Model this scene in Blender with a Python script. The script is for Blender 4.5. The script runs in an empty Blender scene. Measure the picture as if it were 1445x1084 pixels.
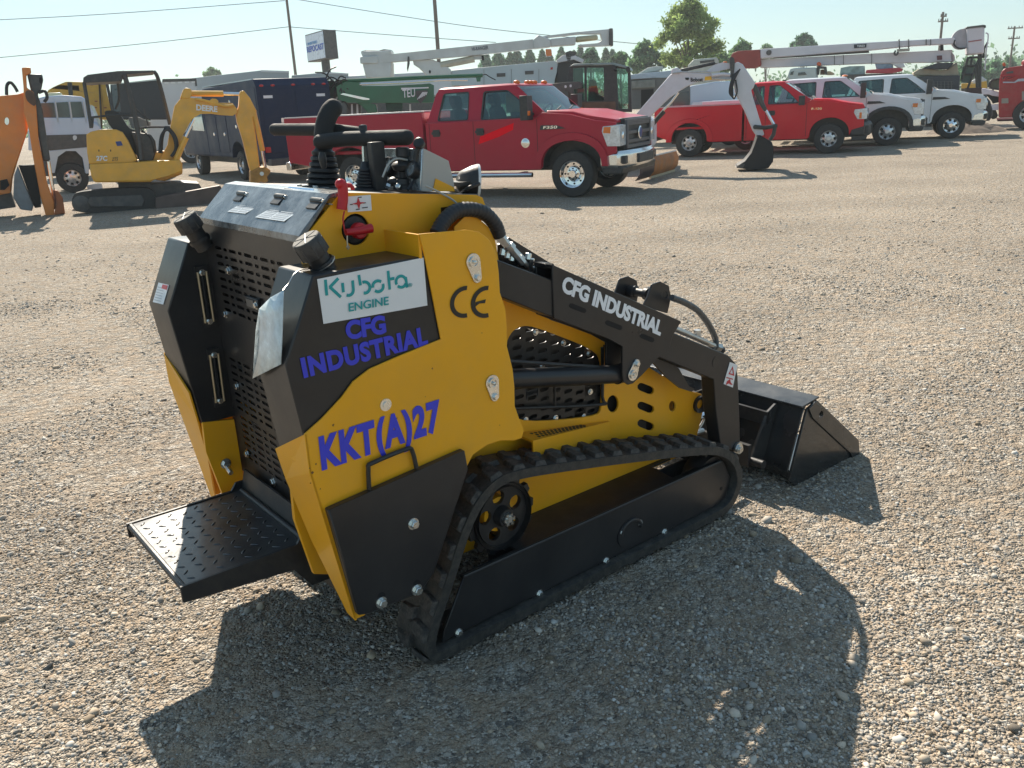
import bpy, bmesh, math, random
import numpy as np
from mathutils import Vector, Matrix
from mathutils.geometry import tessellate_polygon
R = math.radians
PI = math.pi
scene = bpy.context.scene
col = scene.collection
random.seed(7)

# ------------------------------------------------------------------ camera geometry
FPX, CX, CY, CH = 1200.0, 722.5, 542.0, 1.65
PITCH, ROLL = math.atan(393 / 1200.0), R(2.9)
_r = np.array([1., 0, 0]); _f = np.array([0, math.cos(PITCH), -math.sin(PITCH)]); _u = np.cross(_r, _f)
CR = _r * math.cos(ROLL) - _u * math.sin(ROLL)
CU = _u * math.cos(ROLL) + _r * math.sin(ROLL)
CF = _f


def ray(px, py):
    return CR * ((px - CX) / FPX) - CU * ((py - CY) / FPX) + CF


def G(px, py, z=0.0):
    """point of the ground (or of the level z) seen at a photo pixel"""
    d = ray(px, py); t = (z - CH) / d[2]
    return Vector((d[0] * t, d[1] * t, z))


def D(px, py, Y):
    """point at the distance Y (metres in front of the lens)"""
    d = ray(px, py); t = Y / d[1]
    return Vector((d[0] * t, Y, CH + d[2] * t))


YAW = R(38)
EX = np.array([math.cos(YAW), math.sin(YAW), 0]); EY = np.array([-math.sin(YAW), math.cos(YAW), 0])
_o = G(700, 900); ORG = np.array([_o.x, _o.y, 0])
_c = np.array([0, 0, CH]) - ORG; CL = np.array([_c @ EX, _c @ EY, CH])


def M(px, py, ax, val):
    """loader coordinates (x forward, y left, z up) of a pixel on the loader plane ax = val"""
    d = ray(px, py); dl = np.array([d @ EX, d @ EY, d[2]])
    t = (val - CL[ax]) / dl[ax]
    return CL + dl * t


def S(px, py, y):
    a = M(px, py, 1, y); return (float(a[0]), float(a[2]))


def PS(pts, y):
    return [S(p[0], p[1], y) for p in pts]


# ------------------------------------------------------------------ materials
_m = {}


def mat(name, rgb, rough=0.5, metal=0.0, var=0.12, vscale=6.0, bump=0.0, bscale=60.0, coat=0.0, dust_sheen=0.0,
        dust_sheen_col=(0.32, 0.27, 0.2), spec=0.5, emit=None):
    if name in _m: return _m[name]
    m = bpy.data.materials.new(name); m.use_nodes = True
    nt = m.node_tree; N = nt.nodes; L = nt.links
    b = N['Principled BSDF']
    b.inputs['Roughness'].default_value = rough
    b.inputs['Metallic'].default_value = metal
    b.inputs['Coat Weight'].default_value = coat
    b.inputs['Coat Roughness'].default_value = 0.08
    b.inputs['Specular IOR Level'].default_value = spec
    tc = N.new('ShaderNodeTexCoord')
    src = None
    rgba = (*rgb, 1)
    if var > 0:
        n = N.new('ShaderNodeTexNoise'); n.inputs['Scale'].default_value = vscale; n.inputs['Detail'].default_value = 6
        L.new(tc.outputs['Object'], n.inputs['Vector'])
        mr = N.new('ShaderNodeMapRange'); mr.inputs[1].default_value = 0.3; mr.inputs[2].default_value = 0.7
        mr.inputs[3].default_value = 1 - var; mr.inputs[4].default_value = 1 + var
        L.new(n.outputs['Fac'], mr.inputs[0])
        mx = N.new('ShaderNodeVectorMath'); mx.operation = 'SCALE'; mx.inputs[0].default_value = rgb
        L.new(mr.outputs[0], mx.inputs['Scale'])
        src = mx.outputs[0]
        rr = N.new('ShaderNodeMapRange'); rr.inputs[1].default_value = 0.3; rr.inputs[2].default_value = 0.7
        rr.inputs[3].default_value = max(0.02, rough - 0.06); rr.inputs[4].default_value = min(1, rough + 0.1)
        L.new(n.outputs['Fac'], rr.inputs[0]); L.new(rr.outputs[0], b.inputs['Roughness'])
    if dust_sheen > 0:
        n2 = N.new('ShaderNodeTexNoise'); n2.inputs['Scale'].default_value = vscale * 2.3; n2.inputs['Detail'].default_value = 9
        n2.inputs['Roughness'].default_value = 0.7
        L.new(tc.outputs['Object'], n2.inputs['Vector'])
        r2 = N.new('ShaderNodeMapRange'); r2.inputs[1].default_value = 0.42; r2.inputs[2].default_value = 0.75
        r2.inputs[3].default_value = 0; r2.inputs[4].default_value = dust_sheen
        L.new(n2.outputs['Fac'], r2.inputs[0])
        mm = N.new('ShaderNodeMix'); mm.data_type = 'RGBA'
        L.new(r2.outputs[0], mm.inputs[0])
        if src: L.new(src, mm.inputs[6])
        else: mm.inputs[6].default_value = rgba
        mm.inputs[7].default_value = (*dust_sheen_col, 1)
        src = mm.outputs[2]
    if src: L.new(src, b.inputs['Base Color'])
    else: b.inputs['Base Color'].default_value = rgba
    if bump > 0:
        nb = N.new('ShaderNodeTexNoise'); nb.inputs['Scale'].default_value = bscale; nb.inputs['Detail'].default_value = 4
        L.new(tc.outputs['Object'], nb.inputs['Vector'])
        bp = N.new('ShaderNodeBump'); bp.inputs['Strength'].default_value = bump; bp.inputs['Distance'].default_value = 0.01
        L.new(nb.outputs['Fac'], bp.inputs['Height']); L.new(bp.outputs[0], b.inputs['Normal'])
    if emit:
        b.inputs['Emission Color'].default_value = (*emit, 1); b.inputs['Emission Strength'].default_value = 1
    _m[name] = m
    return m


def glass(name, tint=(0.5, 0.62, 0.62), clear=0.5):
    if name in _m: return _m[name]
    m = bpy.data.materials.new(name); m.use_nodes = True
    nt = m.node_tree; N = nt.nodes; L = nt.links
    out = N['Material Output']; N.remove(N['Principled BSDF'])
    g = N.new('ShaderNodeBsdfGlossy'); g.inputs['Roughness'].default_value = 0.03; g.inputs['Color'].default_value = (0.9, 0.95, 0.95, 1)
    t = N.new('ShaderNodeBsdfTransparent'); t.inputs['Color'].default_value = (*[c * clear for c in tint], 1)
    fr = N.new('ShaderNodeFresnel'); fr.inputs['IOR'].default_value = 1.6
    mx = N.new('ShaderNodeMixShader')
    L.new(fr.outputs[0], mx.inputs[0]); L.new(t.outputs[0], mx.inputs[1]); L.new(g.outputs[0], mx.inputs[2])
    L.new(mx.outputs[0], out.inputs['Surface'])
    _m[name] = m
    return m


YEL = mat('yellow_paint', (0.88, 0.405, 0.010), 0.40, var=0.05, vscale=3, coat=0.12, dust_sheen=0.16, dust_sheen_col=(.52, .33, .13), bump=0.05, bscale=18, spec=.3)
BLK = mat('black_paint', (0.021, 0.021, 0.023), 0.33, var=0.18, vscale=5, coat=0.1, dust_sheen=0.10, dust_sheen_col=(0.12, 0.1, 0.08), bump=0.05, bscale=30, spec=.4)
BLK2 = mat('black_satin_steel', (0.017, 0.017, 0.019), 0.42, var=0.2, vscale=9, dust_sheen=0.2, dust_sheen_col=(0.14, 0.12, 0.09), bump=0.08, bscale=60)
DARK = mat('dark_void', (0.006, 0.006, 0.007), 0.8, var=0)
RUB = mat('track_rubber', (0.026, 0.025, 0.024), 0.62, var=0.2, vscale=14, bump=0.3, bscale=90, dust_sheen=0.65, dust_sheen_col=(0.12, 0.105, 0.085))
LUGR = mat('lug_rubber', (0.03, 0.029, 0.028), 0.7, var=0.3, vscale=25, bump=0.3, bscale=120, dust_sheen=0.85, dust_sheen_col=(0.15, 0.13, 0.11))
ZINC = mat('zinc_plating', (0.72, 0.72, 0.69), 0.24, 1.0, var=0.08, vscale=40)
STEEL = mat('worn_steel', (0.55, 0.54, 0.52), 0.35, 1.0, var=0.15, vscale=30)
CHROME = mat('chrome', (0.82, 0.83, 0.84), 0.08, 1.0, var=0.03)
HOSE = mat('hose_rubber', (0.02, 0.021, 0.024), 0.5, var=0.2, vscale=40, bump=0.2, bscale=150)
FOAM = mat('black_foam', (0.022, 0.022, 0.022), 0.75, var=0.15, vscale=20, bump=0.2, bscale=200)
REDP = mat('red_plastic', (0.5, 0.012, 0.02), 0.35, var=0.08)
WHT = mat('white_sticker', (0.78, 0.79, 0.8), 0.4, var=0.03)
BLUE = mat('blue_lettering', (0.04, 0.05, 0.62), 0.4, var=0.04)
TEAL = mat('teal_print', (0.0, 0.32, 0.33), 0.4, var=0)
INK = mat('black_print', (0.012, 0.012, 0.012), 0.45, var=0)
REDI = mat('red_print', (0.55, 0.02, 0.03), 0.4, var=0)
GREYP = mat('grey_print', (0.45, 0.47, 0.5), 0.5, var=0)


# ------------------------------------------------------------------ mesh builder
class MB:
    def __init__(self): self.v = []; self.f = []; self.mi = []

    def add(self, vs, fs, m=0):
        o = len(self.v); self.v += [tuple(map(float, p)) for p in vs]
        for f in fs: self.f.append([i + o for i in f]); self.mi.append(m)
        return self

    def box(self, lo, hi, m=0, mx=None):
        x0, y0, z0 = lo; x1, y1, z1 = hi
        vs = [(x0, y0, z0), (x1, y0, z0), (x1, y1, z0), (x0, y1, z0), (x0, y0, z1), (x1, y0, z1), (x1, y1, z1), (x0, y1, z1)]
        if mx is not None: vs = [mx @ Vector(v) for v in vs]
        return self.add(vs, [(0, 3, 2, 1), (4, 5, 6, 7), (0, 1, 5, 4), (1, 2, 6, 5), (2, 3, 7, 6), (3, 0, 4, 7)], m)

    def prism(self, poly, w0, w1, mp=None, holes=(), m=0):
        if mp is None: mp = lambda u, v, w: (u, w, v)
        loops = [list(poly)] + [list(h) for h in holes]
        if sum(loops[0][i][0] * loops[0][(i + 1) % len(loops[0])][1] - loops[0][(i + 1) % len(loops[0])][0] * loops[0][i][1] for i in range(len(loops[0]))) == 0: return self
        flat = [p for l in loops for p in l]
        tris = tessellate_polygon([[Vector((p[0], p[1], 0)) for p in l] for l in loops]) if (len(loops) > 1 or len(poly) > 4) else None
        n = len(flat)
        vs = [mp(p[0], p[1], w0) for p in flat] + [mp(p[0], p[1], w1) for p in flat]
        fs = []
        if tris is None: fs += [list(range(n))[::-1], list(range(n, 2 * n))]
        else:
            for t in tris: fs.append(list(t)); fs.append([i + n for i in t][::-1])
        o = 0
        for l in loops:
            k = len(l)
            for i in range(k):
                a = o + i; b = o + (i + 1) % k
                fs.append([a, b, b + n, a + n])
            o += k
        return self.add(vs, fs, m)

    def hexa(self, a, b, m=0):
        """solid between two rings of points with the same count"""
        n = len(a)
        fs = [list(range(n))[::-1], list(range(n, 2 * n))] + [[i, (i + 1) % n, (i + 1) % n + n, i + n] for i in range(n)]
        return self.add(list(a) + list(b), fs, m)

    def rings(self, rs, caps=True, m=0, closed=False):
        n = len(rs[0]); vs = [p for r in rs for p in r]; fs = []
        k = len(rs)
        for j in range(k if closed else k - 1):
            j2 = (j + 1) % k
            for i in range(n):
                fs.append([j * n + i, j * n + (i + 1) % n, j2 * n + (i + 1) % n, j2 * n + i])
        if caps and not closed: fs += [list(range(n))[::-1], [(k - 1) * n + i for i in range(n)]]
        return self.add(vs, fs, m)

    def lathe(self, prof, p0, axis, n=20, m=0, caps=True):
        """prof: list of (distance along axis, radius)"""
        a = Vector(axis).normalized(); p0 = Vector(p0)
        t = Vector((0, 0, 1)) if abs(a.z) < 0.9 else Vector((1, 0, 0))
        u = a.cross(t).normalized(); w = a.cross(u)
        rs = []
        for h, r in prof:
            rs.append([p0 + a * h + (u * math.cos(2 * PI * i / n) + w * math.sin(2 * PI * i / n)) * max(r, 1e-4) for i in range(n)])
        return self.rings(rs, caps, m)

    def cyl(self, p0, p1, r, r1=None, n=16, m=0):
        d = Vector(p1) - Vector(p0)
        return self.lathe([(0, r), (d.length, r if r1 is None else r1)], p0, d, n, m)

    def tube(self, pts, r, n=10, smooth=0, m=0, rfun=None, closed=False):
        pts = [Vector(p) for p in pts]
        if smooth:
            q = []
            P = [pts[0] * 2 - pts[1]] + pts + [pts[-1] * 2 - pts[-2]]
            for i in range(1, len(P) - 2):
                for k in range(smooth):
                    t = k / smooth
                    a, b, c, d = P[i - 1], P[i], P[i + 1], P[i + 2]
                    q.append(0.5 * ((2 * b) + (c - a) * t + (2 * a - 5 * b + 4 * c - d) * t * t + (3 * b - a - 3 * c + d) * t ** 3))
            q.append(pts[-1]); pts = q
        rs = []; u = None
        for i, p in enumerate(pts):
            d = (pts[min(i + 1, len(pts) - 1)] - pts[max(i - 1, 0)]).normalized()
            if u is None:
                t = Vector((0, 0, 1)) if abs(d.z) < 0.9 else Vector((1, 0, 0)); u = d.cross(t).normalized()
            else:
                u = (u - d * u.dot(d)).normalized()
            w = d.cross(u)
            rr = r if rfun is None else rfun(i / max(1, len(pts) - 1)) * r
            rs.append([p + (u * math.cos(2 * PI * k / n) + w * math.sin(2 * PI * k / n)) * rr for k in range(n)])
        return self.rings(rs, True, m)

    def ball(self, c, s, nu=14, nv=9, m=0, mx=None):
        if not hasattr(s, '__len__'): s = (s, s, s)
        rs = []
        for j in range(nv + 1):
            t = PI * j / nv
            ring = [Vector((s[0] * math.sin(t + 1e-4) * math.cos(2 * PI * i / nu), s[1] * math.sin(t + 1e-4) * math.sin(2 * PI * i / nu), s[2] * math.cos(t))) for i in range(nu)]
            if mx is not None: ring = [mx @ p for p in ring]
            rs.append([Vector(c) + p for p in ring])
        return self.rings(rs, True, m)

    def build(self, name, mats, parent=None, bevel=0.0, ang=35, seg=2, label=None):
        me = bpy.data.meshes.new(name)
        bm = bmesh.new()
        vs = [bm.verts.new(p) for p in self.v]
        for f, mi in zip(self.f, self.mi):
            try:
                q = bm.faces.new([vs[i] for i in f]); q.material_index = mi; q.smooth = True
            except ValueError: pass
        bmesh.ops.remove_doubles(bm, verts=bm.verts, dist=1e-6)
        bmesh.ops.recalc_face_normals(bm, faces=bm.faces)
        bm.to_mesh(me); bm.free()
        if not isinstance(mats, (list, tuple)): mats = [mats]
        for x in mats: me.materials.append(x)
        me.set_sharp_from_angle(angle=R(ang))
        o = bpy.data.objects.new(name, me); col.objects.link(o)
        if parent is not None: o.parent = parent
        if bevel:
            b = o.modifiers.new('bevel', 'BEVEL'); b.width = bevel; b.segments = seg; b.limit_method = 'ANGLE'; b.angle_limit = R(38)
            b.harden_normals = False
        if label: o['label'] = label
        return o


def thing(name, label, cat, loc=(0, 0, 0), rz=0.0, group=None):
    o = bpy.data.objects.new(name, None); col.objects.link(o)
    o.location = loc; o.rotation_euler = (0, 0, rz); o['label'] = label; o['category'] = cat
    o.empty_display_size = 0.1
    if group: o['group'] = group
    return o


def tag(o, label, cat, group=None, kind=None):
    if label: o['label'] = label
    if cat: o['category'] = cat
    if group: o['group'] = group
    if kind: o['kind'] = kind
    return o


def copy_tree(o, parent=None):
    c = o.copy(); col.objects.link(c)
    if parent is not None: c.parent = parent
    for ch in list(o.children): copy_tree(ch, c)
    return c


def text(name, s, a, b, c, m, parent=None, bold=0.0, depth=0.0012, lift=0.0015, shear=0.0, space=1.0, keep=None, caps=False):
    """writing laid on the parallelogram with bottom-left a, bottom-right b, top-left c"""
    cu = bpy.data.curves.new('t', 'FONT'); cu.body = s; cu.size = 1; cu.offset = bold; cu.shear = shear; cu.space_character = space
    cu.resolution_u = 4
    t = bpy.data.objects.new('t', cu); col.objects.link(t)
    dg = bpy.context.evaluated_depsgraph_get()
    me = bpy.data.meshes.new_from_object(t.evaluated_get(dg)); bpy.data.objects.remove(t); bpy.data.curves.remove(cu)
    xs = [v.co.x for v in me.vertices]; ys = [v.co.y for v in me.vertices]
    x0, x1, y0, y1 = min(xs), max(xs), min(ys), max(ys)
    if caps:
        y0, y1 = -bold * .9, .73 + bold * .9
        if caps is not True: y1 = caps + bold * .9
    a = Vector(a); b = Vector(b) - a; c = Vector(c) - a
    nrm = b.cross(c).normalized()
    vs = []
    for v in me.vertices:
        vs.append(a + b * ((v.co.x - x0) / (x1 - x0)) + c * ((v.co.y - y0) / (y1 - y0)) + nrm * lift)
    fs = [list(p.vertices) for p in me.polygons]
    # thin sheet of vinyl or paint: front skin plus rim
    n = len(vs)
    bm = bmesh.new()
    bv = [bm.verts.new(p) for p in vs]
    for f in fs:
        try: bm.faces.new([bv[i] for i in f])
        except ValueError: pass
    bmesh.ops.remove_doubles(bm, verts=bm.verts, dist=1e-7)
    bm.normal_update()
    r = bmesh.ops.extrude_face_region(bm, geom=bm.faces[:])
    bmesh.ops.translate(bm, verts=[e for e in r['geom'] if isinstance(e, bmesh.types.BMVert)], vec=nrm * depth)
    bmesh.ops.recalc_face_normals(bm, faces=bm.faces)
    bm.to_mesh(me); bm.free()
    me.materials.clear(); me.materials.append(m)
    o = bpy.data.objects.new(name, me); col.objects.link(o)
    if parent is not None: o.parent = parent
    return o


def arc(cx, cy, r, a0, a1, n=10):
    return [(cx + r * math.cos(R(a0 + (a1 - a0) * i / n)), cy + r * math.sin(R(a0 + (a1 - a0) * i / n))) for i in range(n + 1)]


def slot(cx, cy, l, h, n=4):
    """round-ended slot"""
    r = h / 2; k = l / 2 - r
    return arc(cx + k, cy, r, -90, 90, n) + arc(cx - k, cy, r, 90, 270, n)


def rot2(pts, c, a):
    ca, sa = math.cos(a), math.sin(a)
    return [(c[0] + (x - c[0]) * ca - (y - c[1]) * sa, c[1] + (x - c[0]) * sa + (y - c[1]) * ca) for x, y in pts]


def chaikin(pts, n=2, closed=True):
    for _ in range(n):
        q = []
        for i in range(len(pts) if closed else len(pts) - 1):
            a = pts[i]; b = pts[(i + 1) % len(pts)]
            q.append(tuple(a[k] * 0.75 + b[k] * 0.25 for k in range(len(a)))); q.append(tuple(a[k] * 0.25 + b[k] * 0.75 for k in range(len(a))))
        pts = q
    return pts


def bolt(name, p, axis, r, parent, m=None, h=None, washer=True):
    b = MB(); a = Vector(axis).normalized()
    h = h or r * 0.9
    if washer: b.lathe([(0, r * 1.35), (r * 0.22, r * 1.35)], p, a, 18)
    b.lathe([(r * 0.2, r), (h * 0.85, r), (h, r * 0.85)], p, a, 6)
    return b.build(name, m or ZINC, parent, ang=30)
# ================================================================== the stand-on track loader
L_ = thing('track_loader', 'yellow and black stand-on track loader with raised arms, nearest machine', 'track loader', (ORG[0], ORG[1], 0), YAW)
YC = 0.55
mir = lambda y: 2 * YC - y


def sides():
    return ((1, lambda y: y), (-1, lambda y: mir(y)))


# ---- rubber tracks
TW = 0.18
belt = [(-0.262, 0.085), (-0.235, 0.16), (-0.165, 0.29), (-0.10, 0.425), (-0.045, 0.50), (0.02, 0.545), (0.10, 0.56), (0.34, 0.515), (0.72, 0.435), (1.02, 0.368), (1.16, 0.325), (1.25, 0.26), (1.295, 0.17),
        (1.275, 0.085), (1.215, 0.03), (1.10, 0.026), (0.6, 0.026), (0.1, 0.024), (-0.12, 0.022), (-0.215, 0.02), (-0.252, 0.035)]
bl = chaikin(belt, 3)
# resample by arc length
def resample(pts, n):
    P = [Vector((p[0], p[1])) for p in pts]; P.append(P[0]); d = [0]
    for i in range(1, len(P)): d.append(d[-1] + (P[i] - P[i - 1]).length)
    T = d[-1]; out = []
    j = 0
    for k in range(n):
        s = T * k / n
        while d[j + 1] < s: j += 1
        t = (s - d[j]) / (d[j + 1] - d[j]); out.append(P[j].lerp(P[j + 1], t))
    return out, T


NP = 240
path, TL = resample(bl, NP)
cxm, czm = 0.55, 0.25


def nrm_at(i):
    t = (path[(i + 1) % NP] - path[(i - 1) % NP]).normalized()
    n = Vector((t.y, -t.x))
    # outward
    return t, n


_area = sum(path[i].x * path[(i + 1) % NP].y - path[(i + 1) % NP].x * path[i].y for i in range(NP))
_sg = 1 if _area > 0 else -1
for sgn, my in sides():
    b = MB()
    y0, y1 = my(0.0), my(TW)
    rs = []
    for i in range(NP):
        t, n = nrm_at(i); n = n * _sg
        p = path[i]
        ya, yb = y0, y1
        s_ = 1 if yb > ya else -1
        prof = [(0.0, ya), (0.003, ya + s_ * 0.0), (0.004, ya + s_ * 0.006), (0.004, yb - s_ * 0.006), (0.0, yb), (-0.028, yb), (-0.032, yb - s_ * 0.01), (-0.032, ya + s_ * 0.01), (-0.028, ya)]
        rs.append([(p.x + n.x * o, yy, p.y + n.y * o) for o, yy in prof])
    b.rings(rs, closed=True)
    trk = b.build('track', RUB, L_, ang=45)
    # tread blocks
    b = MB()
    NB = 40
    lugs, _ = None, None
    for k in range(NB):
        for row in (0, 1):
            c = (k + 0.5 * row) / NB * NP
            i = int(c) % NP
            t, n = nrm_at(i); n = n * _sg; p = path[i]
            s_ = 1 if y1 > y0 else -1
            ya = y0 + s_ * (0.004 if row == 0 else 0.078); yb = ya + s_ * 0.083
            h = 0.019; l = 0.026
            ymid = ya + (yb - ya) * (0.72 if row == 0 else 0.28)
            def q(u, o, yy): return (p.x + t.x * u + n.x * o, yy, p.y + t.y * u + n.y * o)
            sk = 0.010 if row == 0 else -0.010
            base = [q(-l - sk * 0, 0.002, ya), q(l, 0.002, ya), q(l + sk, 0.002, ymid), q(l - 0.006 + sk, 0.002, yb), q(-l * 0.5 + sk, 0.002, yb), q(-l - 0.004 + sk, 0.002, ymid)]
            l2 = l * 0.72
            top = [q(-l2, h, ya + s_ * 0.006), q(l2, h, ya + s_ * 0.006), q(l2 + sk, h, ymid), q(l2 - 0.005 + sk, h, yb - s_ * 0.008), q(-l2 * 0.5 + sk, h, yb - s_ * 0.008), q(-l2 - 0.003 + sk, h, ymid)]
            b.hexa(base, top)
    o = b.build('tread_blocks', LUGR, trk, ang=30, bevel=0.002, seg=1); o['kind'] = 'stuff'
    # inner guide lugs
    b = MB()
    for k in range(56):
        i = int(k / 56 * NP); t, n = nrm_at(i); n = n * _sg; p = path[i]
        def q(u, o, yy): return (p.x + t.x * u + n.x * o, yy, p.y + t.y * u + n.y * o)
        s_ = 1 if y1 > y0 else -1
        for c in (0.055, 0.105):
            ya = y0 + s_ * c; yb = ya + s_ * 0.014
            b.hexa([q(-.009, -.031, ya), q(.009, -.031, ya), q(.009, -.031, yb), q(-.009, -.031, yb)], [q(-.006, -.05, ya), q(.006, -.05, ya), q(.006, -.05, yb), q(-.006, -.05, yb)])
    o = b.build('guide_lugs', RUB, trk); o['kind'] = 'stuff'
    # track frame beam
    fr_out = [(-0.19, 0.055), (-0.18, 0.095), (-0.09, 0.252), (1.195, 0.252), (1.245, 0.165), (1.225, 0.085), (1.15, 0.062), (-0.15, 0.062)]
    b = MB()
    ya, yb = my(0.026), my(0.036)
    b.prism(fr_out, ya, yb)
    frm = b.build('track_frame', BLK, L_, bevel=0.003)
    b = MB()
    # top plate sloping up inwards, with a front recess
    def tp(x0, x1, ya_, yb_, za, zb):
        t_ = 0.008
        A = [(x0, my(ya_), za), (x1, my(ya_), za), (x1, my(yb_), zb), (x0, my(yb_), zb)]
        b.hexa([(p[0], p[1], p[2] - t_) for p in A], A)
    tp(0.14, 0.93, 0.034, 0.175, 0.250, 0.262); tp(-0.09, 0.14, 0.034, 0.05, 0.25, 0.252); tp(0.93, 1.19, 0.034, 0.06, 0.25, 0.252)
    tp(1.1, 1.19, 0.06, 0.175, 0.252, 0.262)
    tp(0.14, 1.05, 0.175, 0.22, 0.262, 0.262)
    b.prism([(0.1, 0.06), (1.2, 0.06), (1.2, 0.245), (0.1, 0.245)], my(0.15), my(0.158))
    b.box((0.3, min(my(.15), my(.30)), 0.12), (0.42, max(my(.15), my(.30)), 0.24)); b.box((0.85, min(my(.15), my(.30)), 0.12), (0.97, max(my(.15), my(.30)), 0.24))
    b.build('frame_top_plate', BLK2, frm, bevel=0.002)
    b = MB(); b.cyl((-0.09, my(0.03), 0.252), (1.19, my(0.03), 0.252), 0.006, n=8); b.build('weld_edge', BLK, frm)
    # rollers under the frame, front idler, rear sprocket
    for x in (0.0, 0.213, 0.531, 0.846, 1.02):
        b = MB(); b.lathe([(0, .01), (0.002, .043), (0.03, .043), (0.034, .036), (0.06, .036), (0.064, .046), (0.11, .046), (0.112, .01)], (x, my(0.038), 0.062 + 0.025), (0, 1 if sgn > 0 else -1, 0), 24)
        b.build('roller', BLK2, L_)
    b = MB(); b.lathe([(0, .02), (0.001, .105), (0.02, .112), (0.06, .112), (0.08, .105), (0.081, .02)], (1.15, my(0.042), 0.17), (0, sgn, 0), 32)
    b.build('idler_wheel', BLK2, L_)
    for x in (-0.126, 0.213, 0.531, 0.846):
        bolt('frame_bolt', (x, my(0.026), 0.062 if x > 0 else 0.066), (0, -sgn, 0), 0.011, frm)
    b = MB(); b.tube([(0.66 + 0.052 * math.cos(a_), my(0.022), 0.135 + 0.045 * math.sin(a_)) for a_ in [PI * k / 12 for k in range(13)]], 0.007, 8)
    b.cyl((0.635, my(0.026), 0.13), (0.635, my(0.022), 0.13), 0.045, n=24); b.build('grease_cover', BLK, frm)
    bolt('frame_bolt', (0.61, my(0.026), 0.149), (0, -sgn, 0), 0.009, frm); bolt('frame_bolt', (0.71, my(0.026), 0.151), (0, -sgn, 0), 0.009, frm)
    b = MB(); b.cyl((1.189, my(0.026), 0.131), (1.189, my(0.0245), 0.131), 0.008, n=14); b.build('frame_hole', DARK, frm)
    for x in (0.213, 0.531, 0.846):
        b = MB(); b.prism(arc(x + .01, 0.066, .044, 170, 370, 16), my(0.030), my(0.0355)); b.tube([(p[0], my(0.029), p[1]) for p in arc(x + .01, 0.066, .044, 185, 355, 12)], .0035, 6); b.build('roller_guard', BLK, frm)
    # sprocket with round windows
    sc = (0.115, 0.372)
    hub = MB()
    teeth = []
    for k in range(13):
        a0 = 360 / 13 * k
        for (da, r_) in ((0, .155), (7, .158), (10, .138), (20, .138), (24, .155)):
            teeth.append((sc[0] + r_ * math.cos(R(a0 + da)) * 0.88, sc[1] + r_ * math.sin(R(a0 + da)) * 0.88))
    holes = []
    for k in range(5):
        cx_, cz_ = sc[0] + 0.067 * math.cos(R(72 * k + 25)), sc[1] + 0.067 * math.sin(R(72 * k + 25))
        holes.append(arc(cx_, cz_, 0.024, 0, 330, 11))
    hub.prism(teeth, my(0.085), my(0.105), holes=holes)
    hub.lathe([(0, .116), (0.03, .116), (0.03, .104), (0.0, .104)], (sc[0], my(0.07), sc[1]), (0, sgn, 0), 40, caps=False)
    spr = hub.build('drive_sprocket', BLK2, L_, bevel=0.002, seg=1)
    b = MB(); b.lathe([(0, .03), (0.02, .036), (0.03, .036), (.05, .045)], (sc[0], my(0.055), sc[1]), (0, sgn, 0), 24); b.build('hub', BLK2, spr)
    b = MB(); b.lathe([(0, .017), (0.008, .022), (0.012, .022)], (sc[0], my(0.046), sc[1]), (0, sgn, 0), 6); b.cyl((sc[0], my(.04), sc[1]), (sc[0], my(.06), sc[1]), .01, n=12)
    for k in range(6): b.box((sc[0] + .017 * math.cos(k * PI / 3) - .005, min(my(.041), my(.05)), sc[1] + .017 * math.sin(k * PI / 3) - .005), (sc[0] + .017 * math.cos(k * PI / 3) + .005, max(my(.041), my(.05)), sc[1] + .017 * math.sin(k * PI / 3) + .005))
    b.build('castle_nut', ZINC, spr)
    b = MB(); b.cyl((sc[0], my(0.10), sc[1]), (sc[0], my(0.26), sc[1]), 0.06, n=24); b.build('drive_motor', YEL, L_)

# ---- main hull (yellow plate sides)
HY = 0.172
hull_up = PS([(424, 326), (478, 276), (488, 272), (672, 275), (681, 279), (686, 293)], HY)
hu = [(-0.43, 1.33)] + [hull_up[1], hull_up[2], hull_up[3], hull_up[4], hull_up[5]] + [(0.13, 1.25), (0.13, 0.71), (-0.43, 0.71)]
kh = PS([(622, 293), (640, 291), (641, 308), (623, 312)], HY)
keyc = S(502, 324, HY)
keyhole = arc(keyc[0], keyc[1], 0.043, 0, 345, 20)
up_right = MB(); up_right.prism(hu, HY, HY + 0.008, holes=[kh, keyhole])
hull = up_right.build('hull_side_plate', YEL, L_, bevel=0.0015)
b = MB(); b.prism(hu, mir(HY), mir(HY + 0.008)); b.build('hull_side_plate', YEL, L_)
b = MB()
tz = hull_up[2][1]
dk = [(hull_up[1][0] - .01, tz + .0015), (hull_up[3][0] + .01, hull_up[3][1] + .0015)]
b.prism([dk[0], dk[1], (dk[1][0], dk[1][1] - .012), (dk[0][0], dk[0][1] - .012)], HY + .002, mir(HY + .002))
b.build('control_deck', mat('deck_steel', (.16, .155, .15), .35, .5, var=.2, dust_sheen=.3), L_, bevel=0.002)
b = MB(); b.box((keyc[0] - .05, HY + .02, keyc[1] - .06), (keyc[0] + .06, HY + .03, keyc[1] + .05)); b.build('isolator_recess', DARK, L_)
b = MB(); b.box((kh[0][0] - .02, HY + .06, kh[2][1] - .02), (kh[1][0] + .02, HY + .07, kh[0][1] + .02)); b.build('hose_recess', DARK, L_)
b = MB(); b.prism([(.55, .30), (1.14, .30), (1.12, .52), (.95, .60), (.70, .62), (.62, .60)], .23, .235); b.build('hole_shade_sheet', DARK, L_)  # black sheet added behind the hull holes, standing in for the shade inside

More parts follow.
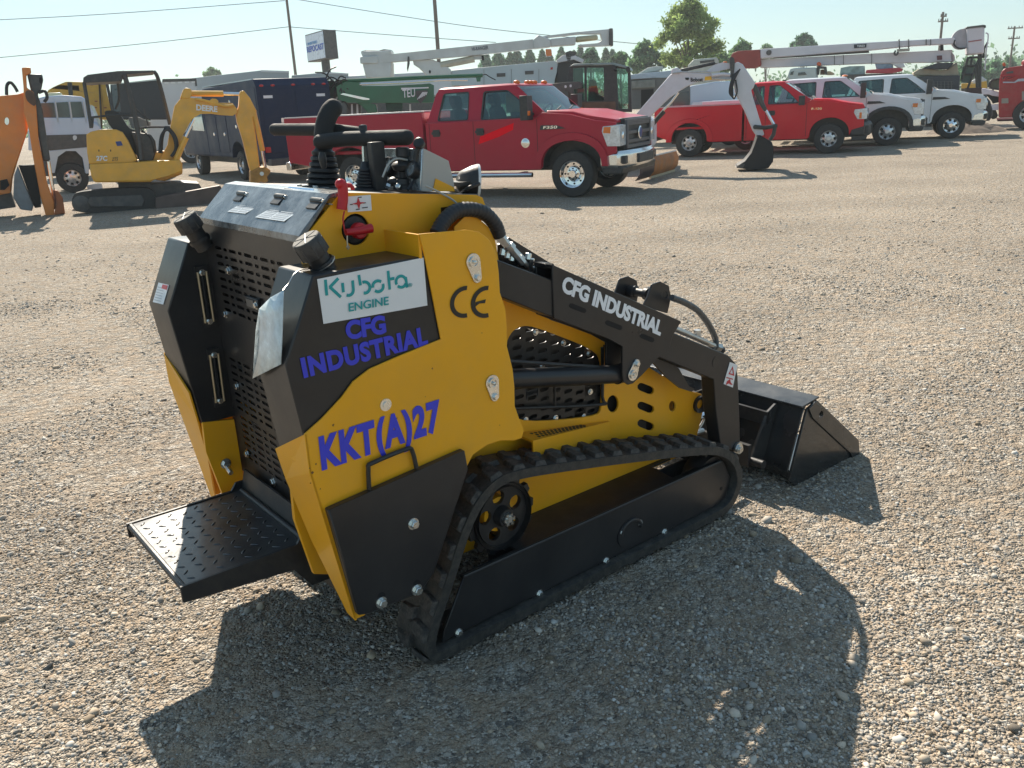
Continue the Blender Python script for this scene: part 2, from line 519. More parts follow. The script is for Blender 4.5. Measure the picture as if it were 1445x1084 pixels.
# lower hull with grille opening and holes
HL = 0.195
low = PS([(700, 405), (860, 470), (872, 520), (888, 505)], HL)
low_out = [S(700, 400, HL), S(778, 452, HL), S(858, 478, HL), S(870, 522, HL), S(915, 518, HL), S(960, 545, HL), S(978, 553, HL), S(990, 556, HL), S(995, 570, HL), S(991, 585, HL), S(986, 606, HL), S(982, 622, HL)]
low_out += [(1.17, 0.24), (0.1, 0.22), (-0.40, 0.22), (-0.40, 0.70), (0.0, 0.70), (0.06, 1.0)]
gr_open = PS([(713, 488), (722, 468), (738, 459), (760, 463), (840, 494), (850, 512), (850, 576), (842, 588), (735, 597), (722, 580)], HL)
gr_open = chaikin(gr_open, 2)
def el(px, py, rx, ry, y, n=20): return [S(px + rx * math.cos(2 * PI * k / n), py + ry * math.sin(2 * PI * k / n), y) for k in range(n)]
def sl(px, py, l, h, y, ang):
    c = S(px, py, y); c2 = S(px + 12, py, y); k = math.hypot(c2[0] - c[0], c2[1] - c[1]) / 12
    return [S(px + (x * math.cos(R(ang)) - z * math.sin(R(ang))), py + (x * math.sin(R(ang)) + z * math.cos(R(ang))), y) for x, z in slot(0, 0, l, h)]
holes = [gr_open, el(865, 570, 8, 12, HL), sl(911.5, 548.5, 25, 11, HL, 22), sl(911.5, 575, 25, 11, HL, 22), sl(911.5, 600, 25, 11, HL, 22), el(949, 573.5, 4.6, 7.4, HL)]
b = MB(); b.prism(low_out, HL, HL + 0.01, holes=holes)
body = b.build('lower_hull_plate', YEL, L_, bevel=0.0018)
b = MB(); b.prism(low_out, mir(HL), mir(HL + 0.01)); b.build('lower_hull_plate', YEL, L_)
# pivot bush at the nose
c = S(986, 570, HL); b = MB(); b.lathe([(0, .036), (0, .020), (-.006, .020), (-.012, .036), (0.03, .036)], (c[0], HL - 0.002, c[1]), (0, 1, 0), 28, caps=False)
b.build('pivot_bush', BLK, body)
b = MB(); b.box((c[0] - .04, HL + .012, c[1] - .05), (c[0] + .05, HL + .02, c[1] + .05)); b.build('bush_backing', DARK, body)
# recessed grille
b = MB()
gx0, gz0 = S(712, 595, HL); g = PS([(706, 455), (860, 485), (856, 600), (712, 606)], HL)
xs = [p[0] for p in g]; zs = [p[1] for p in g]; X0, X1, Z0, Z1 = min(xs), max(xs), min(zs), max(zs)
nx, nz = 9, 14
for i in range(nx):
    for j in range(nz):
        x0 = X0 + (X1 - X0) * i / nx; x1 = X0 + (X1 - X0) * (i + 1) / nx; z0 = Z0 + (Z1 - Z0) * j / nz; z1 = Z0 + (Z1 - Z0) * (j + 1) / nz
        sh = (i % 2) * (z1 - z0) * 0.5
        b.prism([(x0, z0 + sh), (x1, z0 + sh), (x1, z1 + sh), (x0, z1 + sh)], HL + .016, HL + .019, holes=[slot((x0 + x1) / 2, (z0 + z1) / 2 + sh, (x1 - x0) * .72, (z1 - z0) * .42, 3)])
gri = b.build('side_grille', BLK2, body)
for p in ((756, 469), (795, 484), (831, 499), (742, 593), (784, 590), (824, 588), (833, 553), (765, 516)):
    q = S(*p, HL + .014); bolt('grille_bolt', (q[0], HL + .015, q[1]), (0, -1, 0), 0.0085, gri)
b = MB(); q = PS([(718, 577), (846, 571), (850, 560), (850, 490)], HL - .004); b.tube([(p[0], HL - .004, p[1]) for p in q], .006, 8, 4)
q = PS([(783, 545), (783, 575)], HL - .004); b.tube([(p[0], HL - .004, p[1]) for p in q], .005, 8); b.build('grille_guard', BLK2, gri)
# shelf over the track with round holes
q = PS([(735, 608), (857, 594)], HL)
b = MB()
A = Vector((q[0][0] - .03, HL, q[0][1])); B = Vector((q[1][0], HL, q[1][1]))
sh_in = [A + Vector((0, .0, .025)), B + Vector((0, 0, .02))]
A2 = S(720, 612, .2); 
b.hexa([(A.x, HL - .1, A.z - .008), (B.x, HL - .012, B.z - .006), (B.x, HL, B.z - .006), (A.x, HL, A.z - .008)], [(A.x, HL - .1, A.z), (B.x, HL - .012, B.z), (B.x, HL, B.z), (A.x, HL, A.z)])
b.hexa([(A.x, HL - .1, A.z - .11), (B.x, HL - .012, B.z - .15), (B.x, HL - .004, B.z - .15), (A.x, HL - .092, A.z - .11)], [(A.x, HL - .1, A.z - .008), (B.x, HL - .012, B.z - .006), (B.x, HL - .004, B.z - .006), (A.x, HL - .092, A.z - .008)])
shf = b.build('side_step', YEL, body)
b = MB()
for i in range(14):
    for j in range(3):
        u = 0.12 + i * 0.042 + (j % 2) * .02; v = .25 + .22 * j
        if u > .72: continue
        x = A.x + (B.x - A.x) * u; yy = HL - .1 + .088 * u; yy = yy + (HL - yy) * v; z = A.z + (B.z - A.z) * u + .0008
        b.cyl((x, yy, z - .001), (x, yy, z), .007, n=10)
b.build('step_holes', BLK2, shf)
# engine bay darkness inside, floor and deck cross plates
b = MB(); b.box((-0.39, HL + .06, .24), (.84, mir(HL + .06), .66)); b.box((-0.38, HY + .08, .70), (0.12, mir(HY + .08), 1.33)); b.prism([(0.10, .66), (.84, .66), (.80, .73), (.12, 1.05)], HL + .06, mir(HL + .06))
b.build('engine_bay', BLK2, L_)
b = MB(); b.box((.86, HL + .02, .25), (.95, mir(HL + .02), .46)); b.build('cross_member', BLK2, L_)

# ---- the two towers: black tank above, yellow shield below
PY = 0.0
face_y = PY + 0.002
tank_face = PS([(598, 364.5), (441, 388.7), (403, 516), (427.5, 612), (519, 520), (620, 478)], PY)
prof_t = [(-0.05, tank_face[1][1]), tank_face[1], tank_face[2], tank_face[3], (-0.54, 0.655), (-0.05, 0.655)]
yel_face = PS([(589.5, 330), (655, 324), (674, 327), (688, 338), (698, 358), (701.5, 385), (703, 412), (711, 436), (713, 462), (713, 488), (721, 520), (723.5, 545), (724, 572), (731, 592), (737, 606), (734, 617), (722, 621), (704, 621), (685, 627), (665, 641)], PY)
yel_face += PS([(640, 690), (600, 780), (575, 815), (530, 850)], PY) + PS([(545, 869), (505, 873), (497, 874), (435, 668), (427, 612), (455, 587), (482, 558), (519, 520), (560, 500), (620, 478)], PY)[0:0]
yel_face += PS([(512, 867), (498, 873), (435, 668), (427.5, 612), (452, 590), (480, 560), (496, 538), (519, 520), (560, 502), (620, 478), (598, 364.5)], PY)
rear_x = lambda z: np.interp(z, [0.27, S(435, 668, PY)[1], tank_face[3][1], tank_face[2][1], tank_face[1][1]], [S(501, 873, PY)[0], S(435, 668, PY)[0], tank_face[3][0], tank_face[2][0], tank_face[1][0]])
YI = 0.20
for sgn, my in sides():
    b = MB(); b.prism(prof_t, my(PY), my(YI))
    tank = b.build('fuel_tank' if sgn > 0 else 'oil_tank', BLK, L_, bevel=0.004)
    b = MB(); b.prism(yel_face, my(PY - .009), my(PY - .002))
    shield = b.build('side_shield', YEL, L_, bevel=0.0018)
    # rear flange of the shield, narrowing to its foot
    zk = tank_face[3][1]
    b = MB()
    ob = [(rear_x(z) - .001, my(PY - .009), z) for z in (zk + .0, 0.77, 0.53, S(501, 873, PY)[1])]
    inn_y = [YI, YI - .01, 0.14, 0.035]; zi = [zk - .10, 0.685, 0.50, S(501, 873, PY)[1] + .005]
    ib = [(rear_x(z) - .001, my(y), z) for y, z in zip(inn_y, zi)]
    for i in range(3):
        q = [ob[i], ib[i], ib[i + 1], ob[i + 1]]
        b.hexa([(p[0] + .006, p[1], p[2]) for p in q], q)
    b.build('shield_flange', YEL, shield)
    # inner yellow cheek under the tank
    b = MB(); b.prism([(-0.43, 0.645), (-0.54, 0.664), (-0.545, .555), (-0.51, 0.365), (-0.43, 0.33)], my(YI - .012), my(YI + .004))
    b.build('inner_cheek', YEL, shield, bevel=.001)
    # return plate between hull and shield
    b = MB()
    xr = yel_face[0][0]
    b.box((xr - .002, min(my(PY - .003), my(HY)), tank_face[1][1] - .004), (xr + .006, max(my(PY - .003), my(HY)), yel_face[0][1] - .002)); b.build('return_plate', YEL, shield)
    # inner arch plate (second skin of the tower)
    ip = [S(p[0], p[1], .14) for p in [(640, 320), (655, 305), (672, 307), (688, 320), (698, 340), (704, 375), (704, 420), (640, 420)]]
    b = MB(); b.prism(ip, my(.136), my(.142)); b.build('inner_arch_plate', YEL, shield, bevel=.001)
    # pivot pins with keeper plates
    for (a_, c_, dx) in (((664, 369), (669.5, 391), 0), ((691, 539), (694.5, 558), 0)):
        p0 = S(a_[0], a_[1], PY); p1 = S(c_[0], c_[1], PY)
        b = MB(); d = Vector((p1[0] - p0[0], p1[1] - p0[1])); n_ = Vector((-d.y, d.x)).normalized(); a0 = math.degrees(math.atan2(n_.y, n_.x))
        ol = arc(p0[0], p0[1], .024, a0, a0 + 180 * (1 if True else -1), 12) + arc(p1[0], p1[1], .0155, a0 + 180, a0 + 360, 10)
        b.prism(ol, my(PY - .015), my(PY - .010)); kp = b.build('keeper_plate', ZINC, shield, bevel=.0008)
        b = MB(); b.lathe([(0, .0155), (.006, .0155), (.006, .011), (.003, .011), (.003, .005), (.010, .005), (.012, .002)], (p0[0], my(PY - .014), p0[1]), (0, -sgn, 0), 20); b.build('pin_end', ZINC, kp)
        bolt('keeper_bolt', (p1[0], my(PY - .014), p1[1]), (0, -sgn, 0), .010, kp)
    # cap bolt near the lettering
    q = S(541.5, 570, PY); b = MB(); b.lathe([(0, .0175), (.003, .0175), (.003, .009), (.006, .009)], (q[0], my(PY - .009), q[1]), (0, -sgn, 0), 22); b.build('cap_bolt', ZINC, shield)
    # black weight plate with handle and bolts
    wp = PS([(462, 720), (655, 635), (660, 662), (612, 808), (592, 836), (520, 866), (505, 868)], PY - .03)
    b = MB(); b.prism(wp, my(PY - .034), my(PY - .011)); wplate = b.build('weight_plate', BLK, L_, bevel=.004)
    hp = PS([(523, 692), (522, 662), (527, 655), (575, 635), (584, 638), (590, 662)], PY - .03)
    b = MB(); b.tube([(p[0], my(PY - .022), p[1]) for p in hp], .0065, 10, 3); b.build('handle', BLK, wplate)
    for p in ((583, 739), (588, 832), (538, 850)):
        q = S(p[0], p[1], PY - .034); bolt('plate_bolt', (q[0], my(PY - .034), q[1]), (0, -sgn, 0), .013, wplate, h=.016)
        if p[1] > 800:
            b = MB(); b.cyl((q[0] + .002, my(PY - .034), q[1] + .018), (q[0] + .002, my(PY - .0347), q[1] + .018), .013, n=16); b.build('bolt_slot', DARK, wplate)
    # filler neck and cap
    zt = tank_face[1][1]
    if sgn > 0:
        n0 = M(458, 378, 2, zt + .0); n1v = S(436, 345, n0[1]); n0 = Vector(n0); tipc = Vector((n1v[0], n0.y, n1v[1]))
        n0 = Vector((n0.x, n0.y, n0.z))
    else:
        n0 = Vector(M(285, 343, 2, zt)); n1v = S(264, 312, n0[1]); tipc = Vector((n1v[0], n0.y, n1v[1]))
    ax = (tipc - n0).normalized(); Ln = (tipc - n0).length
    b = MB(); b.lathe([(-.02, .0285), (Ln - .02, .0285)], n0, ax, 28); b.lathe([(.004, .033), (.012, .035), (.02, .033)], n0, ax, 28, caps=False)
    neck = b.build('filler_neck', BLK2, tank)
    b = MB(); b.lathe([(Ln - .032, .037), (Ln - .028, .0395), (Ln + .012, .0395), (Ln + .017, .037), (Ln + .017, .0), ], n0, ax, 32)
    for k in range(10):
        a_ = k * PI / 5
        t0 = Vector((0, 1, 0)); u_ = ax.cross(t0).normalized(); w_ = ax.cross(u_)
        cc = n0 + ax * (Ln - .03) + (u_ * math.cos(a_) + w_ * math.sin(a_)) * .0378
        b.cyl(cc, cc + ax * .036, .0035, n=6)
    for k in range(3):
        a_ = k * PI / 3
        e_ = (u_ * math.cos(a_) + w_ * math.sin(a_)) * .034
        cc = n0 + ax * (Ln + .018)
        b.tube([cc - e_, cc + e_], .0018, 6)
    b.build('filler_cap', mat('cap_plastic', (.03, .03, .033), .5, var=.2, vscale=30, dust_sheen=.3, dust_sheen_col=(.2, .18, .15)), tank)
    b = MB(); b.lathe([(Ln + .0172, .036), (Ln + .0185, .035), (Ln + .0185, .0)], n0, ax, 28); b.build('cap_dust', mat('dusty_cap', (.24, .225, .2), .75, var=.35, vscale=40, dust_sheen=.5), tank)
    if sgn > 0:
        b = MB(); b.tube([n0 + ax * .012 + (u_ * math.cos(t) + w_ * math.sin(t)) * .037 for t in [k * PI / 8 for k in range(17)]], .0016, 5); b.build('neck_wire', STEEL, neck)

# sight gauges on the inner face of the left tank
tl = [o for o in L_.children if o.name.startswith('oil_tank')][0]
for (a_, b_) in (((283, 383), (294, 454)), ((300, 499), (309, 566))):
    yg = mir(YI) - .0
    p0 = Vector(M(a_[0], a_[1], 1, yg)); p1 = Vector(M(b_[0], b_[1], 1, yg)); d = (p0 - p1).normalized(); s_ = d.cross(Vector((0, 1, 0)))
    b = MB()
    for sg in (-1, 1): b.tube([p1 + s_ * .014 * sg + Vector((0, -.012, 0)), p0 + s_ * .014 * sg + Vector((0, -.012, 0))], .0045, 8)
    sg_ = b.build('sight_gauge', mat('gauge_brass', (.42, .36, .25), .35, .8, var=.1), tl)
    b = MB()
    for c_ in (p0, p1):
        b.box((c_.x - .02, c_.y - .010, c_.z - .018), (c_.x + .02, c_.y, c_.z + .018))
    b.build('gauge_block', BLK2, sg_)
    b = MB(); b.tube([p1 + Vector((0, -.008, 0)), p0 + Vector((0, -.008, 0))], .009, 8); b.build('gauge_glass', DARK, sg_)
    for c_ in (p0 - d * .004, p1 + d * .004): bolt('gauge_bolt', (c_.x, c_.y - .012, c_.z), (0, -1, 0), .009, sg_)

# ---- writing on the right tower
ty = PY - .0005
def P3(px, py, y=ty):
    a_ = M(px, py, 1, y); return Vector((float(a_[0]), y, float(a_[2])))
rt = [o for o in L_.children if o.name.startswith('fuel_tank')][0]
rs_ = [o for o in L_.children if o.name.startswith('side_shield')][0]
def decal(name, quad, m, parent, off=.0012, th=.0012):
    q = [Vector(p) for p in quad]; n = (q[1] - q[0]).cross(q[3] - q[0]).normalized()
    b = MB(); b.hexa([p + n * off for p in q], [p + n * (off + th) for p in q]); return b.build(name, m, parent)
q = [P3(456, 457), P3(602.5, 431), P3(597, 363.5), P3(447, 394)]
st = decal('engine_sticker', q, WHT, rt)
TK = lambda px, py: P3(px, py, ty - .003)
# stroke-built word with cut joints
def strokes(name, chars, wdt, m, parent, y):
    b = MB()
    for pl in chars:
        pts = [S(p[0], p[1], y) for p in pl]
        for i in range(len(pts) - 1):
            a_ = Vector(pts[i]); c_ = Vector(pts[i + 1]); d = (c_ - a_)
            if d.length < 1e-5: continue
            d.normalize(); n = Vector((-d.y, d.x)) * wdt / 2; e = d * wdt * .12
            if i == 0: ea = Vector((0, 0))
            else: ea = e
            eb = Vector((0, 0)) if i == len(pts) - 2 else e
            b.prism([tuple(a_ - n - ea), tuple(c_ - n + eb), tuple(c_ + n + eb), tuple(a_ + n - ea)], y, y - .0008 - .00002 * i)
    return b.build(name, m, parent)
def Z6(x, y): return (380 + x / 3.389, 240 + y / 3.389)
def zz(*pts): return [Z6(*p) for p in pts]
def za(cx, cy, rx, ry, a0, a1, n=8): return [Z6(cx + rx * math.cos(R(a0 + (a1 - a0) * i / n)), cy + ry * math.sin(R(a0 + (a1 - a0) * i / n))) for i in range(n + 1)]
kub = [zz((268, 525), (275, 600)), zz((330, 518), (290, 560), (342, 608)), zz((350, 540), (354, 585)), zz((398, 528), (402, 570)) + za(378, 574, 24, 26, 0, 110),
       zz((428, 502), (436, 552)), za(456, 562, 25, 27, -115, 100, 12), za(520, 556, 25, 26, 165, 305, 10), za(520, 556, 25, 26, -25, 125, 10),
       zz((568, 482), (576, 572)), zz((576, 522), (598, 518)), za(630, 534, 24, 27, 150, 350, 12), za(630, 534, 24, 27, 20, 130, 8), zz((652, 512), (659, 562))]
strokes('engine_brand', kub, .0078, TEAL, st, ty - .0032)
text('engine_word', 'ENGINE', TK(492, 440), TK(548, 430), TK(491.5, 428), TEAL, st, bold=.012)
text('registered_mark', '®', TK(575.5, 405.5), TK(581, 404.5), TK(575.5, 400), TEAL, st)
text('tank_lettering', 'CFG', P3(489, 480), P3(545, 470), P3(485.5, 452), BLUE, rt, caps=True, bold=.05, lift=.001)
text('tank_lettering', 'INDUSTRIAL', P3(428.5, 533.5), P3(604, 486), P3(422.5, 504), BLUE, rt, caps=True, bold=.05, lift=.001, space=1.1)
pyy = PY - .0095
ks = [P3(454, 664, pyy), P3(622, 607, pyy), P3(448.5, 614, pyy)]
text('model_lettering', 'KKT(A)27', ks[0], ks[1], ks[2], BLUE, rs_, caps=True, space=1.12, bold=.048, lift=.001, shear=0)
b = MB(); rg = random.Random(4)
for (px, py) in ((437, 661), (441, 667), (446, 655), (452, 690), (438, 682), (470, 600), (560, 590), (600, 560), (680, 470), (705, 600), (610, 520)):
    q = S(px, py, pyy); n_ = 7; r_ = rg.uniform(.0012, .0035)
    b.prism([(q[0] + r_ * rg.uniform(.5, 1.4) * math.cos(2 * PI * k / n_), q[1] + r_ * rg.uniform(.5, 1.6) * math.sin(2 * PI * k / n_)) for k in range(n_)], pyy - .0002, pyy - .0007)
o_ = b.build('grime_specks', mat('rusty_grime', (.22, .10, .03), .8), rs_); o_['kind'] = 'stuff'
# CE mark from arcs
b = MB()
def ring(pxc, pyc, ri, ro, a0, a1, sq=1.0, n=16):
    o_ = []
    for r_, rng in ((ro, range(n + 1)), (ri, range(n, -1, -1))):
        for k in rng:
            a_ = R(a0 + (a1 - a0) * k / n)
            o_.append(S(pxc + r_ * math.cos(a_) * sq, pyc - r_ * math.sin(a_) - r_ * math.cos(a_) * sq * .16, pyy))
    return o_
b.prism(ring(656, 426, 16.5, 22.5, 82, 278, .95), pyy - .001, pyy - .002)
b.prism(ring(685.5, 426, 16.5, 22.5, 80, 280, .95), pyy - .001, pyy - .002)
b.prism([S(*Z6(1003, 640 - 2), pyy), S(*Z6(1030, 636), pyy), S(*Z6(1034, 618), pyy), S(*Z6(985, 632), pyy), S(*Z6(985, 652), pyy)], pyy - .001, pyy - .0021)
b.build('conformity_mark', INK, rs_)
# data plate on the left tank facet, document pouch on the right facet
# ---- hood, rear grille wall
hr = [Vector(M(421, 325.5, 1, HY + .01)), Vector(M(473, 269, 1, HY + .01))]
hz0, hz1 = hr[0].z - .004, tz + .004
hx0, hx1 = hr[0].x, hr[1].x
b = MB()
hp = [(hx0 - .004, hz0 - .03), (hx0 - .002, hz0 - .01), (hx0 + .012, hz0 + .006), (hx1 - .02, hz1 - .003), (hx1 + .02, hz1 + .002), (hx1 + .02, hz1 - .008), (hx1 - .02, hz1 - .014), (hx0 + .02, hz0 - .008), (hx0 + .008, hz0 - .03)]
HOOD = mat('hood_black', (.05, .055, .06), .25, var=.25, vscale=5, coat=.5, dust_sheen=.8, dust_sheen_col=(.34, .37, .38), bump=.05, bscale=20)  # pale blue-grey layer paints the sky's sheen into the hood colour
b.prism(hp, HY + .004, mir(HY + .004)); hood = b.build('engine_hood', HOOD, L_, bevel=.003)
sl_ = Vector((hx1 - hx0, 0, hz1 - hz0)).normalized(); nh = Vector((-sl_.z, 0, sl_.x))
def H3(px, py, off=.003):
    d = ray(px, py); dl = Vector((float(d @ EX), float(d @ EY), float(d[2]))); c0 = Vector(CL)
    p0 = Vector((hx0 + .012, 0, hz0 + .006))
    t = (p0 - c0).dot(nh) / dl.dot(nh); return c0 + dl * t + nh * off
for p in ((345, 277), (399, 281), (451, 287)):
    c0 = H3(p[0], p[1], 0)
    mx = Matrix((( sl_.x, 0, nh.x, c0.x), (0, 1, 0, c0.y), (sl_.z, 0, nh.z, c0.z), (0, 0, 0, 1)))
    b = MB(); b.box((-.030, -.028, .002), (-.004, .028, .011), mx=mx); b.box((.006, -.026, .002), (.034, .026, .010), mx=mx)
    b.cyl(mx @ Vector((0, -.032, .010)), mx @ Vector((0, .032, .010)), .008, n=10)
    hg = b.build('hood_hinge', BLK2, hood, bevel=.001)
    b = MB(); b.lathe([(0, .006), (.003, .005)], mx @ Vector((.0, -.033, .010)), (0, -1, 0), 10); b.build('hinge_pin', ZINC, hg)
b = MB(); a_ = H3(358, 278, 0); c_ = H3(466, 289, 0)
b.hexa([H3(350, 277.6, .0), H3(470, 289.6, .0), H3(470, 288.8, .0), H3(350, 276.8, .0)], [H3(350, 277.6, .0022), H3(470, 289.6, .0022), H3(470, 288.8, .0022), H3(350, 276.8, .0022)]); b.build('hood_seam', DARK, hood)
FADE = mat('faded_sticker', (.62, .66, .68), .3, var=.12, vscale=60)
for q, ttl in (([(322, 300), (347, 303), (378, 286), (352, 283)], 0), ([(361, 308), (402, 314), (425, 298), (388, 293)], 1)):
    pp = [H3(x, y, 0) for x, y in q]
    s_ = decal('warning_sticker', pp, FADE, hood, off=.003)
    b = MB()
    for r_ in range(6):
        v0 = .1 + r_ * .14
        for (u0, u1) in ((.06, .42), (.5, .93)):
            Q = []
            for (u, v) in ((u0, v0), (u1, v0), (u1, v0 + .06), (u0, v0 + .06)):
                A_ = pp[0].lerp(pp[1], u); B_ = pp[3].lerp(pp[2], u); Q.append(A_.lerp(B_, v) + nh * .0043)
            b.hexa(Q, [p + nh * .0005 for p in Q])
    b.build('small_print', mat('pale_print', (.4, .43, .46), .5, var=0), s_)
b = MB(); Q = [H3(x, y, 0) for x, y in [(403, 268), (443, 273), (444, 268), (410, 265)]]
b.hexa([p + nh * .003 for p in Q], [p + nh * .004 for p in Q]); Q = [H3(x, y, 0) for x, y in [(394, 293), (418, 297), (428, 291), (406, 287)]]; b.hexa([p + nh * .003 for p in Q], [p + nh * .004 for p in Q])
b.build('blue_sticker', mat('blue_sticker', (.12, .28, .5), .3, var=.2, vscale=80), hood)

BX = hx0 + .002
yL, yR = mir(HY + .004), HY + .004
def slotwall(z0, z1, ya, yb, ny, nz, xoff, mask=None, slope=0.0):
    b = MB()
    mp = lambda u, v, w: (w + xoff + slope * (v - z0), u, v)
    long_, short_ = .078, .042
    hs = (z1 - z0) / nz
    for j in range(nz):
        y = ya; k = j
        i = 0
        widths = []
        while y > yb + .03:
            wd = long_ if (i % 2 == 0) else short_
            wd = min(wd, y - yb)
            widths.append((y, wd)); y -= wd; i += 1
        if y > yb: widths.append((y, y - yb))
        for (yy, wd) in widths:
            za_, zb_ = z0 + hs * j, z0 + hs * (j + 1)
            hl = [slot(yy - wd / 2, (za_ + zb_) / 2, wd * .72, hs * .42, 3)] if wd > .035 else []
            b.prism([(yy, za_), (yy - wd, za_), (yy - wd, zb_), (yy, zb_)], 0, .003, mp=mp, holes=hl)
    return b
zt_ = hz0 - .03
# upper grille block with a plain frame round it
GX = BX - .004
def plainwall(rects):
    b = MB()
    for (ya, yb, z0, z1, dx) in rects: b.box((BX + dx - .004, min(ya, yb), z0), (BX + dx - .0005, max(ya, yb), z1))
    return b
za0, za1 = 1.043, 1.272
b = slotwall(za0, za1, yL - .09, yR + .12, 6, 9, BX - .004)
up = b.build('upper_grille', BLK, L_, bevel=0)
b = plainwall([(yL, yR, za1, zt_ + .005, 0), (yL, yL - .09, za0, za1, 0), (yR + .12, yR, za0, za1, 0), (yL, yR, .90, za0, 0)])
rw = b.build('rear_panel', BLK, L_, bevel=0)
b = slotwall(.69, .89, yL - .055, yR + .12, 6, 8, BX - .002); b.build('middle_grille', BLK2, L_)
b = plainwall([(yL, yL - .055, .69, .90, .002), (yR + .12, yR, .69, .90, .002), (yL, yR, .89, .90, .002)]); b.build('rear_panel', BLK2, L_)
b = slotwall(.51, .68, yL - .07, yR + .09, 6, 7, BX - .001); b.build('lower_grille', BLK2, L_)
b = plainwall([(yL, yL - .07, .47, .69, .003), (yR + .09, yR, .47, .69, .003), (yL, yR, .445, .51, .003), (yL, yR, .68, .69, .003)]); b.build('rear_panel', BLK2, L_)
b = plainwall([(yL, yR, .30, .445, .004)]); b.build('rear_sill', YEL, L_)
# latch, bolts, paint edge
q = Vector(M(360, 428, 0, BX - .006)); b = MB(); b.box((BX - .016, q.y - .045, q.z - .018), (BX - .004, q.y + .045, q.z + .018)); la = b.build('door_latch', BLK2, rw, bevel=.002)
b = MB(); b.box((BX - .019, q.y - .018, q.z - .012), (BX - .0165, q.y + .038, q.z + .012)); b.build('latch_paddle', mat('latch_grey', (.16, .165, .17), .3, .6, var=.1), la)
bolt('latch_key', (BX - .016, q.y - .034, q.z), (-1, 0, 0), .009, la)
for p in ((319, 443), (335, 545), (349, 640), (323, 382)):
    q = M(p[0], p[1], 0, BX - .005); bolt('panel_bolt', (BX - .004, float(q[1]), float(q[2])), (-1, 0, 0), .011, rw)
for p in ((365, 685), (387, 680), (390, 698)):
    q = M(p[0], p[1], 0, BX); bolt('sill_bolt', (BX - .001, float(q[1]), float(q[2])), (-1, 0, 0), .012, rw)

# ---- standing platform
PZ = .42
plx0, plx1 = -.848, -.51
py0, py1 = .295, .805
DIA = mat('tread_plate', (.05, .052, .056), .3, .35, var=.35, vscale=5, coat=.2, dust_sheen=.35, dust_sheen_col=(.2, .19, .17), bump=.05, bscale=40)
b = MB(); b.box((plx0, py0, PZ - .012), (plx1 + .06, py1, PZ)); plat = b.build('standing_platform', DIA, L_, bevel=.003)
b = MB()
k = 0
for i in range(9):
    for j in range(13):
        x = plx0 + .03 + i * .043; y = py0 + .03 + j * .041 + (i % 2) * .0205
        if y > py1 - .02 or x > plx1 + .04: continue
        a_ = PI / 4 if (i + j) % 2 else -PI / 4
        mx = Matrix.Translation((x, y, PZ)) @ Matrix.Rotation(a_, 4, 'Z')
        b.ball((0, 0, 0), (1, 1, 1), 8, 6, mx=mx @ Matrix.Diagonal((.0135, .004, .0028, 1)))
o = b.build('raised_tread', DIA, plat); o['kind'] = 'stuff'
# the ball helper adds the centre after mx, so build edges and skirts next
b = MB()
b.tube([(plx0, py0 - .004, PZ - .008), (plx0, py1 + .004, PZ - .008)], .011, 10)
b.prism([(plx0 - .012, PZ + .004), (plx0 - .012, PZ - .045), (plx0 + .03, PZ - .05), (plx1 - .02, PZ - .075), (plx1 + .03, PZ - .15), (plx1 + .10, PZ - .15), (plx1 + .10, PZ + .03), (plx1 + .02, PZ + .03), (plx1, PZ + .004)], py0 - .010, py0)
b.prism([(plx0 - .012, PZ + .004), (plx0 - .012, PZ - .045), (plx0 + .03, PZ - .05), (plx1 - .02, PZ - .075), (plx1 + .03, PZ - .15), (plx1 + .10, PZ - .15), (plx1 + .10, PZ + .03), (plx1 + .02, PZ + .03), (plx1, PZ + .004)], py1, py1 + .010)
b.build('platform_edge', BLK2, plat, bevel=.003)
b = MB(); b.hexa([(plx1 + .035, py0, PZ), (plx1 + .035, py1, PZ), (plx1 + .042, py1, PZ), (plx1 + .042, py0, PZ)], [(plx1 + .055, py0, PZ + .07), (plx1 + .055, py1, PZ + .07), (plx1 + .062, py1, PZ + .07), (plx1 + .062, py0, PZ + .07)])
b.cyl((plx1 + .03, py0 + .02, PZ + .005), (plx1 + .03, py1 - .02, PZ + .005), .010, n=12)
b.build('platform_bracket', BLK2, plat)
b = MB(); b.box((plx1 + .05, py0 + .08, .26), (BX + .05, py1 - .08, .36)); b.box((-.42, .22, .24), (-.3, .88, .32)); b.build('tow_beam', BLK2, L_)
bolt('stop_bolt', (-.49, mir(YI) - .02, .50), (0, -1, 0), .014, plat); b = MB(); b.cyl((-.49, mir(YI), .50), (-.49, mir(YI) - .06, .475), .009, n=10); b.build('stop_stud', ZINC, plat)

tz_full = tz; tz = tz - .022
# ---- controls on the deck; placed on planes that run across the loader
def tubeP(b, pts, y, r, n=12, smooth=0): b.tube([(S(p[0], p[1], y)[0], y, S(p[0], p[1], y)[1]) for p in pts], r, n, smooth)
def atdeck(px, py): return Vector(M(px, py, 2, tz + .002))
def boot(px, py_b, py_t, r0, r1, folds, y):
    base = Vector((S(px, py_b, y)[0], y, tz + .002)); top = Vector((S(px - 1, py_t, y)[0], y, S(px - 1, py_t, y)[1]))
    b = MB(); Lb = (top - base).length; prof = [(0, r0 * 1.25), (.006, r0 * 1.25), (.008, r0)]
    for k in range(folds):
        h = .01 + (Lb - .03) * k / folds; h2 = .01 + (Lb - .03) * (k + 1) / folds; r_ = r0 + (r1 - r0) * k / folds
        prof += [(h, r_ * .86), (h + (h2 - h) * .25, r_), (h + (h2 - h) * .75, r_), (h + (h2 - h) * .95, r_ * .84)]
    prof += [(Lb - .016, r1 * .8), (Lb, r1 * .55)]
    b.lathe(prof, base, top - base, 28)
    return b.build('rubber_boot', HOSE, L_, ang=50), base, top
y1c = .62
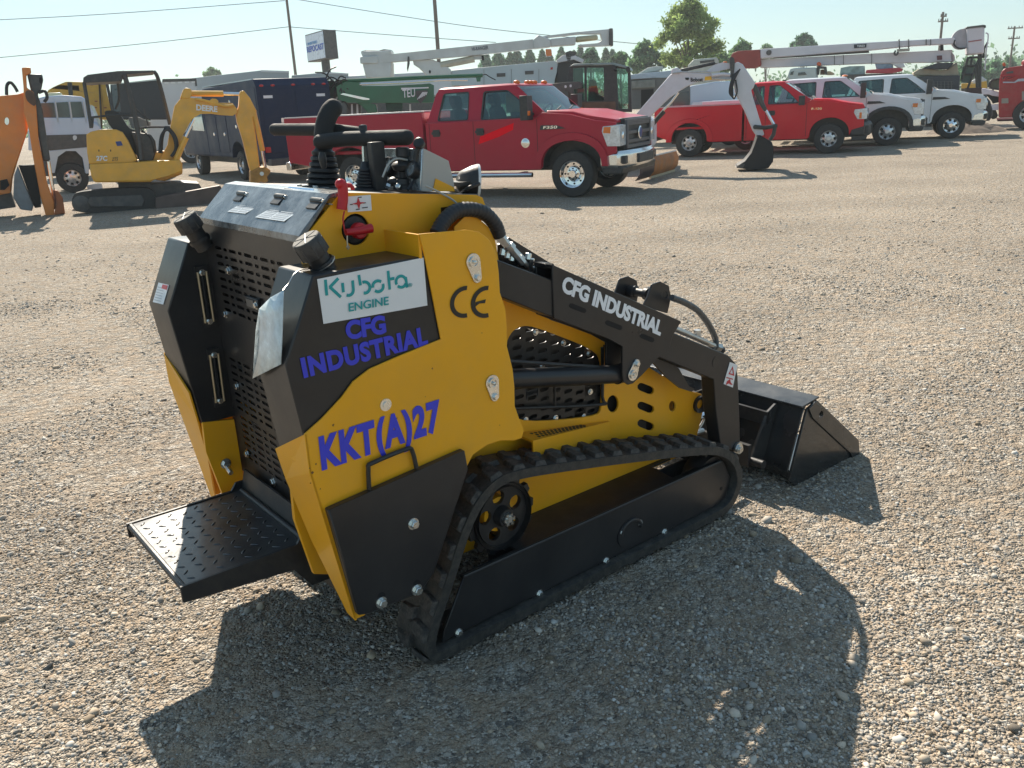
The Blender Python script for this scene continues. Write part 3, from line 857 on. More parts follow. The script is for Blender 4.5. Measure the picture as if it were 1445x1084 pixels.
bo, bb, bt = boot(457, 262, 203, .056, .033, 6, y1c)
BPLATE = mat('boot_plate', (.3, .3, .3), .35, .8, var=.2)
b = MB(); b.box((bb.x - .068, y1c - .068, tz + .002), (bb.x + .068, y1c + .068, tz + .009)); bp = b.build('boot_flange', BPLATE, bo, bevel=.002)
for sx in (-1, 1):
    for sy in (-1, 0, 1): bolt('flange_bolt', (bb.x + .058 * sx, y1c + .057 * sy, tz + .009), (0, 0, 1), .008, bp)
# steering grips (foam) : thick upright grip, left bar, cross bar
b = MB(); tubeP(b, [(456, 207), (456.5, 192), (459, 174), (465, 159), (470, 153)], y1c, .030, 16, 5)
q = S(470, 153, y1c); b.ball((q[0], y1c, q[1]), .0298); q = S(457, 207, y1c); b.ball((q[0], y1c, q[1]), .028)
b.build('steering_grip', FOAM, L_)
b = MB()
yb_ = y1c + .03
A_ = Vector(M(450, 183, 1, yb_)); B_ = Vector(M(388, 183, 1, yb_ + .22)); b.tube([A_, A_.lerp(B_, .5), B_], .0195, 16)
b.ball(B_, .0195); b.build('steering_grip', FOAM, L_)
b = MB(); A_ = Vector(M(452, 200, 1, y1c - .03)); B_ = Vector(M(574, 194, 1, y1c - .33)); b.tube([A_, A_.lerp(B_, .3) + Vector((0, 0, .004)), B_], .0225, 16, 4); b.ball(A_, .0225); b.ball(B_, (.0225, .02, .0225))
b.build('steering_grip', FOAM, L_)
b = MB(); A_ = Vector(M(466, 181, 1, y1c + .02)); B_ = Vector(M(512, 187, 1, y1c - .10)); b.tube([A_, B_], .016, 14); b.build('reference_bar', FOAM, L_)
# posts carrying the bar
b = MB()
yp = .346
q0 = S(535, 268, yp); q1 = S(534, 200, yp)
b.box((q0[0] - .018, yp - .012, tz), (q0[0] + .026, yp + .016, q1[1])); 
yq = .419; q0 = S(524, 266, yq); q1 = S(523, 205, yq); b.box((q0[0] - .008, yq - .008, tz), (q0[0] + .012, yq + .008, q1[1]))
b.build('bar_post', BLK2, L_, bevel=.003)
# lever with capped top
b = MB(); tubeP(b, [(516, 266), (513, 200), (512, 176)], .447, .0065, 10); lv = b.build('control_lever', ZINC, L_)
b = MB(); q0 = S(513, 190, .447); q1 = S(512.5, 175, .447); b.lathe([(-.004, .012), (.024, .013), (.028, .011)], (q0[0], .447, q0[1]), (0, 0, 1), 16); b.build('lever_knob', BLK2, lv)
sb, sbb, sbt = boot(516, 266, 228, .031, .018, 6, .383)
# slim throttle lever
b = MB(); tubeP(b, [(462, 262), (456.5, 235)], .74, .0055, 10); lv = b.build('throttle_lever', STEEL, L_)
b = MB(); b.tube([(S(457.5, 238, .51)[0], .51, S(457.5, 238, .51)[1]), (S(455, 224, .51)[0], .51, S(455, 224, .51)[1]), (S(454.6, 215, .51)[0], .51, S(454.6, 215, .51)[1])], .010, 12, 3, rfun=lambda t: .75 + .45 * math.sin(t * PI)); b.build('lever_knob', BLK2, lv)
# joystick head with linkage
yj = .31
b = MB()
q = S(570, 262, yj); jx = q[0]
b.lathe([(0, .036), (.012, .034), (.016, .028), (.03, .026), (.034, .014), (.05, .014), (.056, .030), (.07, .036), (.078, .030), (.082, .018), (.094, .018), (.096, .022), (.118, .021), (.122, .016)], (jx, yj, tz), (.05, 0, 1), 20)
b.ball((jx + .03, yj - .02, tz + .02), (.03, .024, .014)); b.ball((jx - .02, yj + .02, tz + .024), (.022, .022, .014))
j_ = b.build('auxiliary_valve', BLK2, L_)
b = MB()
for k in range(5):
    a_ = k * 1.3; b.lathe([(0, .009), (.012, .009), (.014, .006)], (jx + .045 * math.cos(a_), yj + .035 * math.sin(a_), tz + .01), (math.cos(a_), math.sin(a_), .5), 6)
b.cyl((jx + .02, yj, tz + .02), (jx + .11, yj - .06, tz + .012), .008, n=8); b.build('valve_fitting', ZINC, j_)
# bright instrument housing with a slanted cheek
INS = mat('galvanised_sheet', (.62, .64, .64), .22, .9, var=.15, vscale=30, bump=.05, bscale=20)
GREYC = mat('grey_cheek', (.42, .41, .38), .45, var=.06)
yi0, yi1 = .218, .565
yi1 = yi0 + .33
prof_i = PS([(597, 209.5), (632, 227), (639, 254), (641, 270), (594, 270)], yi0)
b = MB(); b.prism(prof_i, yi0 + .004, yi1); ins = b.build('instrument_housing', INS, L_, bevel=.003)
ck = PS([(597, 209), (608, 209), (632, 228), (640, 268), (598, 268)], yi0)
b = MB(); b.prism(prof_i, yi0 - .004, yi0 + .003); b.build('housing_cheek', GREYC, ins, bevel=.001)
b = MB(); b.prism(PS([(609, 270), (613, 252), (638, 264), (640, 270)], yi0), yi0 - .008, yi0 - .0045); b.build('cheek_bracket', YEL, ins)
dv = Vector((-.33, 0, .94))
for (px, py, r_) in ((548, 236, .030), (582, 240, .026)):
    q = S(px, py, .383); c0 = Vector((prof_i[4][0] + .004, M(px, py, 0, prof_i[4][0])[1], M(px, py, 0, prof_i[4][0])[2]))
    b = MB(); b.lathe([(-.02, r_), (.012, r_), (.014, r_ * .86), (.008, r_ * .84), (.008, .001)], c0, (-.9, 0, .35), 24); gg = b.build('gauge', BLK2, ins)
    b = MB(); b.lathe([(.009, r_ * .8), (.0095, .001)], c0, (-.9, 0, .35), 24); b.build('gauge_face', INS, gg)
# gauge stem on top
b = MB(); q = S(592, 203, .24); c0 = Vector((q[0], .24, q[1])); b.tube([c0 + Vector((-.02, .01, -.09)), c0 + Vector((-.01, .01, -.04)), c0], .009, 10, 3)
b.lathe([(-.012, .014), (.008, .017), (.012, .013)], c0, (-.65, -.5, .4), 22); b.build('tilt_gauge', BLK2, L_)
# cables
b = MB(); tubeP(b, [(600, 262), (617, 270), (640, 283), (650, 294), (664, 295)], HY - .01, .003, 6, 4); tubeP(b, [(540, 250), (548, 232), (560, 224), (575, 226)], .29, .003, 6, 4); b.build('cable', mat('grey_cable', (.45, .44, .4), .5, var=.05), L_)
b = MB(); tubeP(b, [(590, 262), (606, 240), (600, 222), (590, 212)], .246, .006, 8, 4); tubeP(b, [(575, 268), (590, 250), (604, 246), (612, 262)], .255, .005, 8, 4); b.build('cable_loom', HOSE, L_)
# work light at the front of the deck
q = S(665, 258, .237); wl = Vector((q[0], .237, q[1]))
b = MB(); axw = Vector((.80, -.42, -.1)).normalized()
b.lathe([(-.045, .02), (-.035, .034), (0, .052), (.014, .056)], wl, axw, 28); wlo = b.build('work_light', BLK2, L_)
b = MB(); b.lathe([(.014, .057), (.022, .057), (.022, .05), (.014, .05)], wl, axw, 28, caps=False); b.build('light_rim', mat('white_rim', (.7, .7, .68), .3, var=.03), wlo)
b = MB(); b.lathe([(.012, .05), (.016, .04), (.018, .001)], wl, axw, 24); b.build('light_lens', INS, wlo)
b = MB(); b.tube([wl + Vector((0, .05, 0)), wl + Vector((-.05, .055, -.01)), wl + Vector((-.05, 0, -.03)), wl + Vector((-.05, -.05, -.01)), wl + Vector((-.01, -.055, 0))], .006, 8, 4); b.box((wl.x - .07, .20, tz), (wl.x - .03, .28, tz + .012)); b.build('light_bracket', BLK2, wlo)
# red battery switch, lanyard handle and its label
b = MB(); kc = Vector((keyc[0], HY - .006, keyc[1]))
b.lathe([(-.002, .022), (-.02, .022), (-.024, .018)], kc + Vector((0, -.0, -.002)), (0, 1, 0), 20); 
q0 = S(488, 328, HY - .03); q1 = S(524, 322, HY - .03)
b.tube([(q0[0], HY - .03, q0[1]), (S(505, 326, HY - .03)[0], HY - .03, S(505, 326, HY - .03)[1]), (q1[0], HY - .03, q1[1])], .011, 12, 3, rfun=lambda t: .8 + .4 * t); b.build('isolator_key', REDP, L_)
b = MB(); b.lathe([(0, .036), (.01, .036), (.011, .03)], (kc.x, HY + .016, kc.z), (0, -1, 0), 24); b.build('isolator_body', HOSE, L_)
b = MB(); tubeP(b, [(479, 259), (483, 262), (484, 280), (482, 296)], HY - .02, .014, 14, 3); q = S(480, 260, HY - .02); b.ball((q[0], HY - .02, q[1]), .014); tubeP(b, [(480, 262), (495, 262), (498, 268)], HY - .01, .006, 8, 2); sk = b.build('lanyard_handle', REDP, L_)
b = MB(); tubeP(b, [(486, 298), (484, 310), (487, 328), (490, 332)], HY - .028, .0022, 6, 3); b.build('lanyard', REDP, sk)
b = MB(); tubeP(b, [(490, 332), (490, 342), (491, 349)], HY - .028, .0022, 6); tubeP(b, [(491, 346), (493, 349), (491, 352), (489, 349), (491, 346)], HY - .028, .0015, 6); b.build('lanyard_ring', STEEL, sk)
hq = [P3(490.5, 299.5, HY), P3(524, 297, HY), P3(522.5, 275, HY), P3(488.5, 277.5, HY)]
lb = decal('switch_label', hq, WHT, hull)
b = MB(); cc = S(506, 287, HY - .004); 
for (rx, rz_) in ((.022, .0035), (.006, .016)): b.prism([(cc[0] - rx, cc[1]), (cc[0], cc[1] - rz_), (cc[0] + rx, cc[1]), (cc[0], cc[1] + rz_)], HY - .0038, HY - .0046 - rx * .01)
b.build('label_mark', REDI, lb)
b = MB()
for (px, py, w_) in ((496, 288.6, 4), (514, 286.5, 5), (508, 278.5, 5), (515, 293, 9), (505, 295.5, 6)):
    cc = S(px, py, HY - .004); b.box((cc[0] - w_ * .001, HY - .0045, cc[1] - .0012), (cc[0] + w_ * .001, HY - .0036, cc[1] + .0012))
b.build('label_print', INK, lb)
# data plate on the left tank, cleaning pouch on the right
def on_facet(px, py, my_, off=.0):
    """point on the sloping rear facet between the top edge and the rear corner"""
    a_ = Vector((tank_face[1][0], 0, tank_face[1][1])); c_ = Vector((tank_face[2][0], 0, tank_face[2][1]))
    e = (a_ - c_).normalized(); n = Vector((-e.z, 0, e.x)); d = ray(px, py); dl = Vector((float(d @ EX), float(d @ EY), float(d[2]))); c0 = Vector(CL)
    t = (a_ - c0).dot(n) / dl.dot(n); return c0 + dl * t + n * off
dp = decal('data_plate', [on_facet(*p, 0) for p in ((216.5, 426.5), (231, 430), (239, 402.5), (224.5, 399))], WHT, tl, off=.001)
b = MB()
for k in range(6):
    Q = [on_facet(*p, 0, .0035) for p in ((219 + k * 1.0, 424 - k * 3.6), (228 + k * 1.0, 426.3 - k * 3.6), (228.2 + k * 1.0, 425.2 - k * 3.6), (219.2 + k * 1.0, 422.9 - k * 3.6))]
    b.hexa(Q, [p + Vector((-.0005, 0, .0003)) for p in Q])
b.build('plate_print', GREYP, dp)
Q = [on_facet(*p, 0, .0035) for p in ((229.5, 407.5), (236.5, 409.5), (238, 403.5), (231, 402))]; b = MB(); b.hexa(Q, [p + Vector((-.0006, 0, .0004)) for p in Q]); b.build('plate_emblem', REDI, dp)
# clear document pouch hanging over the right tank's rear corner
POU = mat('clear_pouch', (.62, .72, .76), .18, var=.18, vscale=40, bump=.5, bscale=30, coat=.6)
pm = [[(406, 411), (388, 421), (372, 437), (371, 452)], [(405, 440), (392, 446), (375, 455), (367, 468)], [(404, 475), (390, 482), (374, 488), (365, 500)], [(402, 515), (390, 521), (376, 528), (362.5, 535)]]
b = MB(); g_ = []
yy = [.02, .07, .13, .195]
for r_ in pm:
    for k, p in enumerate(r_):
        v = Vector(M(p[0], p[1], 1, yy[k])); g_.append(v + Vector((-.012, 0, .004)))
n = 4; F = [[r * n + c, r * n + c + 1, (r + 1) * n + c + 1, (r + 1) * n + c] for r in range(3) for c in range(3)]
b.add(g_, F); po = b.build('document_pouch', POU, L_, ang=80); s_ = po.modifiers.new('t', 'SOLIDIFY'); s_.thickness = .003
b = MB(); b.tube([g_[0], Vector(M(412, 400, 1, .04)) + Vector((-.01, 0, 0)), Vector(M(418, 384, 1, .06)), Vector(M(440, 378, 1, .10))], .0015, 6, 5); b.build('pouch_string', STEEL, po)

# ---- lift arms
AY0, AY1 = .055, .130
sleeve = PS([(779, 372), (962, 454), (950, 478), (990, 492)], AY0)
rear_arm = PS([(660, 348), (700, 366), (781, 396), (781, 448), (701, 417), (660, 402)], AY0)
sl_o = PS([(779, 373.5), (961, 453.5), (948, 476), (945, 490), (927, 506), (905, 530), (893, 541), (886, 543), (879, 538), (878, 528), (878, 489), (858, 478), (781, 449)], AY0 - .004)
fore = PS([(925, 462), (952, 470), (1016, 496), (1030, 502), (1040, 513), (1043, 530), (1046, 600), (1046, 636), (1019, 634), (1012, 580), (1009, 536), (925, 502)], AY0)
for sgn, my in sides():
    b = MB(); b.prism(rear_arm, my(AY0), my(AY1)); arm = b.build('lift_arm', BLK, L_, bevel=.003)
    b = MB(); b.prism(sl_o, my(AY0 - .006), my(AY0 + .004)); b.prism(sl_o, my(AY1 - .002), my(AY1 + .008))
    t0, t1 = sl_o[0], sl_o[1]; dn = (.0, -.012)
    b.prism([t0, t1, (t1[0], t1[1] - .012), (t0[0], t0[1] - .012)], my(AY0 - .003), my(AY1 + .005)); b.build('arm_sleeve', BLK, arm, bevel=.002)
    b = MB(); b.prism(fore, my(AY0 + .006), my(AY1 - .004)); b.build('fore_arm', BLK, arm, bevel=.004)
    # inner brace below the arm
    br = PS([(925, 505), (948, 514), (958, 520), (972, 545), (981, 549), (976, 553), (960, 548), (940, 532), (922, 512)], AY0 + .05)
    b = MB(); b.prism(br, my(AY0 + .05), my(AY0 + .06)); b.build('arm_gusset', BLK, arm)
    # embossed slots
    b = MB()
    for (x, y, l_) in ((815, 435, 26), (866, 459, 26), (913, 477, 22)):
        b.prism(sl(x, y, l_, 7, AY0 - .006, 22), my(AY0 - .0066), my(AY0 - .0058))
    o_ = b.build('arm_slots', DARK, arm); o_['kind'] = 'stuff'
    p0 = S(897, 513, AY0 - .006); p1 = S(892, 528, AY0 - .006)
    b = MB(); d = Vector((p1[0] - p0[0], p1[1] - p0[1])); n_ = Vector((-d.y, d.x)).normalized(); a0 = math.degrees(math.atan2(n_.y, n_.x))
    b.prism(arc(p0[0], p0[1], .016, a0 + 180, a0 + 0, 10)[::-1] + arc(p1[0], p1[1], .024, a0 + 180, a0 + 360, 12), my(AY0 - .012), my(AY0 - .007)); kp = b.build('keeper_plate', ZINC, arm, bevel=.0008)
    b = MB(); b.lathe([(0, .016), (.005, .016), (.005, .011), (.003, .011), (.003, .005), (.009, .005)], (p1[0], my(AY0 - .012), p1[1]), (0, -sgn, 0), 18); b.build('pin_end', ZINC, kp)
    bolt('keeper_bolt', (p0[0], my(AY0 - .012), p0[1]), (0, -sgn, 0), .010, kp)
    # lift cylinder
    c0 = S(690, 527, .10); c1 = S(876, 526, .10)
    b = MB(); b.cyl((c0[0] - .1, my(.095), c0[1]), (c1[0] - .015, my(.095), c1[1]), .033, n=28); b.lathe([(-.03, .035), (0, .035)], (c1[0], my(.095), c1[1]), (1, 0, 0), 28)
    lc = b.build('lift_cylinder', BLK, L_, ang=30)
    b = MB(); b.tube([(c0[0], my(.092), c0[1] + .045), (c1[0] - .10, my(.092), c1[1] + .045), (c1[0] - .05, my(.092), c1[1] + .035)], .006, 8, 3); b.build('cylinder_pipe', BLK2, lc)
    q = S(1025, 516, AY0); q2 = S(1028, 545, AY0)
    if sgn > 0:
        w4 = PS([(1021, 542), (1034, 547), (1040.5, 515), (1030, 511)], AY0 + .004)
        b = MB(); b.prism(w4, AY0 + .0045, AY0 + .0035); ws = b.build('hazard_sticker', WHT, arm)
        b = MB(); t_ = PS([(1028, 528), (1036, 530.5), (1034, 517)], AY0 + .003); ti = PS([(1029.8, 526.6), (1034.4, 528), (1033.2, 520)], AY0 + .003)
        b.prism(t_, AY0 + .003, AY0 + .002, holes=[ti]); b.prism(PS([(1025, 532), (1034, 534.5), (1034, 536), (1025, 533.5)], AY0 + .003), AY0 + .003, AY0 + .002)
        b.prism(PS([(1026, 538), (1030, 535), (1031, 540), (1034, 543), (1031, 543), (1028, 541), (1024, 543.5)], AY0 + .003), AY0 + .003, AY0 + .002); b.build('hazard_pictogram', REDI, ws)
        def PA(px, py): return Vector((S(px, py, AY0 - .006)[0], AY0 - .006, S(px, py, AY0 - .006)[1]))
        text('arm_lettering', 'CFG INDUSTRIAL', PA(791, 411), PA(931, 474), PA(796.5, 387), mat('white_lettering', (.88, .88, .9), .5, var=.03), arm, caps=True, bold=.05, lift=.001)
        b = MB(); q0 = S(1010, 511, AY0 + .006); b.cyl((q0[0], AY0 + .0065, q0[1]), (q0[0], AY0 + .0045, q0[1]), .022, n=24); b.build('arm_port', BLK2, arm)
    # arm top channel with pipes and hoses on the right arm
# torque tube between the arms
c0 = S(906, 470, AY0); b = MB(); b.cyl((c0[0] + .1, AY1, c0[1] - .06), (c0[0] + .1, mir(AY1), c0[1] - .06), .045, n=24)
b.build('torque_tube', BLK, L_)
b = MB(); b.prism([(.70, .80), (1.18, .60), (1.18, .61), (.70, .81)], AY1 + .004, mir(AY1 + .004)); b.build('shadow_fill_plate', BLK, L_)  # added plate that closes the gaps in the loader's cast shadow
# hydraulic pipes lying in the channel on the inner side of the right arm
b = MB()
for k, yk in enumerate((AY1 + .015, AY1 + .04)):
    pp = PS([(733, 362), (748, 378), (776, 388), (860, 425), (962, 468), (1000, 484)], yk)
    b.tube([(p[0], yk, p[1]) for p in pp], .009, 10, 4)
b.build('hydraulic_pipe', STEEL, L_)
# inner channel plate of the arm rising behind the pipes
b = MB(); cp = PS([(704, 345), (718, 335), (776, 371), (776, 395), (704, 372)], AY1 + .07); b.prism(cp, AY1 + .07, AY1 + .078); 
cp2 = PS([(700, 366), (782, 398), (782, 404), (700, 372)], AY1); b.prism(cp2, AY1 - .002, AY1 + .07); b.build('hose_channel', BLK, L_)
for p in ((709, 360), (716, 364), (722, 368), (745, 366), (749, 373)):
    q = S(p[0], p[1], AY1 + .02); b = MB(); b.lathe([(0, .01), (.018, .01), (.02, .007)], (q[0], AY1 + .02, q[1]), (.3, 0, 1), 6); b.build('pipe_fitting', ZINC, L_)
b = MB(); q = PS([(743, 385), (747, 367), (750, 366), (749, 382)], AY1 + .01); b.prism(q, AY1 - .0, AY1 + .06); q = PS([(766, 371), (778, 371.5), (781, 377), (779, 378), (776, 374), (766, 373.5)], AY1 + .01); b.prism(q, AY1 - .0, AY1 + .06); b.build('pipe_clamp', BLK2, L_)
# wrapped hoses from the hull to the pipes
for dy, off in ((0.0, 0), (.041, 5)):
    yh = .105 + dy
    pts = [(616, 330), (628, 312), (645, 299), (668, 296), (690, 302), (706, 318), (713, 334)]
    pl = [(S(x + off * .7 - (3 if off else 0), y + off * .2, yh)[0], yh + .03 * (i / 6), S(x + off * .7 - (3 if off else 0), y + off * .2, yh)[1]) for i, (x, y) in enumerate(pts)]
    b = MB(); b.tube(pl, .0215, 16, 14, rfun=lambda t: 1 + .045 * math.sin(t * 150)); hs_ = b.build('hydraulic_hose', HOSE, L_, ang=60)
    e0 = pl[-1]; e1 = S(733 + off, 366 + off * .2, yh + .03)
    b = MB(); d = Vector((e1[0], yh + .03, e1[1])) - Vector(e0); b.lathe([(-.01, .016), (.02, .016), (.021, .013), (.045, .013), (.046, .017), (.065, .017), (.066, .012), (d.length + .02, .011)], e0, d, 6); b.build('hose_fitting', STEEL, hs_)
# quick-coupler spool and flanges on the cross tube
b = MB()
f1 = S(930, 418, .22)
A_ = Vector((f1[0], .22, f1[1]))
b.lathe([(-.005, .012), (-.005, .040), (.006, .040), (.006, .018), (.05, .018), (.052, .024), (.07, .024), (.072, .016), (.12, .017), (.122, .024), (.15, .024), (.165, .016), (.172, .034), (.18, .034), (.18, .01)], A_, (0, 1, 0), 26)
b.build('coupler_spool', BLK2, L_)
b = MB(); w = PS([(912, 418), (918, 401), (930, 397), (942, 403), (945, 420), (940, 442), (905, 432)], .22)
b.prism(w, .212, .220, holes=[el(936, 416, 4, 5, .22, 14)]); w2 = [(p[0], p[1]) for p in w]; b.prism(w2, .38, .388); b.build('coupler_bracket', BLK, L_, bevel=.002)
# wire-wrapped hose loop at the fore arm
yh = .165
b = MB(); pts = [(948, 420), (966, 427), (984, 438), (998, 455), (1008, 474), (1010, 486), (1004, 492)]
b.tube([(S(x, y, yh)[0], yh, S(x, y, yh)[1]) for x, y in pts], .0125, 12, 12, rfun=lambda t: 1 + .06 * math.sin(t * 220)); b.build('coupler_hose', mat('wrapped_hose', (.10, .10, .10), .4, .3, var=.3, vscale=80), L_)
b = MB(); pts = [(955, 465), (985, 478), (1000, 485), (1016, 491)]; b.tube([(S(x, y, yh)[0], yh, S(x, y, yh)[1]) for x, y in pts], .012, 8, 2)
q = S(1014, 490, yh); b.lathe([(-.02, .016), (.01, .018)], (q[0], yh, q[1]), (1, 0, -.4), 6); b.lathe([(-.02, .015), (.02, .015)], (S(984, 476, yh)[0], yh, S(984, 476, yh)[1] + .01), (0, 0, 1), 6); b.build('coupler_fitting', STEEL, L_)
b = MB(); q = S(1018, 494, yh); b.ball((q[0], yh, q[1]), .016); b.build('dust_plug', HOSE, L_)

# ---- attachment plate, tilt rams, bucket
BY0, BY1 = -.012, 1.112
side = PS([(1153.5, 565), (1212, 621), (1214, 648), (1203, 653), (1127, 693), (1114, 678), (1139, 578)], BY0)
rim = PS([(1150, 566.5), (1141, 577), (1146, 590), (1200, 640), (1203, 652), (1213, 648), (1211, 622)], BY0 - .004)
bk = MB()
hb = S(1156.5, 584.5, BY0)
bk.prism(side, BY0, BY0 + .012, holes=[arc(hb[0], hb[1], .016, 0, 340, 14)]); bk.prism(side, BY1 - .012, BY1)
top_f, top_b, bot_b, bot_m, tip = side[0], side[6], side[5], side[4], side[3]
def sheet(p, q, t=.008):
    bk.prism([p, q, (q[0] + t, q[1] + t), (p[0] + t, p[1] + t)], BY0 + .012, BY1 - .012)
back = [(top_f[0] + .01, top_f[1] + .002), (top_b[0] + .0, top_b[1] + .02), (top_b[0] - .02, top_b[1] - .02), (bot_b[0] + .0, bot_b[1] + .04), (bot_b[0] + .02, bot_b[1]), (bot_m[0] + .02, .012), (tip[0] + .02, .012)]
back_i = [(top_f[0] + .01, top_f[1] - .008), (top_b[0] + .01, top_b[1] + .01), (top_b[0] - .01, top_b[1] - .02), (bot_b[0] + .01, bot_b[1] + .045), (bot_b[0] + .035, bot_b[1] + .012), (bot_m[0] + .03, .022), (tip[0] + .02, .020)]
bk.prism(back + back_i[::-1], BY0 + .0125, BY1 - .0125)
BUCK = mat('bucket_black', (.022, .022, .023), .24, var=.2, vscale=4, coat=.3, dust_sheen=.15, dust_sheen_col=(.16, .14, .11), bump=.04, bscale=12)
bucket = bk.build('bucket', BUCK, L_, bevel=.002)
b = MB(); b.prism(rim, BY0 - .008, BY0 - .0005, holes=[arc(hb[0], hb[1], .016, 0, 340, 14)]); b.build('side_cutter', BUCK, bucket, bevel=.0015)
b = MB(); b.prism([(top_b[0] - .03, top_b[1] + .012), (top_f[0] + .02, top_f[1] + .004), (top_f[0] + .02, top_f[1] + .012), (top_b[0] - .03, top_b[1] + .020)], BY0 + .005, BY1 - .005); b.build('top_lip', mat('lip_black', (.05, .052, .055), .3, .2, var=.2, dust_sheen=.3, dust_sheen_col=(.25, .24, .22)), bucket, bevel=.001)
for yk in (.12, .33, .76, .97):
    b = MB(); b.prism([(top_b[0] - .02, top_b[1] + .01), (bot_b[0] - .0, bot_b[1] + .06), (bot_b[0] - .10, bot_b[1] + .02), (bot_b[0] - .11, bot_b[1] + .07), (top_b[0] - .09, top_b[1] - .02)], yk, yk + .012); b.build('bucket_rib', BUCK, bucket, bevel=.001)
b = MB(); b.box((bot_b[0] - .12, .12, .10), (bot_b[0] - .10, .98, .20)); b.box((top_b[0] - .10, .12, top_b[1] - .08), (top_b[0] - .085, .98, top_b[1] - .02)); b.cyl((bot_b[0] - .09, .06, .12), (bot_b[0] - .09, 1.04, .12), .02); b.build('quick_attach_plate', BLK2, L_)
for yk in (.36, .42, .50):
    z0 = .38 - (yk - .36) * .8
    b = MB(); b.cyl((.92, yk, z0 - .06), (bot_b[0] - .1, yk, z0 - .1), .016, n=12); b.build('tilt_ram_rod', CHROME, L_)
b = MB(); b.tube([(1.14, .24, .39), (1.25, .24, .375), (1.30, .25, .35), (1.24, .25, .335), (1.15, .25, .345)], .008, 8, 4); b.tube([(1.14, .22, .31), (1.33, .24, .285)], .012, 8); b.tube([(1.13, .3, .46), (1.34, .3, .42)], .012, 8); b.tube([(1.29, .25, .35), (1.35, .25, .33), (1.30, .25, .28)], .006, 8, 3); b.build('tilt_hose_pipe', STEEL, L_)
b = MB(); b.cyl((.85, .33, .43), (1.17, .33, .40), .033, n=20); b.cyl((.85, .77, .43), (1.17, .77, .40), .033, n=20); b.build('tilt_cylinder', BLK, L_)
q0 = S(1044, 636, AY0 - .01); b = MB(); b.lathe([(0, .02), (.006, .02), (.006, .012), (.012, .012)], (q0[0], AY0 - .006, q0[1] + .005), (0, -1, 0), 16); b.prism(arc(q0[0], q0[1] + .01, .024, 0, 340, 14), AY0 - .006, AY0 + .004); b.build('lower_pin', ZINC, L_)
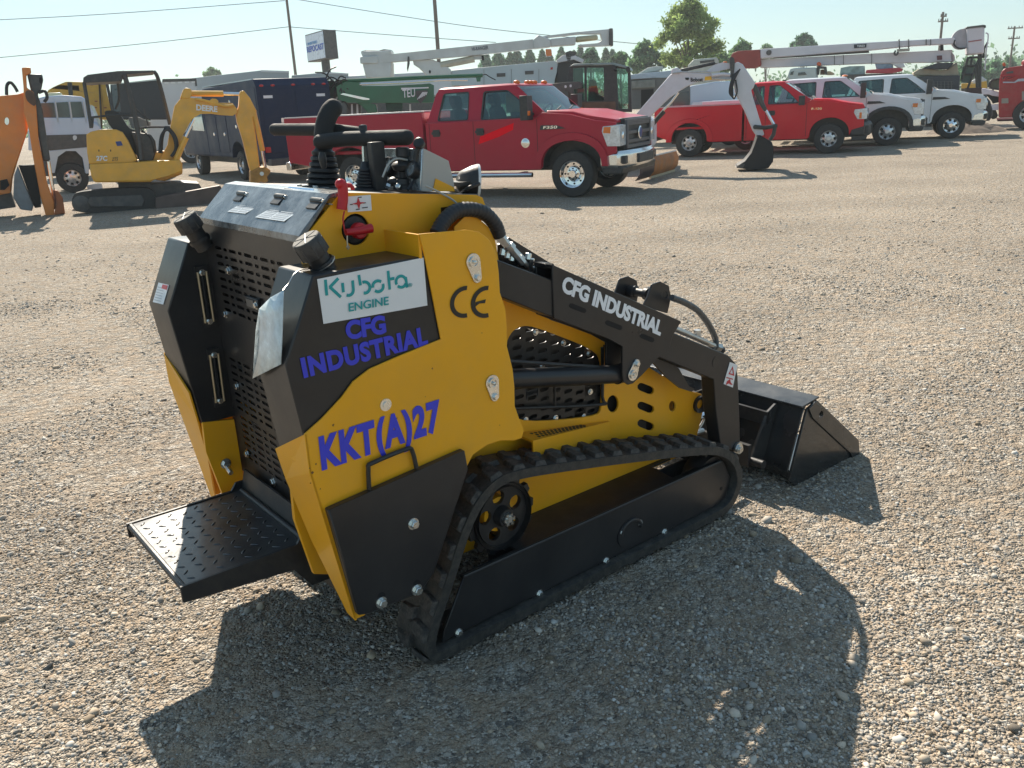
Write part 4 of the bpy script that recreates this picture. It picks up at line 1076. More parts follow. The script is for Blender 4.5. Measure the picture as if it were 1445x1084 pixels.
# ================================================================== the gravel yard
def ground_mat():
    m = bpy.data.materials.new('gravel_ground'); m.use_nodes = True
    nt = m.node_tree; N = nt.nodes; L = nt.links; b = N['Principled BSDF']; b.inputs['Roughness'].default_value = .92
    b.inputs['Specular IOR Level'].default_value = .25
    tc = N.new('ShaderNodeTexCoord')
    def noise(s, d=5, r=.6):
        n = N.new('ShaderNodeTexNoise'); n.inputs['Scale'].default_value = s; n.inputs['Detail'].default_value = d; n.inputs['Roughness'].default_value = r
        L.new(tc.outputs['Object'], n.inputs['Vector']); return n
    def vor(s, f='F1'):
        n = N.new('ShaderNodeTexVoronoi'); n.inputs['Scale'].default_value = s; n.feature = f; L.new(wv.outputs[0], n.inputs['Vector']); return n
    wn = noise(40, 2); ws = N.new('ShaderNodeVectorMath'); ws.operation = 'SCALE'; ws.inputs['Scale'].default_value = .012; L.new(wn.outputs['Color'], ws.inputs[0])
    wv = N.new('ShaderNodeVectorMath'); wv.operation = 'ADD'; L.new(tc.outputs['Object'], wv.inputs[0]); L.new(ws.outputs[0], wv.inputs[1])
    v1 = vor(120); v2 = vor(52)
    def ramp(src, stops):
        r = N.new('ShaderNodeValToRGB'); e = r.color_ramp.elements
        while len(e) < len(stops): e.new(.5)
        for i, (p, c) in enumerate(stops): e[i].position = p; e[i].color = (*c, 1)
        L.new(src, r.inputs[0]); return r
    sep = N.new('ShaderNodeSeparateColor'); L.new(v1.outputs['Color'], sep.inputs[0])
    stone = ramp(sep.outputs[0], [(0, (.13, .12, .11)), (.35, (.30, .26, .21)), (.7, (.49, .42, .335)), (1, (.70, .66, .58))])
    sep2 = N.new('ShaderNodeSeparateColor'); L.new(v2.outputs['Color'], sep2.inputs[0])
    stone2 = ramp(sep2.outputs[1], [(0, (.20, .185, .165)), (.5, (.41, .35, .275)), (1, (.62, .57, .50))])
    mx = N.new('ShaderNodeMix'); mx.data_type = 'RGBA'; L.new(stone.outputs[0], mx.inputs[6]); L.new(stone2.outputs[0], mx.inputs[7])
    c2 = N.new('ShaderNodeMath'); c2.operation = 'LESS_THAN'; c2.inputs[1].default_value = .42; L.new(sep2.outputs[2], c2.inputs[0]); 
    L.new(c2.outputs[0], mx.inputs[0])
    n0 = noise(9, 8, .7); dirt = ramp(n0.outputs['Fac'], [(.42, (0, 0, 0)), (.6, (1, 1, 1))])
    dm = N.new('ShaderNodeMath'); dm.operation = 'MULTIPLY'; dm.inputs[1].default_value = .78; L.new(dirt.outputs[0], dm.inputs[0])
    m2 = N.new('ShaderNodeMix'); m2.data_type = 'RGBA'; L.new(dm.outputs[0], m2.inputs[0]); L.new(mx.outputs[2], m2.inputs[6]); m2.inputs[7].default_value = (.44, .335, .235, 1)
    n1 = noise(.45, 5, .55); pt = N.new('ShaderNodeMapRange'); pt.inputs[1].default_value = .3; pt.inputs[2].default_value = .7; pt.inputs[3].default_value = .82; pt.inputs[4].default_value = 1.12
    L.new(n1.outputs['Fac'], pt.inputs[0])
    sc = N.new('ShaderNodeVectorMath'); sc.operation = 'SCALE'; L.new(m2.outputs[2], sc.inputs[0]); L.new(pt.outputs[0], sc.inputs['Scale'])
    # packed wheel lanes further out run across the yard
    mp = N.new('ShaderNodeMapping'); mp.inputs['Scale'].default_value = (.05, .5, 1); mp.inputs['Rotation'].default_value = (0, 0, R(12)); L.new(tc.outputs['Object'], mp.inputs[0])
    n3 = N.new('ShaderNodeTexNoise'); n3.inputs['Scale'].default_value = 1.4; n3.inputs['Detail'].default_value = 4; L.new(mp.outputs[0], n3.inputs['Vector'])
    p3 = N.new('ShaderNodeMapRange'); p3.inputs[1].default_value = .35; p3.inputs[2].default_value = .65; p3.inputs[3].default_value = .93; p3.inputs[4].default_value = 1.06; L.new(n3.outputs['Fac'], p3.inputs[0])
    sc2 = N.new('ShaderNodeVectorMath'); sc2.operation = 'SCALE'; L.new(sc.outputs[0], sc2.inputs[0]); L.new(p3.outputs[0], sc2.inputs['Scale'])
    L.new(sc2.outputs[0], b.inputs['Base Color'])
    # pebble relief
    a = N.new('ShaderNodeMath'); a.operation = 'MULTIPLY'; a.inputs[1].default_value = -.9; L.new(v1.outputs['Distance'], a.inputs[0])
    a2 = N.new('ShaderNodeMath'); a2.operation = 'MULTIPLY'; a2.inputs[1].default_value = -1.3; L.new(v2.outputs['Distance'], a2.inputs[0])
    ad = N.new('ShaderNodeMath'); ad.operation = 'ADD'; L.new(a.outputs[0], ad.inputs[0]); L.new(a2.outputs[0], ad.inputs[1])
    n4 = noise(14, 5); ad2 = N.new('ShaderNodeMath'); ad2.operation = 'MULTIPLY_ADD'; ad2.inputs[1].default_value = 1.6; L.new(n4.outputs['Fac'], ad2.inputs[0]); L.new(ad.outputs[0], ad2.inputs[2])
    v3 = vor(19); a5 = N.new('ShaderNodeMath'); a5.operation = 'MULTIPLY_ADD'; a5.inputs[1].default_value = -2.2; L.new(v3.outputs['Distance'], a5.inputs[0]); L.new(ad2.outputs[0], a5.inputs[2])
    bp = N.new('ShaderNodeBump'); bp.inputs['Strength'].default_value = 1; bp.inputs['Distance'].default_value = .015; L.new(a5.outputs[0], bp.inputs['Height']); L.new(bp.outputs[0], b.inputs['Normal'])
    return m


# gently uneven sheet near the lens, flat to the horizon further out
rng = np.random.default_rng(5)
def gh(x, y):
    return 0.010 * np.sin(x * 2.1 + 1.3) * np.sin(y * 1.7 + .4) + .006 * np.sin(x * 5.3 + y * 3.1) + .004 * np.sin(x * 9.1 - y * 7.7 + 2)
def fade(x, y):
    d = np.hypot(x - .2, y - 2.6); return np.clip((d - 1.6) / 1.5, 0, 1) * np.clip((14 - y) / 6, 0, 1)
def hgt(x, y): return gh(x, y) * fade(x, y)
xs = np.concatenate([[-390, -200, -80, -30], np.linspace(-14, 16, 240), [30, 80, 200, 390]])
ys = np.concatenate([[-50, -8], np.linspace(0.2, 15, 200), [22, 60, 150, 390]])
XX, YY = np.meshgrid(xs, ys, indexing='ij'); ZZ = hgt(XX, YY)
ZZ[0, :] = 0; nxn, nyn = XX.shape
me = bpy.data.meshes.new('ground')
vv = np.stack([XX.ravel(), YY.ravel(), ZZ.ravel()], 1)
ii = np.arange((nxn - 1) * (nyn - 1)); a_, c_ = ii // (nyn - 1), ii % (nyn - 1); v0 = a_ * nyn + c_
ff = np.stack([v0, v0 + nyn, v0 + nyn + 1, v0 + 1], 1)
me.from_pydata(vv.tolist(), [], ff.tolist()); me.materials.append(ground_mat())
me.polygons.foreach_set('use_smooth', np.ones(len(ff), bool))
go = bpy.data.objects.new('ground', me); col.objects.link(go); go['kind'] = 'structure'; go['label'] = 'wide tan gravel yard'

# loose stones
t_ = (1 + 5 ** .5) / 2
ico = np.array([(-1, t_, 0), (1, t_, 0), (-1, -t_, 0), (1, -t_, 0), (0, -1, t_), (0, 1, t_), (0, -1, -t_), (0, 1, -t_), (t_, 0, -1), (t_, 0, 1), (-t_, 0, -1), (-t_, 0, 1)], float); ico /= np.linalg.norm(ico[0])
icf = np.array([(0, 11, 5), (0, 5, 1), (0, 1, 7), (0, 7, 10), (0, 10, 11), (1, 5, 9), (5, 11, 4), (11, 10, 2), (10, 7, 6), (7, 1, 8), (3, 9, 4), (3, 4, 2), (3, 2, 6), (3, 6, 8), (3, 8, 9), (4, 9, 5), (2, 4, 11), (6, 2, 10), (8, 6, 7), (9, 8, 1)])
def stones(n, d0, d1, pw, r0, r1, big=0.0):
    u = rng.random(n); d = (d0 ** pw + u * (d1 ** pw - d0 ** pw)) ** (1 / pw)
    x = (rng.random(n) * 2 - 1) * (.66 * d + .35); y = d
    r = r0 + (r1 - r0) * rng.random(n) ** 2.9
    if big: r *= 1 + big * (rng.random(n) < .02)
    r = r * (1 + .045 * np.clip(d - 2, 0, 12))
    cl = np.sin(x * 2.3 + 1.7 * np.sin(y * 1.9)) + np.sin(y * 3.1 + 2.1 * np.sin(x * 1.3)) + .6 * np.sin(x * 7 + y * 5)
    keep = rng.random(n) < np.clip(.42 + .34 * cl, .05, .95); keep &= rng.random(n) < np.clip((15.5 - d) / 9, 0, 1) ** 1.2; return x[keep], y[keep], r[keep]
P_ = [stones(120000, 1.05, 3.8, 1.1, .0024, .0086, 1.3), stones(95000, 3.4, 8.5, .9, .0034, .0092, 1.2), stones(30000, 7, 15.5, 1.0, .005, .012, .8)]
sx = np.concatenate([p[0] for p in P_]); sy = np.concatenate([p[1] for p in P_]); sr = np.concatenate([p[2] for p in P_]); n = len(sx)
base = ico[None] * (1 + .62 * (rng.random((n, 12, 1)) - .5)) * np.stack([rng.uniform(.8, 1.35, n), rng.uniform(.7, 1.1, n), rng.uniform(.42, .8, n)], 1)[:, None, :]
th = rng.random(n) * 2 * PI; c, s = np.cos(th)[:, None], np.sin(th)[:, None]
X = base[..., 0] * c - base[..., 1] * s; Y = base[..., 0] * s + base[..., 1] * c
tl_ = rng.normal(0, .3, n)[:, None]; Z = base[..., 2] + X * tl_
V = np.stack([sx[:, None] + X * sr[:, None], sy[:, None] + Y * sr[:, None], hgt(sx, sy)[:, None] + (Z + .10) * sr[:, None]], 2).reshape(-1, 3)
Fs = (icf[None] + (np.arange(n) * 12)[:, None, None]).reshape(-1, 3)
me = bpy.data.meshes.new('loose_gravel')
me.vertices.add(len(V)); me.vertices.foreach_set('co', V.ravel().astype(np.float32))
me.loops.add(Fs.size); me.loops.foreach_set('vertex_index', Fs.ravel().astype(np.int32))
me.polygons.add(len(Fs)); me.polygons.foreach_set('loop_start', np.arange(0, Fs.size, 3, dtype=np.int32))
me.update(calc_edges=True)
ca = me.color_attributes.new('stone', 'FLOAT_COLOR', 'POINT')
g = np.clip(rng.normal(.37, .11, n), .12, .75); g = np.where(rng.random(n) < .05, rng.uniform(.45, .7, n), g); wm = rng.uniform(.58, .98, n)
cc = np.stack([g, g * (.5 + .5 * wm) * .985, g * wm * .93, np.ones(n)], 1)
ca.data.foreach_set('color', np.repeat(cc, 12, 0).ravel().astype(np.float32))
m = mat('loose_stone', (.3, .3, .3), .85, var=0, spec=.3); at = m.node_tree.nodes.new('ShaderNodeAttribute'); at.attribute_name = 'stone'
m.node_tree.links.new(at.outputs['Color'], m.node_tree.nodes['Principled BSDF'].inputs['Base Color'])
me.materials.append(m)
lg = bpy.data.objects.new('loose_gravel', me); col.objects.link(lg); tag(lg, 'loose grey and tan stones strewn over the yard', 'gravel', kind='stuff')
# ================================================================== parked vehicles
def paint(name, rgb, rough=.28, dust_sheen=.12, coat=.6): return mat(name, rgb, rough, var=.06, vscale=1.5, coat=coat, spec=.3, dust_sheen=dust_sheen, dust_sheen_col=(.36, .31, .25), bump=.0)
TYRE = mat('tyre_rubber', (.03, .03, .03), .75, var=.15, vscale=8, bump=.3, bscale=60, dust_sheen=.25, dust_sheen_col=(.12, .10, .08))
RIMS = mat('silver_rim', (.62, .63, .64), .28, .85, var=.08)
PLAS = mat('black_plastic', (.03, .031, .033), .5, var=.1, dust_sheen=.1)
GLS = glass('tinted_window', (.72, .88, .87), .95)
WSH = glass('windscreen_glass', (.66, .82, .82), .8)
LAMPG = mat('lamp_glass', (.62, .65, .68), .12, .3, var=.2, vscale=25, coat=.8)
AMB = mat('amber_lens', (.75, .17, .01), .2, var=.05, coat=.6)
REDL = mat('red_lens', (.45, .01, .01), .2, var=.05, coat=.6)
SEAT = mat('grey_upholstery', (.11, .10, .09), .8)
INTR = mat('cabin_trim', (.045, .045, .045), .7)
CHR2 = mat('bumper_chrome', (.78, .78, .77), .16, 1.0, var=.06, vscale=4, dust_sheen=.1)


def wheel(parent, x, y, r, wdt, sgn, kind='steel', tyremat=TYRE, rr=.56, rimmat=RIMS):
    """sgn = -1: outer face looks to -y"""
    b = MB(); h = wdt / 2; R_ = r * rr
    prof = [(-h * .8, R_), (-h, R_ * 1.05), (-h * 1.02, r * .80), (-h * .92, r * .95), (-h * .72, r * .99), (-h * .4, r), (h * .4, r), (h * .72, r * .99), (h * .92, r * .95), (h * 1.02, r * .8), (h, R_ * 1.05), (h * .8, R_)]
    b.lathe(prof, (x, y, r), (0, sgn, 0), 40, caps=False)
    w = b.build('wheel', tyremat, parent, ang=40)
    b = MB()
    if kind == 'dual':
        b.lathe([(h * .8, R_), (h * .95, R_ * 1.0), (h * .9, R_ * .93), (h * .2, R_ * .86), (h * .15, R_ * .6), (h * .55, R_ * .5), (h * .6, R_ * .3), (h * .9, R_ * .26), (h * .9, .001)], (x, y, r), (0, sgn, 0), 32, caps=False)
    elif kind == 'flat':
        b.lathe([(h * .8, R_), (h * .9, R_ * .97), (h * .4, R_ * .88), (h * .45, R_ * .6), (h * .6, R_ * .35), (h * .6, .001)], (x, y, r), (0, sgn, 0), 32, caps=False)
    else:
        b.lathe([(h * .8, R_), (h * .95, R_ * .99), (h * .8, R_ * .90), (h * .45, R_ * .86), (h * .6, R_ * .7), (h * .62, R_ * .4), (h * .8, R_ * .25), (h * .8, .001)], (x, y, r), (0, sgn, 0), 32, caps=False)
    rim = b.build('rim', rimmat, w)
    b = MB(); n = 8 if kind == 'dual' else 7
    for k in range(n):
        a = 2 * PI * k / n; q = R_ * (.70 if kind != 'dual' else .40)
        c = (x + q * math.cos(a), y, r + q * math.sin(a))
        off = h * (.68 if kind != 'dual' else .7) * sgn
        if kind == 'dual':
            b.cyl((c[0], y + h * .5 * sgn, c[2]), (c[0], y + off, c[2]), R_ * .055, n=6); c2_ = (x + R_ * .72 * math.cos(a), r + R_ * .72 * math.sin(a)); b.cyl((c2_[0], y + h * .1 * sgn, c2_[1]), (c2_[0], y + h * .24 * sgn, c2_[1]), R_ * .075, n=8)
        else:
            u = Vector((math.cos(a), 0, math.sin(a))); v = Vector((-math.sin(a), 0, math.cos(a)))
            cc = Vector((x, y + off, r)) + u * q
            b.hexa([cc - v * R_ * .13 - u * R_ * .13, cc + v * R_ * .13 - u * R_ * .13, cc + v * R_ * .19 + u * R_ * .13, cc - v * R_ * .19 + u * R_ * .13],
                   [p + Vector((0, -.12 * sgn * h, 0)) for p in (cc - v * R_ * .13 - u * R_ * .13, cc + v * R_ * .13 - u * R_ * .13, cc + v * R_ * .19 + u * R_ * .13, cc - v * R_ * .19 + u * R_ * .13)])
    o_h = b.build('rim_pattern', DARK, rim); o_h['kind'] = 'stuff'
    return w


def archpts(x, zb, r, ztop, n=14, flat=0.0):
    """arch notch points from front to rear at the level zb; ztop is the top of the opening"""
    h = ztop - zb
    return [(x + r * math.cos(PI * k / n), zb + h * math.sin(PI * k / n) ** .8) for k in range(n + 1)]


def pickup(px, py, heading, sp):
    """px, py: pixel where the near front tyre meets the ground; origin under the front axle's near wheel"""
    g = G(px, py); th = R(heading)
    hw = sp.get('hw', 1.0)
    n = Vector((-math.sin(th), math.cos(th), 0))
    o = thing(sp['name'], sp['label'], 'pickup truck', g + n * hw, th, sp.get('group'))
    PT = sp['paint']; xr = sp['xr']; r = sp['r']; zr = sp['rocker']; bl = sp['belt']; zroof = sp['roof']
    xcb, xcf = sp['cab']       # cab back, cowl
    xw = sp['ws_top']          # windscreen top x
    xn = .84
    zc = sp['cowl_z']; zn = sp['nose_z']
    ra = sp.get('arch', r + .10); za = sp.get('arch_z', 2 * r + .10)
    # front clip and cab lower, one solid with the wheel arch cut out
    low = [(xcb, zr), (xcb, bl), (xcf - .12, bl + .02), (xcf, zc), (.0, (zc + zn) / 2 + .045), (.45, zn + .03), (xn, zn - .02), (xn + .01, zr + .28), (ra + .06, zr + .20)] + archpts(0, zr + .05, ra, za) + [(-ra - .05, zr)]
    b = MB(); b.prism(low, -hw, -hw + .05); b.prism(low, hw - .05, hw)
    body = b.build('body', PT, o, bevel=.018)
    # doors' outer skin is the body: seams, handles
    b = MB()
    hd = [(xcf + .05, zc - .02), (xcf + .02, zc + .03), (.0, (zc + zn) / 2 + .10), (.45, zn + .09), (xn - .02, zn + .03), (xn - .02, zn - .05), (xcf + .05, zc - .14)]
    b.prism(hd, -hw + .10, hw - .10)
    hood = b.build('hood', PT, o, bevel=.05, seg=4)
    b = MB(); b.prism([(xcf + .05, zc - .03), (.45, zn + .02), (xn - .02, zn - .03), (xn - .02, zn - .1), (xcf + .05, zc - .12)], -hw + .045, hw - .045); b.build('hood_gap', PLAS, hood)
    b = MB(); b.box((xcb + .02, -hw + .05, zr + .02), (-ra - .06, hw - .05, zr + .25)); b.box((-ra - .06, -hw + .32, zr), (xn - .05, hw - .32, zn - .1)); b.box((xcb + .03, -hw + .06, zr + .24), (xcb + .10, hw - .06, bl))
    b.box((xr - .6, -.45, zr - .05), (-.3, -.35, zr + .12)); b.box((xr - .6, .35, zr - .05), (-.3, .45, zr + .12)); b.cyl((xr, -hw + .2, r), (xr, hw - .2, r), .07); b.cyl((0, -hw + .2, r), (0, hw - .2, r), .06)
    for xa_ in (0, xr):
        for sg in (-1, 1): b.prism([(xa_ - ra - .04, zr + .02)] + [(2 * xa_ - p[0], p[1] + .03) for p in archpts(xa_, zr + .05, ra + .03, za)] + [(xa_ + ra + .04, zr + .02)], sg * (hw - .40), sg * (hw - .37)); b.prism(archpts(xa_, zr + .05, ra + .03, za + .03) + archpts(xa_, zr + .05, ra, za)[::-1], sg * (hw - .38), sg * (hw - .055))
    b.build('chassis', PLAS, o)
    # flares
    if sp.get('flare'):
        fm = sp['flare']
        for sg in (-1, 1):
            b = MB(); A = archpts(0, zr + .02, ra + .01, za); B2 = archpts(0, zr + .02, ra + .12, za + .10)
            b.prism(A + B2[::-1], sg * (hw - .02), sg * (hw + .05)); b.build('wheel_flare', fm, body, bevel=.015)
    # bed
    xt = sp['tail']; zb = sp['bed_z']
    ra2 = ra
    bp = [(xt, zr + .22), (xt - .02, zb + .01), (xcb - .06, zb), (xcb - .06, zr)] + [(xr + ra2 + .05, zr)] + archpts(xr, zr + .05, ra2, za) + [(xr - ra2 - .05, zr + .05)]
    b = MB(); b.prism(bp, -hw, -hw + .06); b.prism(bp, hw - .06, hw)
    b.box((xt, -hw + .05, zr + .3), (xt + .05, hw - .05, zb)); b.box((xcb - .11, -hw + .05, zr + .1), (xcb - .06, hw - .05, zb)); b.box((xt, -hw + .05, zr + .35), (xcb - .1, hw - .05, zr + .42))
    bed = b.build('bed', PT, o, bevel=.015)
    if sp.get('rear_flare'):
        for sg in (-1, 1):
            b = MB(); A = archpts(xr, zr + .02, ra2 + .0, za); B2 = archpts(xr, zr + .02, ra2 + .16, za + .12)
            b.prism(A + B2[::-1], sg * (hw - .02), sg * (hw + sp['rear_flare'])); b.build('wheel_flare', PT, bed, bevel=.02)
    if sp.get('bed_cap'):
        b = MB(); b.box((xt, -hw + .01, zb + .004), (xcb - .06, -hw + .10, zb + .03)); b.box((xt, hw - .10, zb + .004), (xcb - .06, hw - .01, zb + .03)); b.build('bed_rail', sp['bed_cap'], bed, bevel=.005)
    for sg in (-1, 1):
        b = MB(); b.box((xt - .015, sg * hw - .005 * sg - (.05 if sg > 0 else 0), zb - .42), (xt + .06, sg * hw + .012 * sg + (.05 if sg < 0 else 0) - (0 if sg > 0 else 0), zb - .08)); b.build('tail_light', REDL, bed, bevel=.01)
    b = MB(); b.box((xt - .16, -hw + .06, zr + .05), (xt - .02, hw - .06, zr + .22)); b.build('rear_bumper', CHR2 if sp.get('chrome') else PLAS, o, bevel=.02)
    # greenhouse
    tum = .22
    def my(sg): return lambda u, v, w: (u, sg * (hw - .055 - tum * (v - bl) * (v > bl) - w), v)
    gh_ = [(xcb, bl - .02), (xcb + .02, bl + .02), (xcb + sp.get('lean', .16), zroof - .10), (xcb + sp.get('lean', .16) + .08, zroof - .03), (xw - .05, zroof - .03), (xw + .03, zroof - .07), (xcf - .0, zc + .01), (xcf - .05, bl - .02)]
    wins = sp['windows']
    for sg in (-1, 1):
        b = MB(); b.prism(gh_, 0, .05, mp=my(sg), holes=wins); cs = b.build('cab_side', PT, body, bevel=.006)
        for wi in wins:
            b = MB(); b.prism(wi, .022, .028, mp=my(sg)); b.build('window', GLS, cs)
            cx_ = sum(p[0] for p in wi) / len(wi); cz_ = sum(p[1] for p in wi) / len(wi)
            w2 = [(cx_ + (p[0] - cx_) * .94, cz_ + (p[1] - cz_) * .93) for p in wi]
            b = MB(); b.prism(wi, -.003, .02, mp=my(sg), holes=[w2]); b.build('window_seal', PLAS, cs)
    yt = hw - .055 - tum * (zroof - .05 - bl); yb_ = hw - .06
    b = MB()
    xa, xb2 = xcb + sp.get('lean', .16) + .02, xw + .02
    ringz = lambda z, ins, dx: [(xa + dx, -yt + ins, z), (xb2 - dx, -yt + ins, z), (xb2 - dx, yt - ins, z), (xa + dx, yt - ins, z)]
    b.rings([ringz(zroof - .075, -.004, 0), ringz(zroof - .03, .012, .02), ringz(zroof - .005, .08, .10), ringz(zroof + .008, .3, .35)])
    roof = b.build('roof', PT, o, bevel=.012)
    b = MB()
    A1 = [(xcf + .0, -yb_ + .02, zc + .0), (xcf + .10, 0, zc + .01), (xcf + .0, yb_ - .02, zc + .0)]; A2 = [(xw + .03, -yt + .03, zroof - .06), (xw + .09, 0, zroof - .055), (xw + .03, yt - .03, zroof - .06)]
    b.add(A1 + A2, [(0, 1, 4, 3), (1, 2, 5, 4)]); ws = b.build('windscreen', WSH, o)
    b = MB(); b.tube([(xcf + .07, -.5, zc + .03), (xcf - .02, -.1, zc + .09)], .012, 6); b.tube([(xcf + .09, .05, zc + .03), (xcf - .02, .5, zc + .09)], .012, 6); b.box((xcf - .02, -hw + .12, zc - .05), (xcf + .12, hw - .12, zc + .012)); b.build('wiper', PLAS, ws)
    b = MB()
    zb0 = bl + .08; b.add([(xcb + .04, -yb_ + .15, zb0), (xcb + .04, yb_ - .15, zb0), (xcb + sp.get('lean', .16), yt - .1, zroof - .12), (xcb + sp.get('lean', .16), -yt + .1, zroof - .12)], [(0, 1, 2, 3)]); b.build('rear_window', GLS, o)
    b = MB(); b.hexa([(xcb + .01, -yb_, bl - .04), (xcb + .05, -yb_, bl - .04), (xcb + .05, yb_, bl - .04), (xcb + .01, yb_, bl - .04)], [(xcb + .02, -yb_, zb0), (xcb + .06, -yb_, zb0), (xcb + .06, yb_, zb0), (xcb + .02, yb_, zb0)]); b.build('cab_back', PT, o)
    # seats, wheel, dash
    rows = sp.get('rows', [xcf - 1.15, xcf - 2.0])
    for xs_ in rows:
        for ys_ in (-.45, .45):
            b = MB(); b.rings([[(xs_ - .02 - dx, ys_ - w_, z_), (xs_ + .10 - dx, ys_ - w_, z_), (xs_ + .10 - dx, ys_ + w_, z_), (xs_ - .02 - dx, ys_ + w_, z_)] for (z_, w_, dx) in ((zr + .4, .24, 0), (bl + .10, .25, .07), (bl + .22, .18, .10), (bl + .23, .10, .10), (bl + .27, .10, .11), (bl + .30, .15, .11), (bl + .44, .14, .14), (bl + .47, .10, .14))]); b.build('seat', SEAT, o, bevel=.02)
    b = MB(); b.box((xcf - .35, -hw + .12, bl - .25), (xcf - .05, hw - .12, bl + .05)); b.box((xcb + .1, -hw + .08, bl - .06), (xcf - .4, -hw + .12, bl - .0)); b.build('dashboard', INTR, o, bevel=.03)
    b = MB(); b.tube([(xcf - .55 + .10 * math.sin(t), .42 + .19 * math.cos(t), bl + .08 + .16 * math.sin(t)) for t in [k * PI / 8 for k in range(17)]], .016, 6); b.build('steering_wheel', PLAS, o)
    # seams and handles on both sides
    for sg in (-1, 1):
        for xs_ in sp['seams']:
            b = MB(); b.box((xs_ - .005, sg * hw - .002 if sg > 0 else -hw - .0015, zr + .06), (xs_ + .005, sg * hw + .0015 if sg > 0 else -hw + .002, bl - .01)); b.build('door_seam', DARK, body)
        for xh in sp['handles']:
            b = MB(); b.box((xh - .09, min(sg * hw, sg * (hw + .035)), bl - .22), (xh + .09, max(sg * hw, sg * (hw + .035)), bl - .17)); b.box((xh - .08, min(sg * hw, sg * (hw + .004)), bl - .26), (xh + .08, max(sg * hw, sg * (hw + .004)), bl - .13)); b.build('door_handle', sp.get('handle_mat', PLAS), body, bevel=.008)
        mxx = xcf - .28; mh = sp.get('mirror', .34)
        b = MB(); b.tube([(mxx + .08, sg * (hw - .06), bl + .08), (mxx + .05, sg * (hw + .12), bl + .10)], .03, 8); b.box((mxx - .02, min(sg * (hw + .06), sg * (hw + .30)), bl - .02), (mxx + .13, max(sg * (hw + .06), sg * (hw + .30)), bl - .02 + mh)); mi = b.build('wing_mirror', PLAS, o, bevel=.035, seg=3)
        if mh > .3:
            b = MB(); b.box((mxx + .128, min(sg * (hw + .20), sg * (hw + .29)), bl + .06), (mxx + .142, max(sg * (hw + .20), sg * (hw + .29)), bl + .14)); b.build('marker_lens', AMB, mi)
        # head lamp, wrapping the corner
        zl0, zl1 = sp['lamp']
        b = MB(); b.prism([(xn - .24, zl1 - .02), (xn - .26, zl1 - .10), (xn - .16, zl0), (xn + .03, zl0), (xn + .045, zl1)], sg * (hw - .02), sg * (hw + .008)); b.box((xn - .05, min(sg * (hw - .34), sg * (hw + .004)), zl0), (xn + .07, max(sg * (hw - .34), sg * (hw + .004)), zl1)); hl = b.build('headlight', LAMPG, o, bevel=.01)
        b = MB(); b.prism([(xn - .22, zl1 - .03), (xn - .23, zl1 - .13), (xn - .10, zl1 - .14), (xn - .09, zl1 - .03)] if sp.get('amber_low') is None else [(xn - .12, zl0 + .02), (xn - .12, zl1 - .1), (xn - .06, zl1 - .1), (xn - .06, zl0 + .02)], sg * (hw - .01), sg * (hw + .012)); b.build('indicator_lens', AMB, hl)
        b = MB(); b.lathe([(0, .07), (.01, .06), (.02, .02)], (xn + .065, sg * (hw - .18), (zl0 + zl1) / 2), (1, 0, 0), 16); b.build('lamp_bulb', CHROME, hl)
    # grille
    zg0, zg1 = sp['grille']
    gm = sp.get('grille_mat', PLAS)
    b = MB(); b.box((xn - .06, -hw + .32, zg0), (xn + .05, hw - .32, zg1)); gr_ = b.build('grille', gm, o, bevel=.02)
    b = MB()
    fr0, fr1 = -hw + .33, hw - .33
    b.prism([(fr0, zg0 + .02), (fr1, zg0 + .02), (fr1, zg1 - .02), (fr0, zg1 - .02)], xn + .05, xn + .10, mp=lambda u, v, w: (w, u, v), holes=[[(fr0 + .08, zg0 + .08), (fr1 - .08, zg0 + .08), (fr1 - .08, zg1 - .07), (fr0 + .08, zg1 - .07)]])
    for k in range(3): zz_ = zg0 + .14 + k * (zg1 - zg0 - .24) / 2; b.box((xn + .052, fr0 + .06, zz_ - .03), (xn + .09, fr1 - .06, zz_ + .03))
    b.build('grille_bars', sp.get('bar_mat', mat('grille_grey', (.10, .10, .11), .4, .3)), gr_, bevel=.006)
    b = MB(); cz_ = (zg0 + zg1) / 2; b.lathe([(0, .11), (.012, .115), (.02, .10), (.02, .001)], (xn + .10, 0, cz_), (1, 0, 0), 24, ); em = b.build('oval_emblem', CHROME, gr_)
    b = MB(); b.lathe([(.02, .09), (.024, .08), (.024, .001)], (xn + .10, 0, cz_), (1, 0, 0), 24); b.build('emblem_field', mat('emblem_blue', (.02, .05, .2), .3), em)
    # front bumper
    zf0, zf1 = sp['bumper']; bm_ = sp['bumper_mat']
    b = MB()
    yw = hw - .01
    def bring(z, ins): return [(xn - .30, -yw - .0 + ins, z), (xn + .02, -yw + ins, z), (xn + .16 - ins, -yw * .72, z), (xn + .22 - ins, -.3, z), (xn + .22 - ins, .3, z), (xn + .16 - ins, yw * .72, z), (xn + .02, yw - ins, z), (xn - .30, yw - ins, z)]
    b.rings([bring(zf0, .05), bring(zf0 + .05, .0), bring(zf1 - .06, 0), bring(zf1, .05)]); fb = b.build('front_bumper', bm_, o, bevel=.012)
    b = MB()
    b.box((xn + .17, -.42, zf0 + .06), (xn + .235, .42, zf1 - .08)); b.build('bumper_intake', PLAS, fb, bevel=.01)
    for sg in (-1, 1):
        b = MB(); b.prism([(xn + .135, zf0 + .07), (xn + .135, zf1 - .09), (xn + .02, zf1 - .09), (xn + .02, zf0 + .07)], sg * (yw * .70), sg * (yw * .905)); b.build('fog_lamp_recess', PLAS, fb, bevel=.01)
    b = MB(); b.prism([(xn - .28, zf0 - .10), (xn - .28, zf0 + .04), (xn + .12, zf0 + .02), (xn + .08, zf0 - .10)], -hw + .05, hw - .05); b.build('air_dam', PLAS, o, bevel=.02)
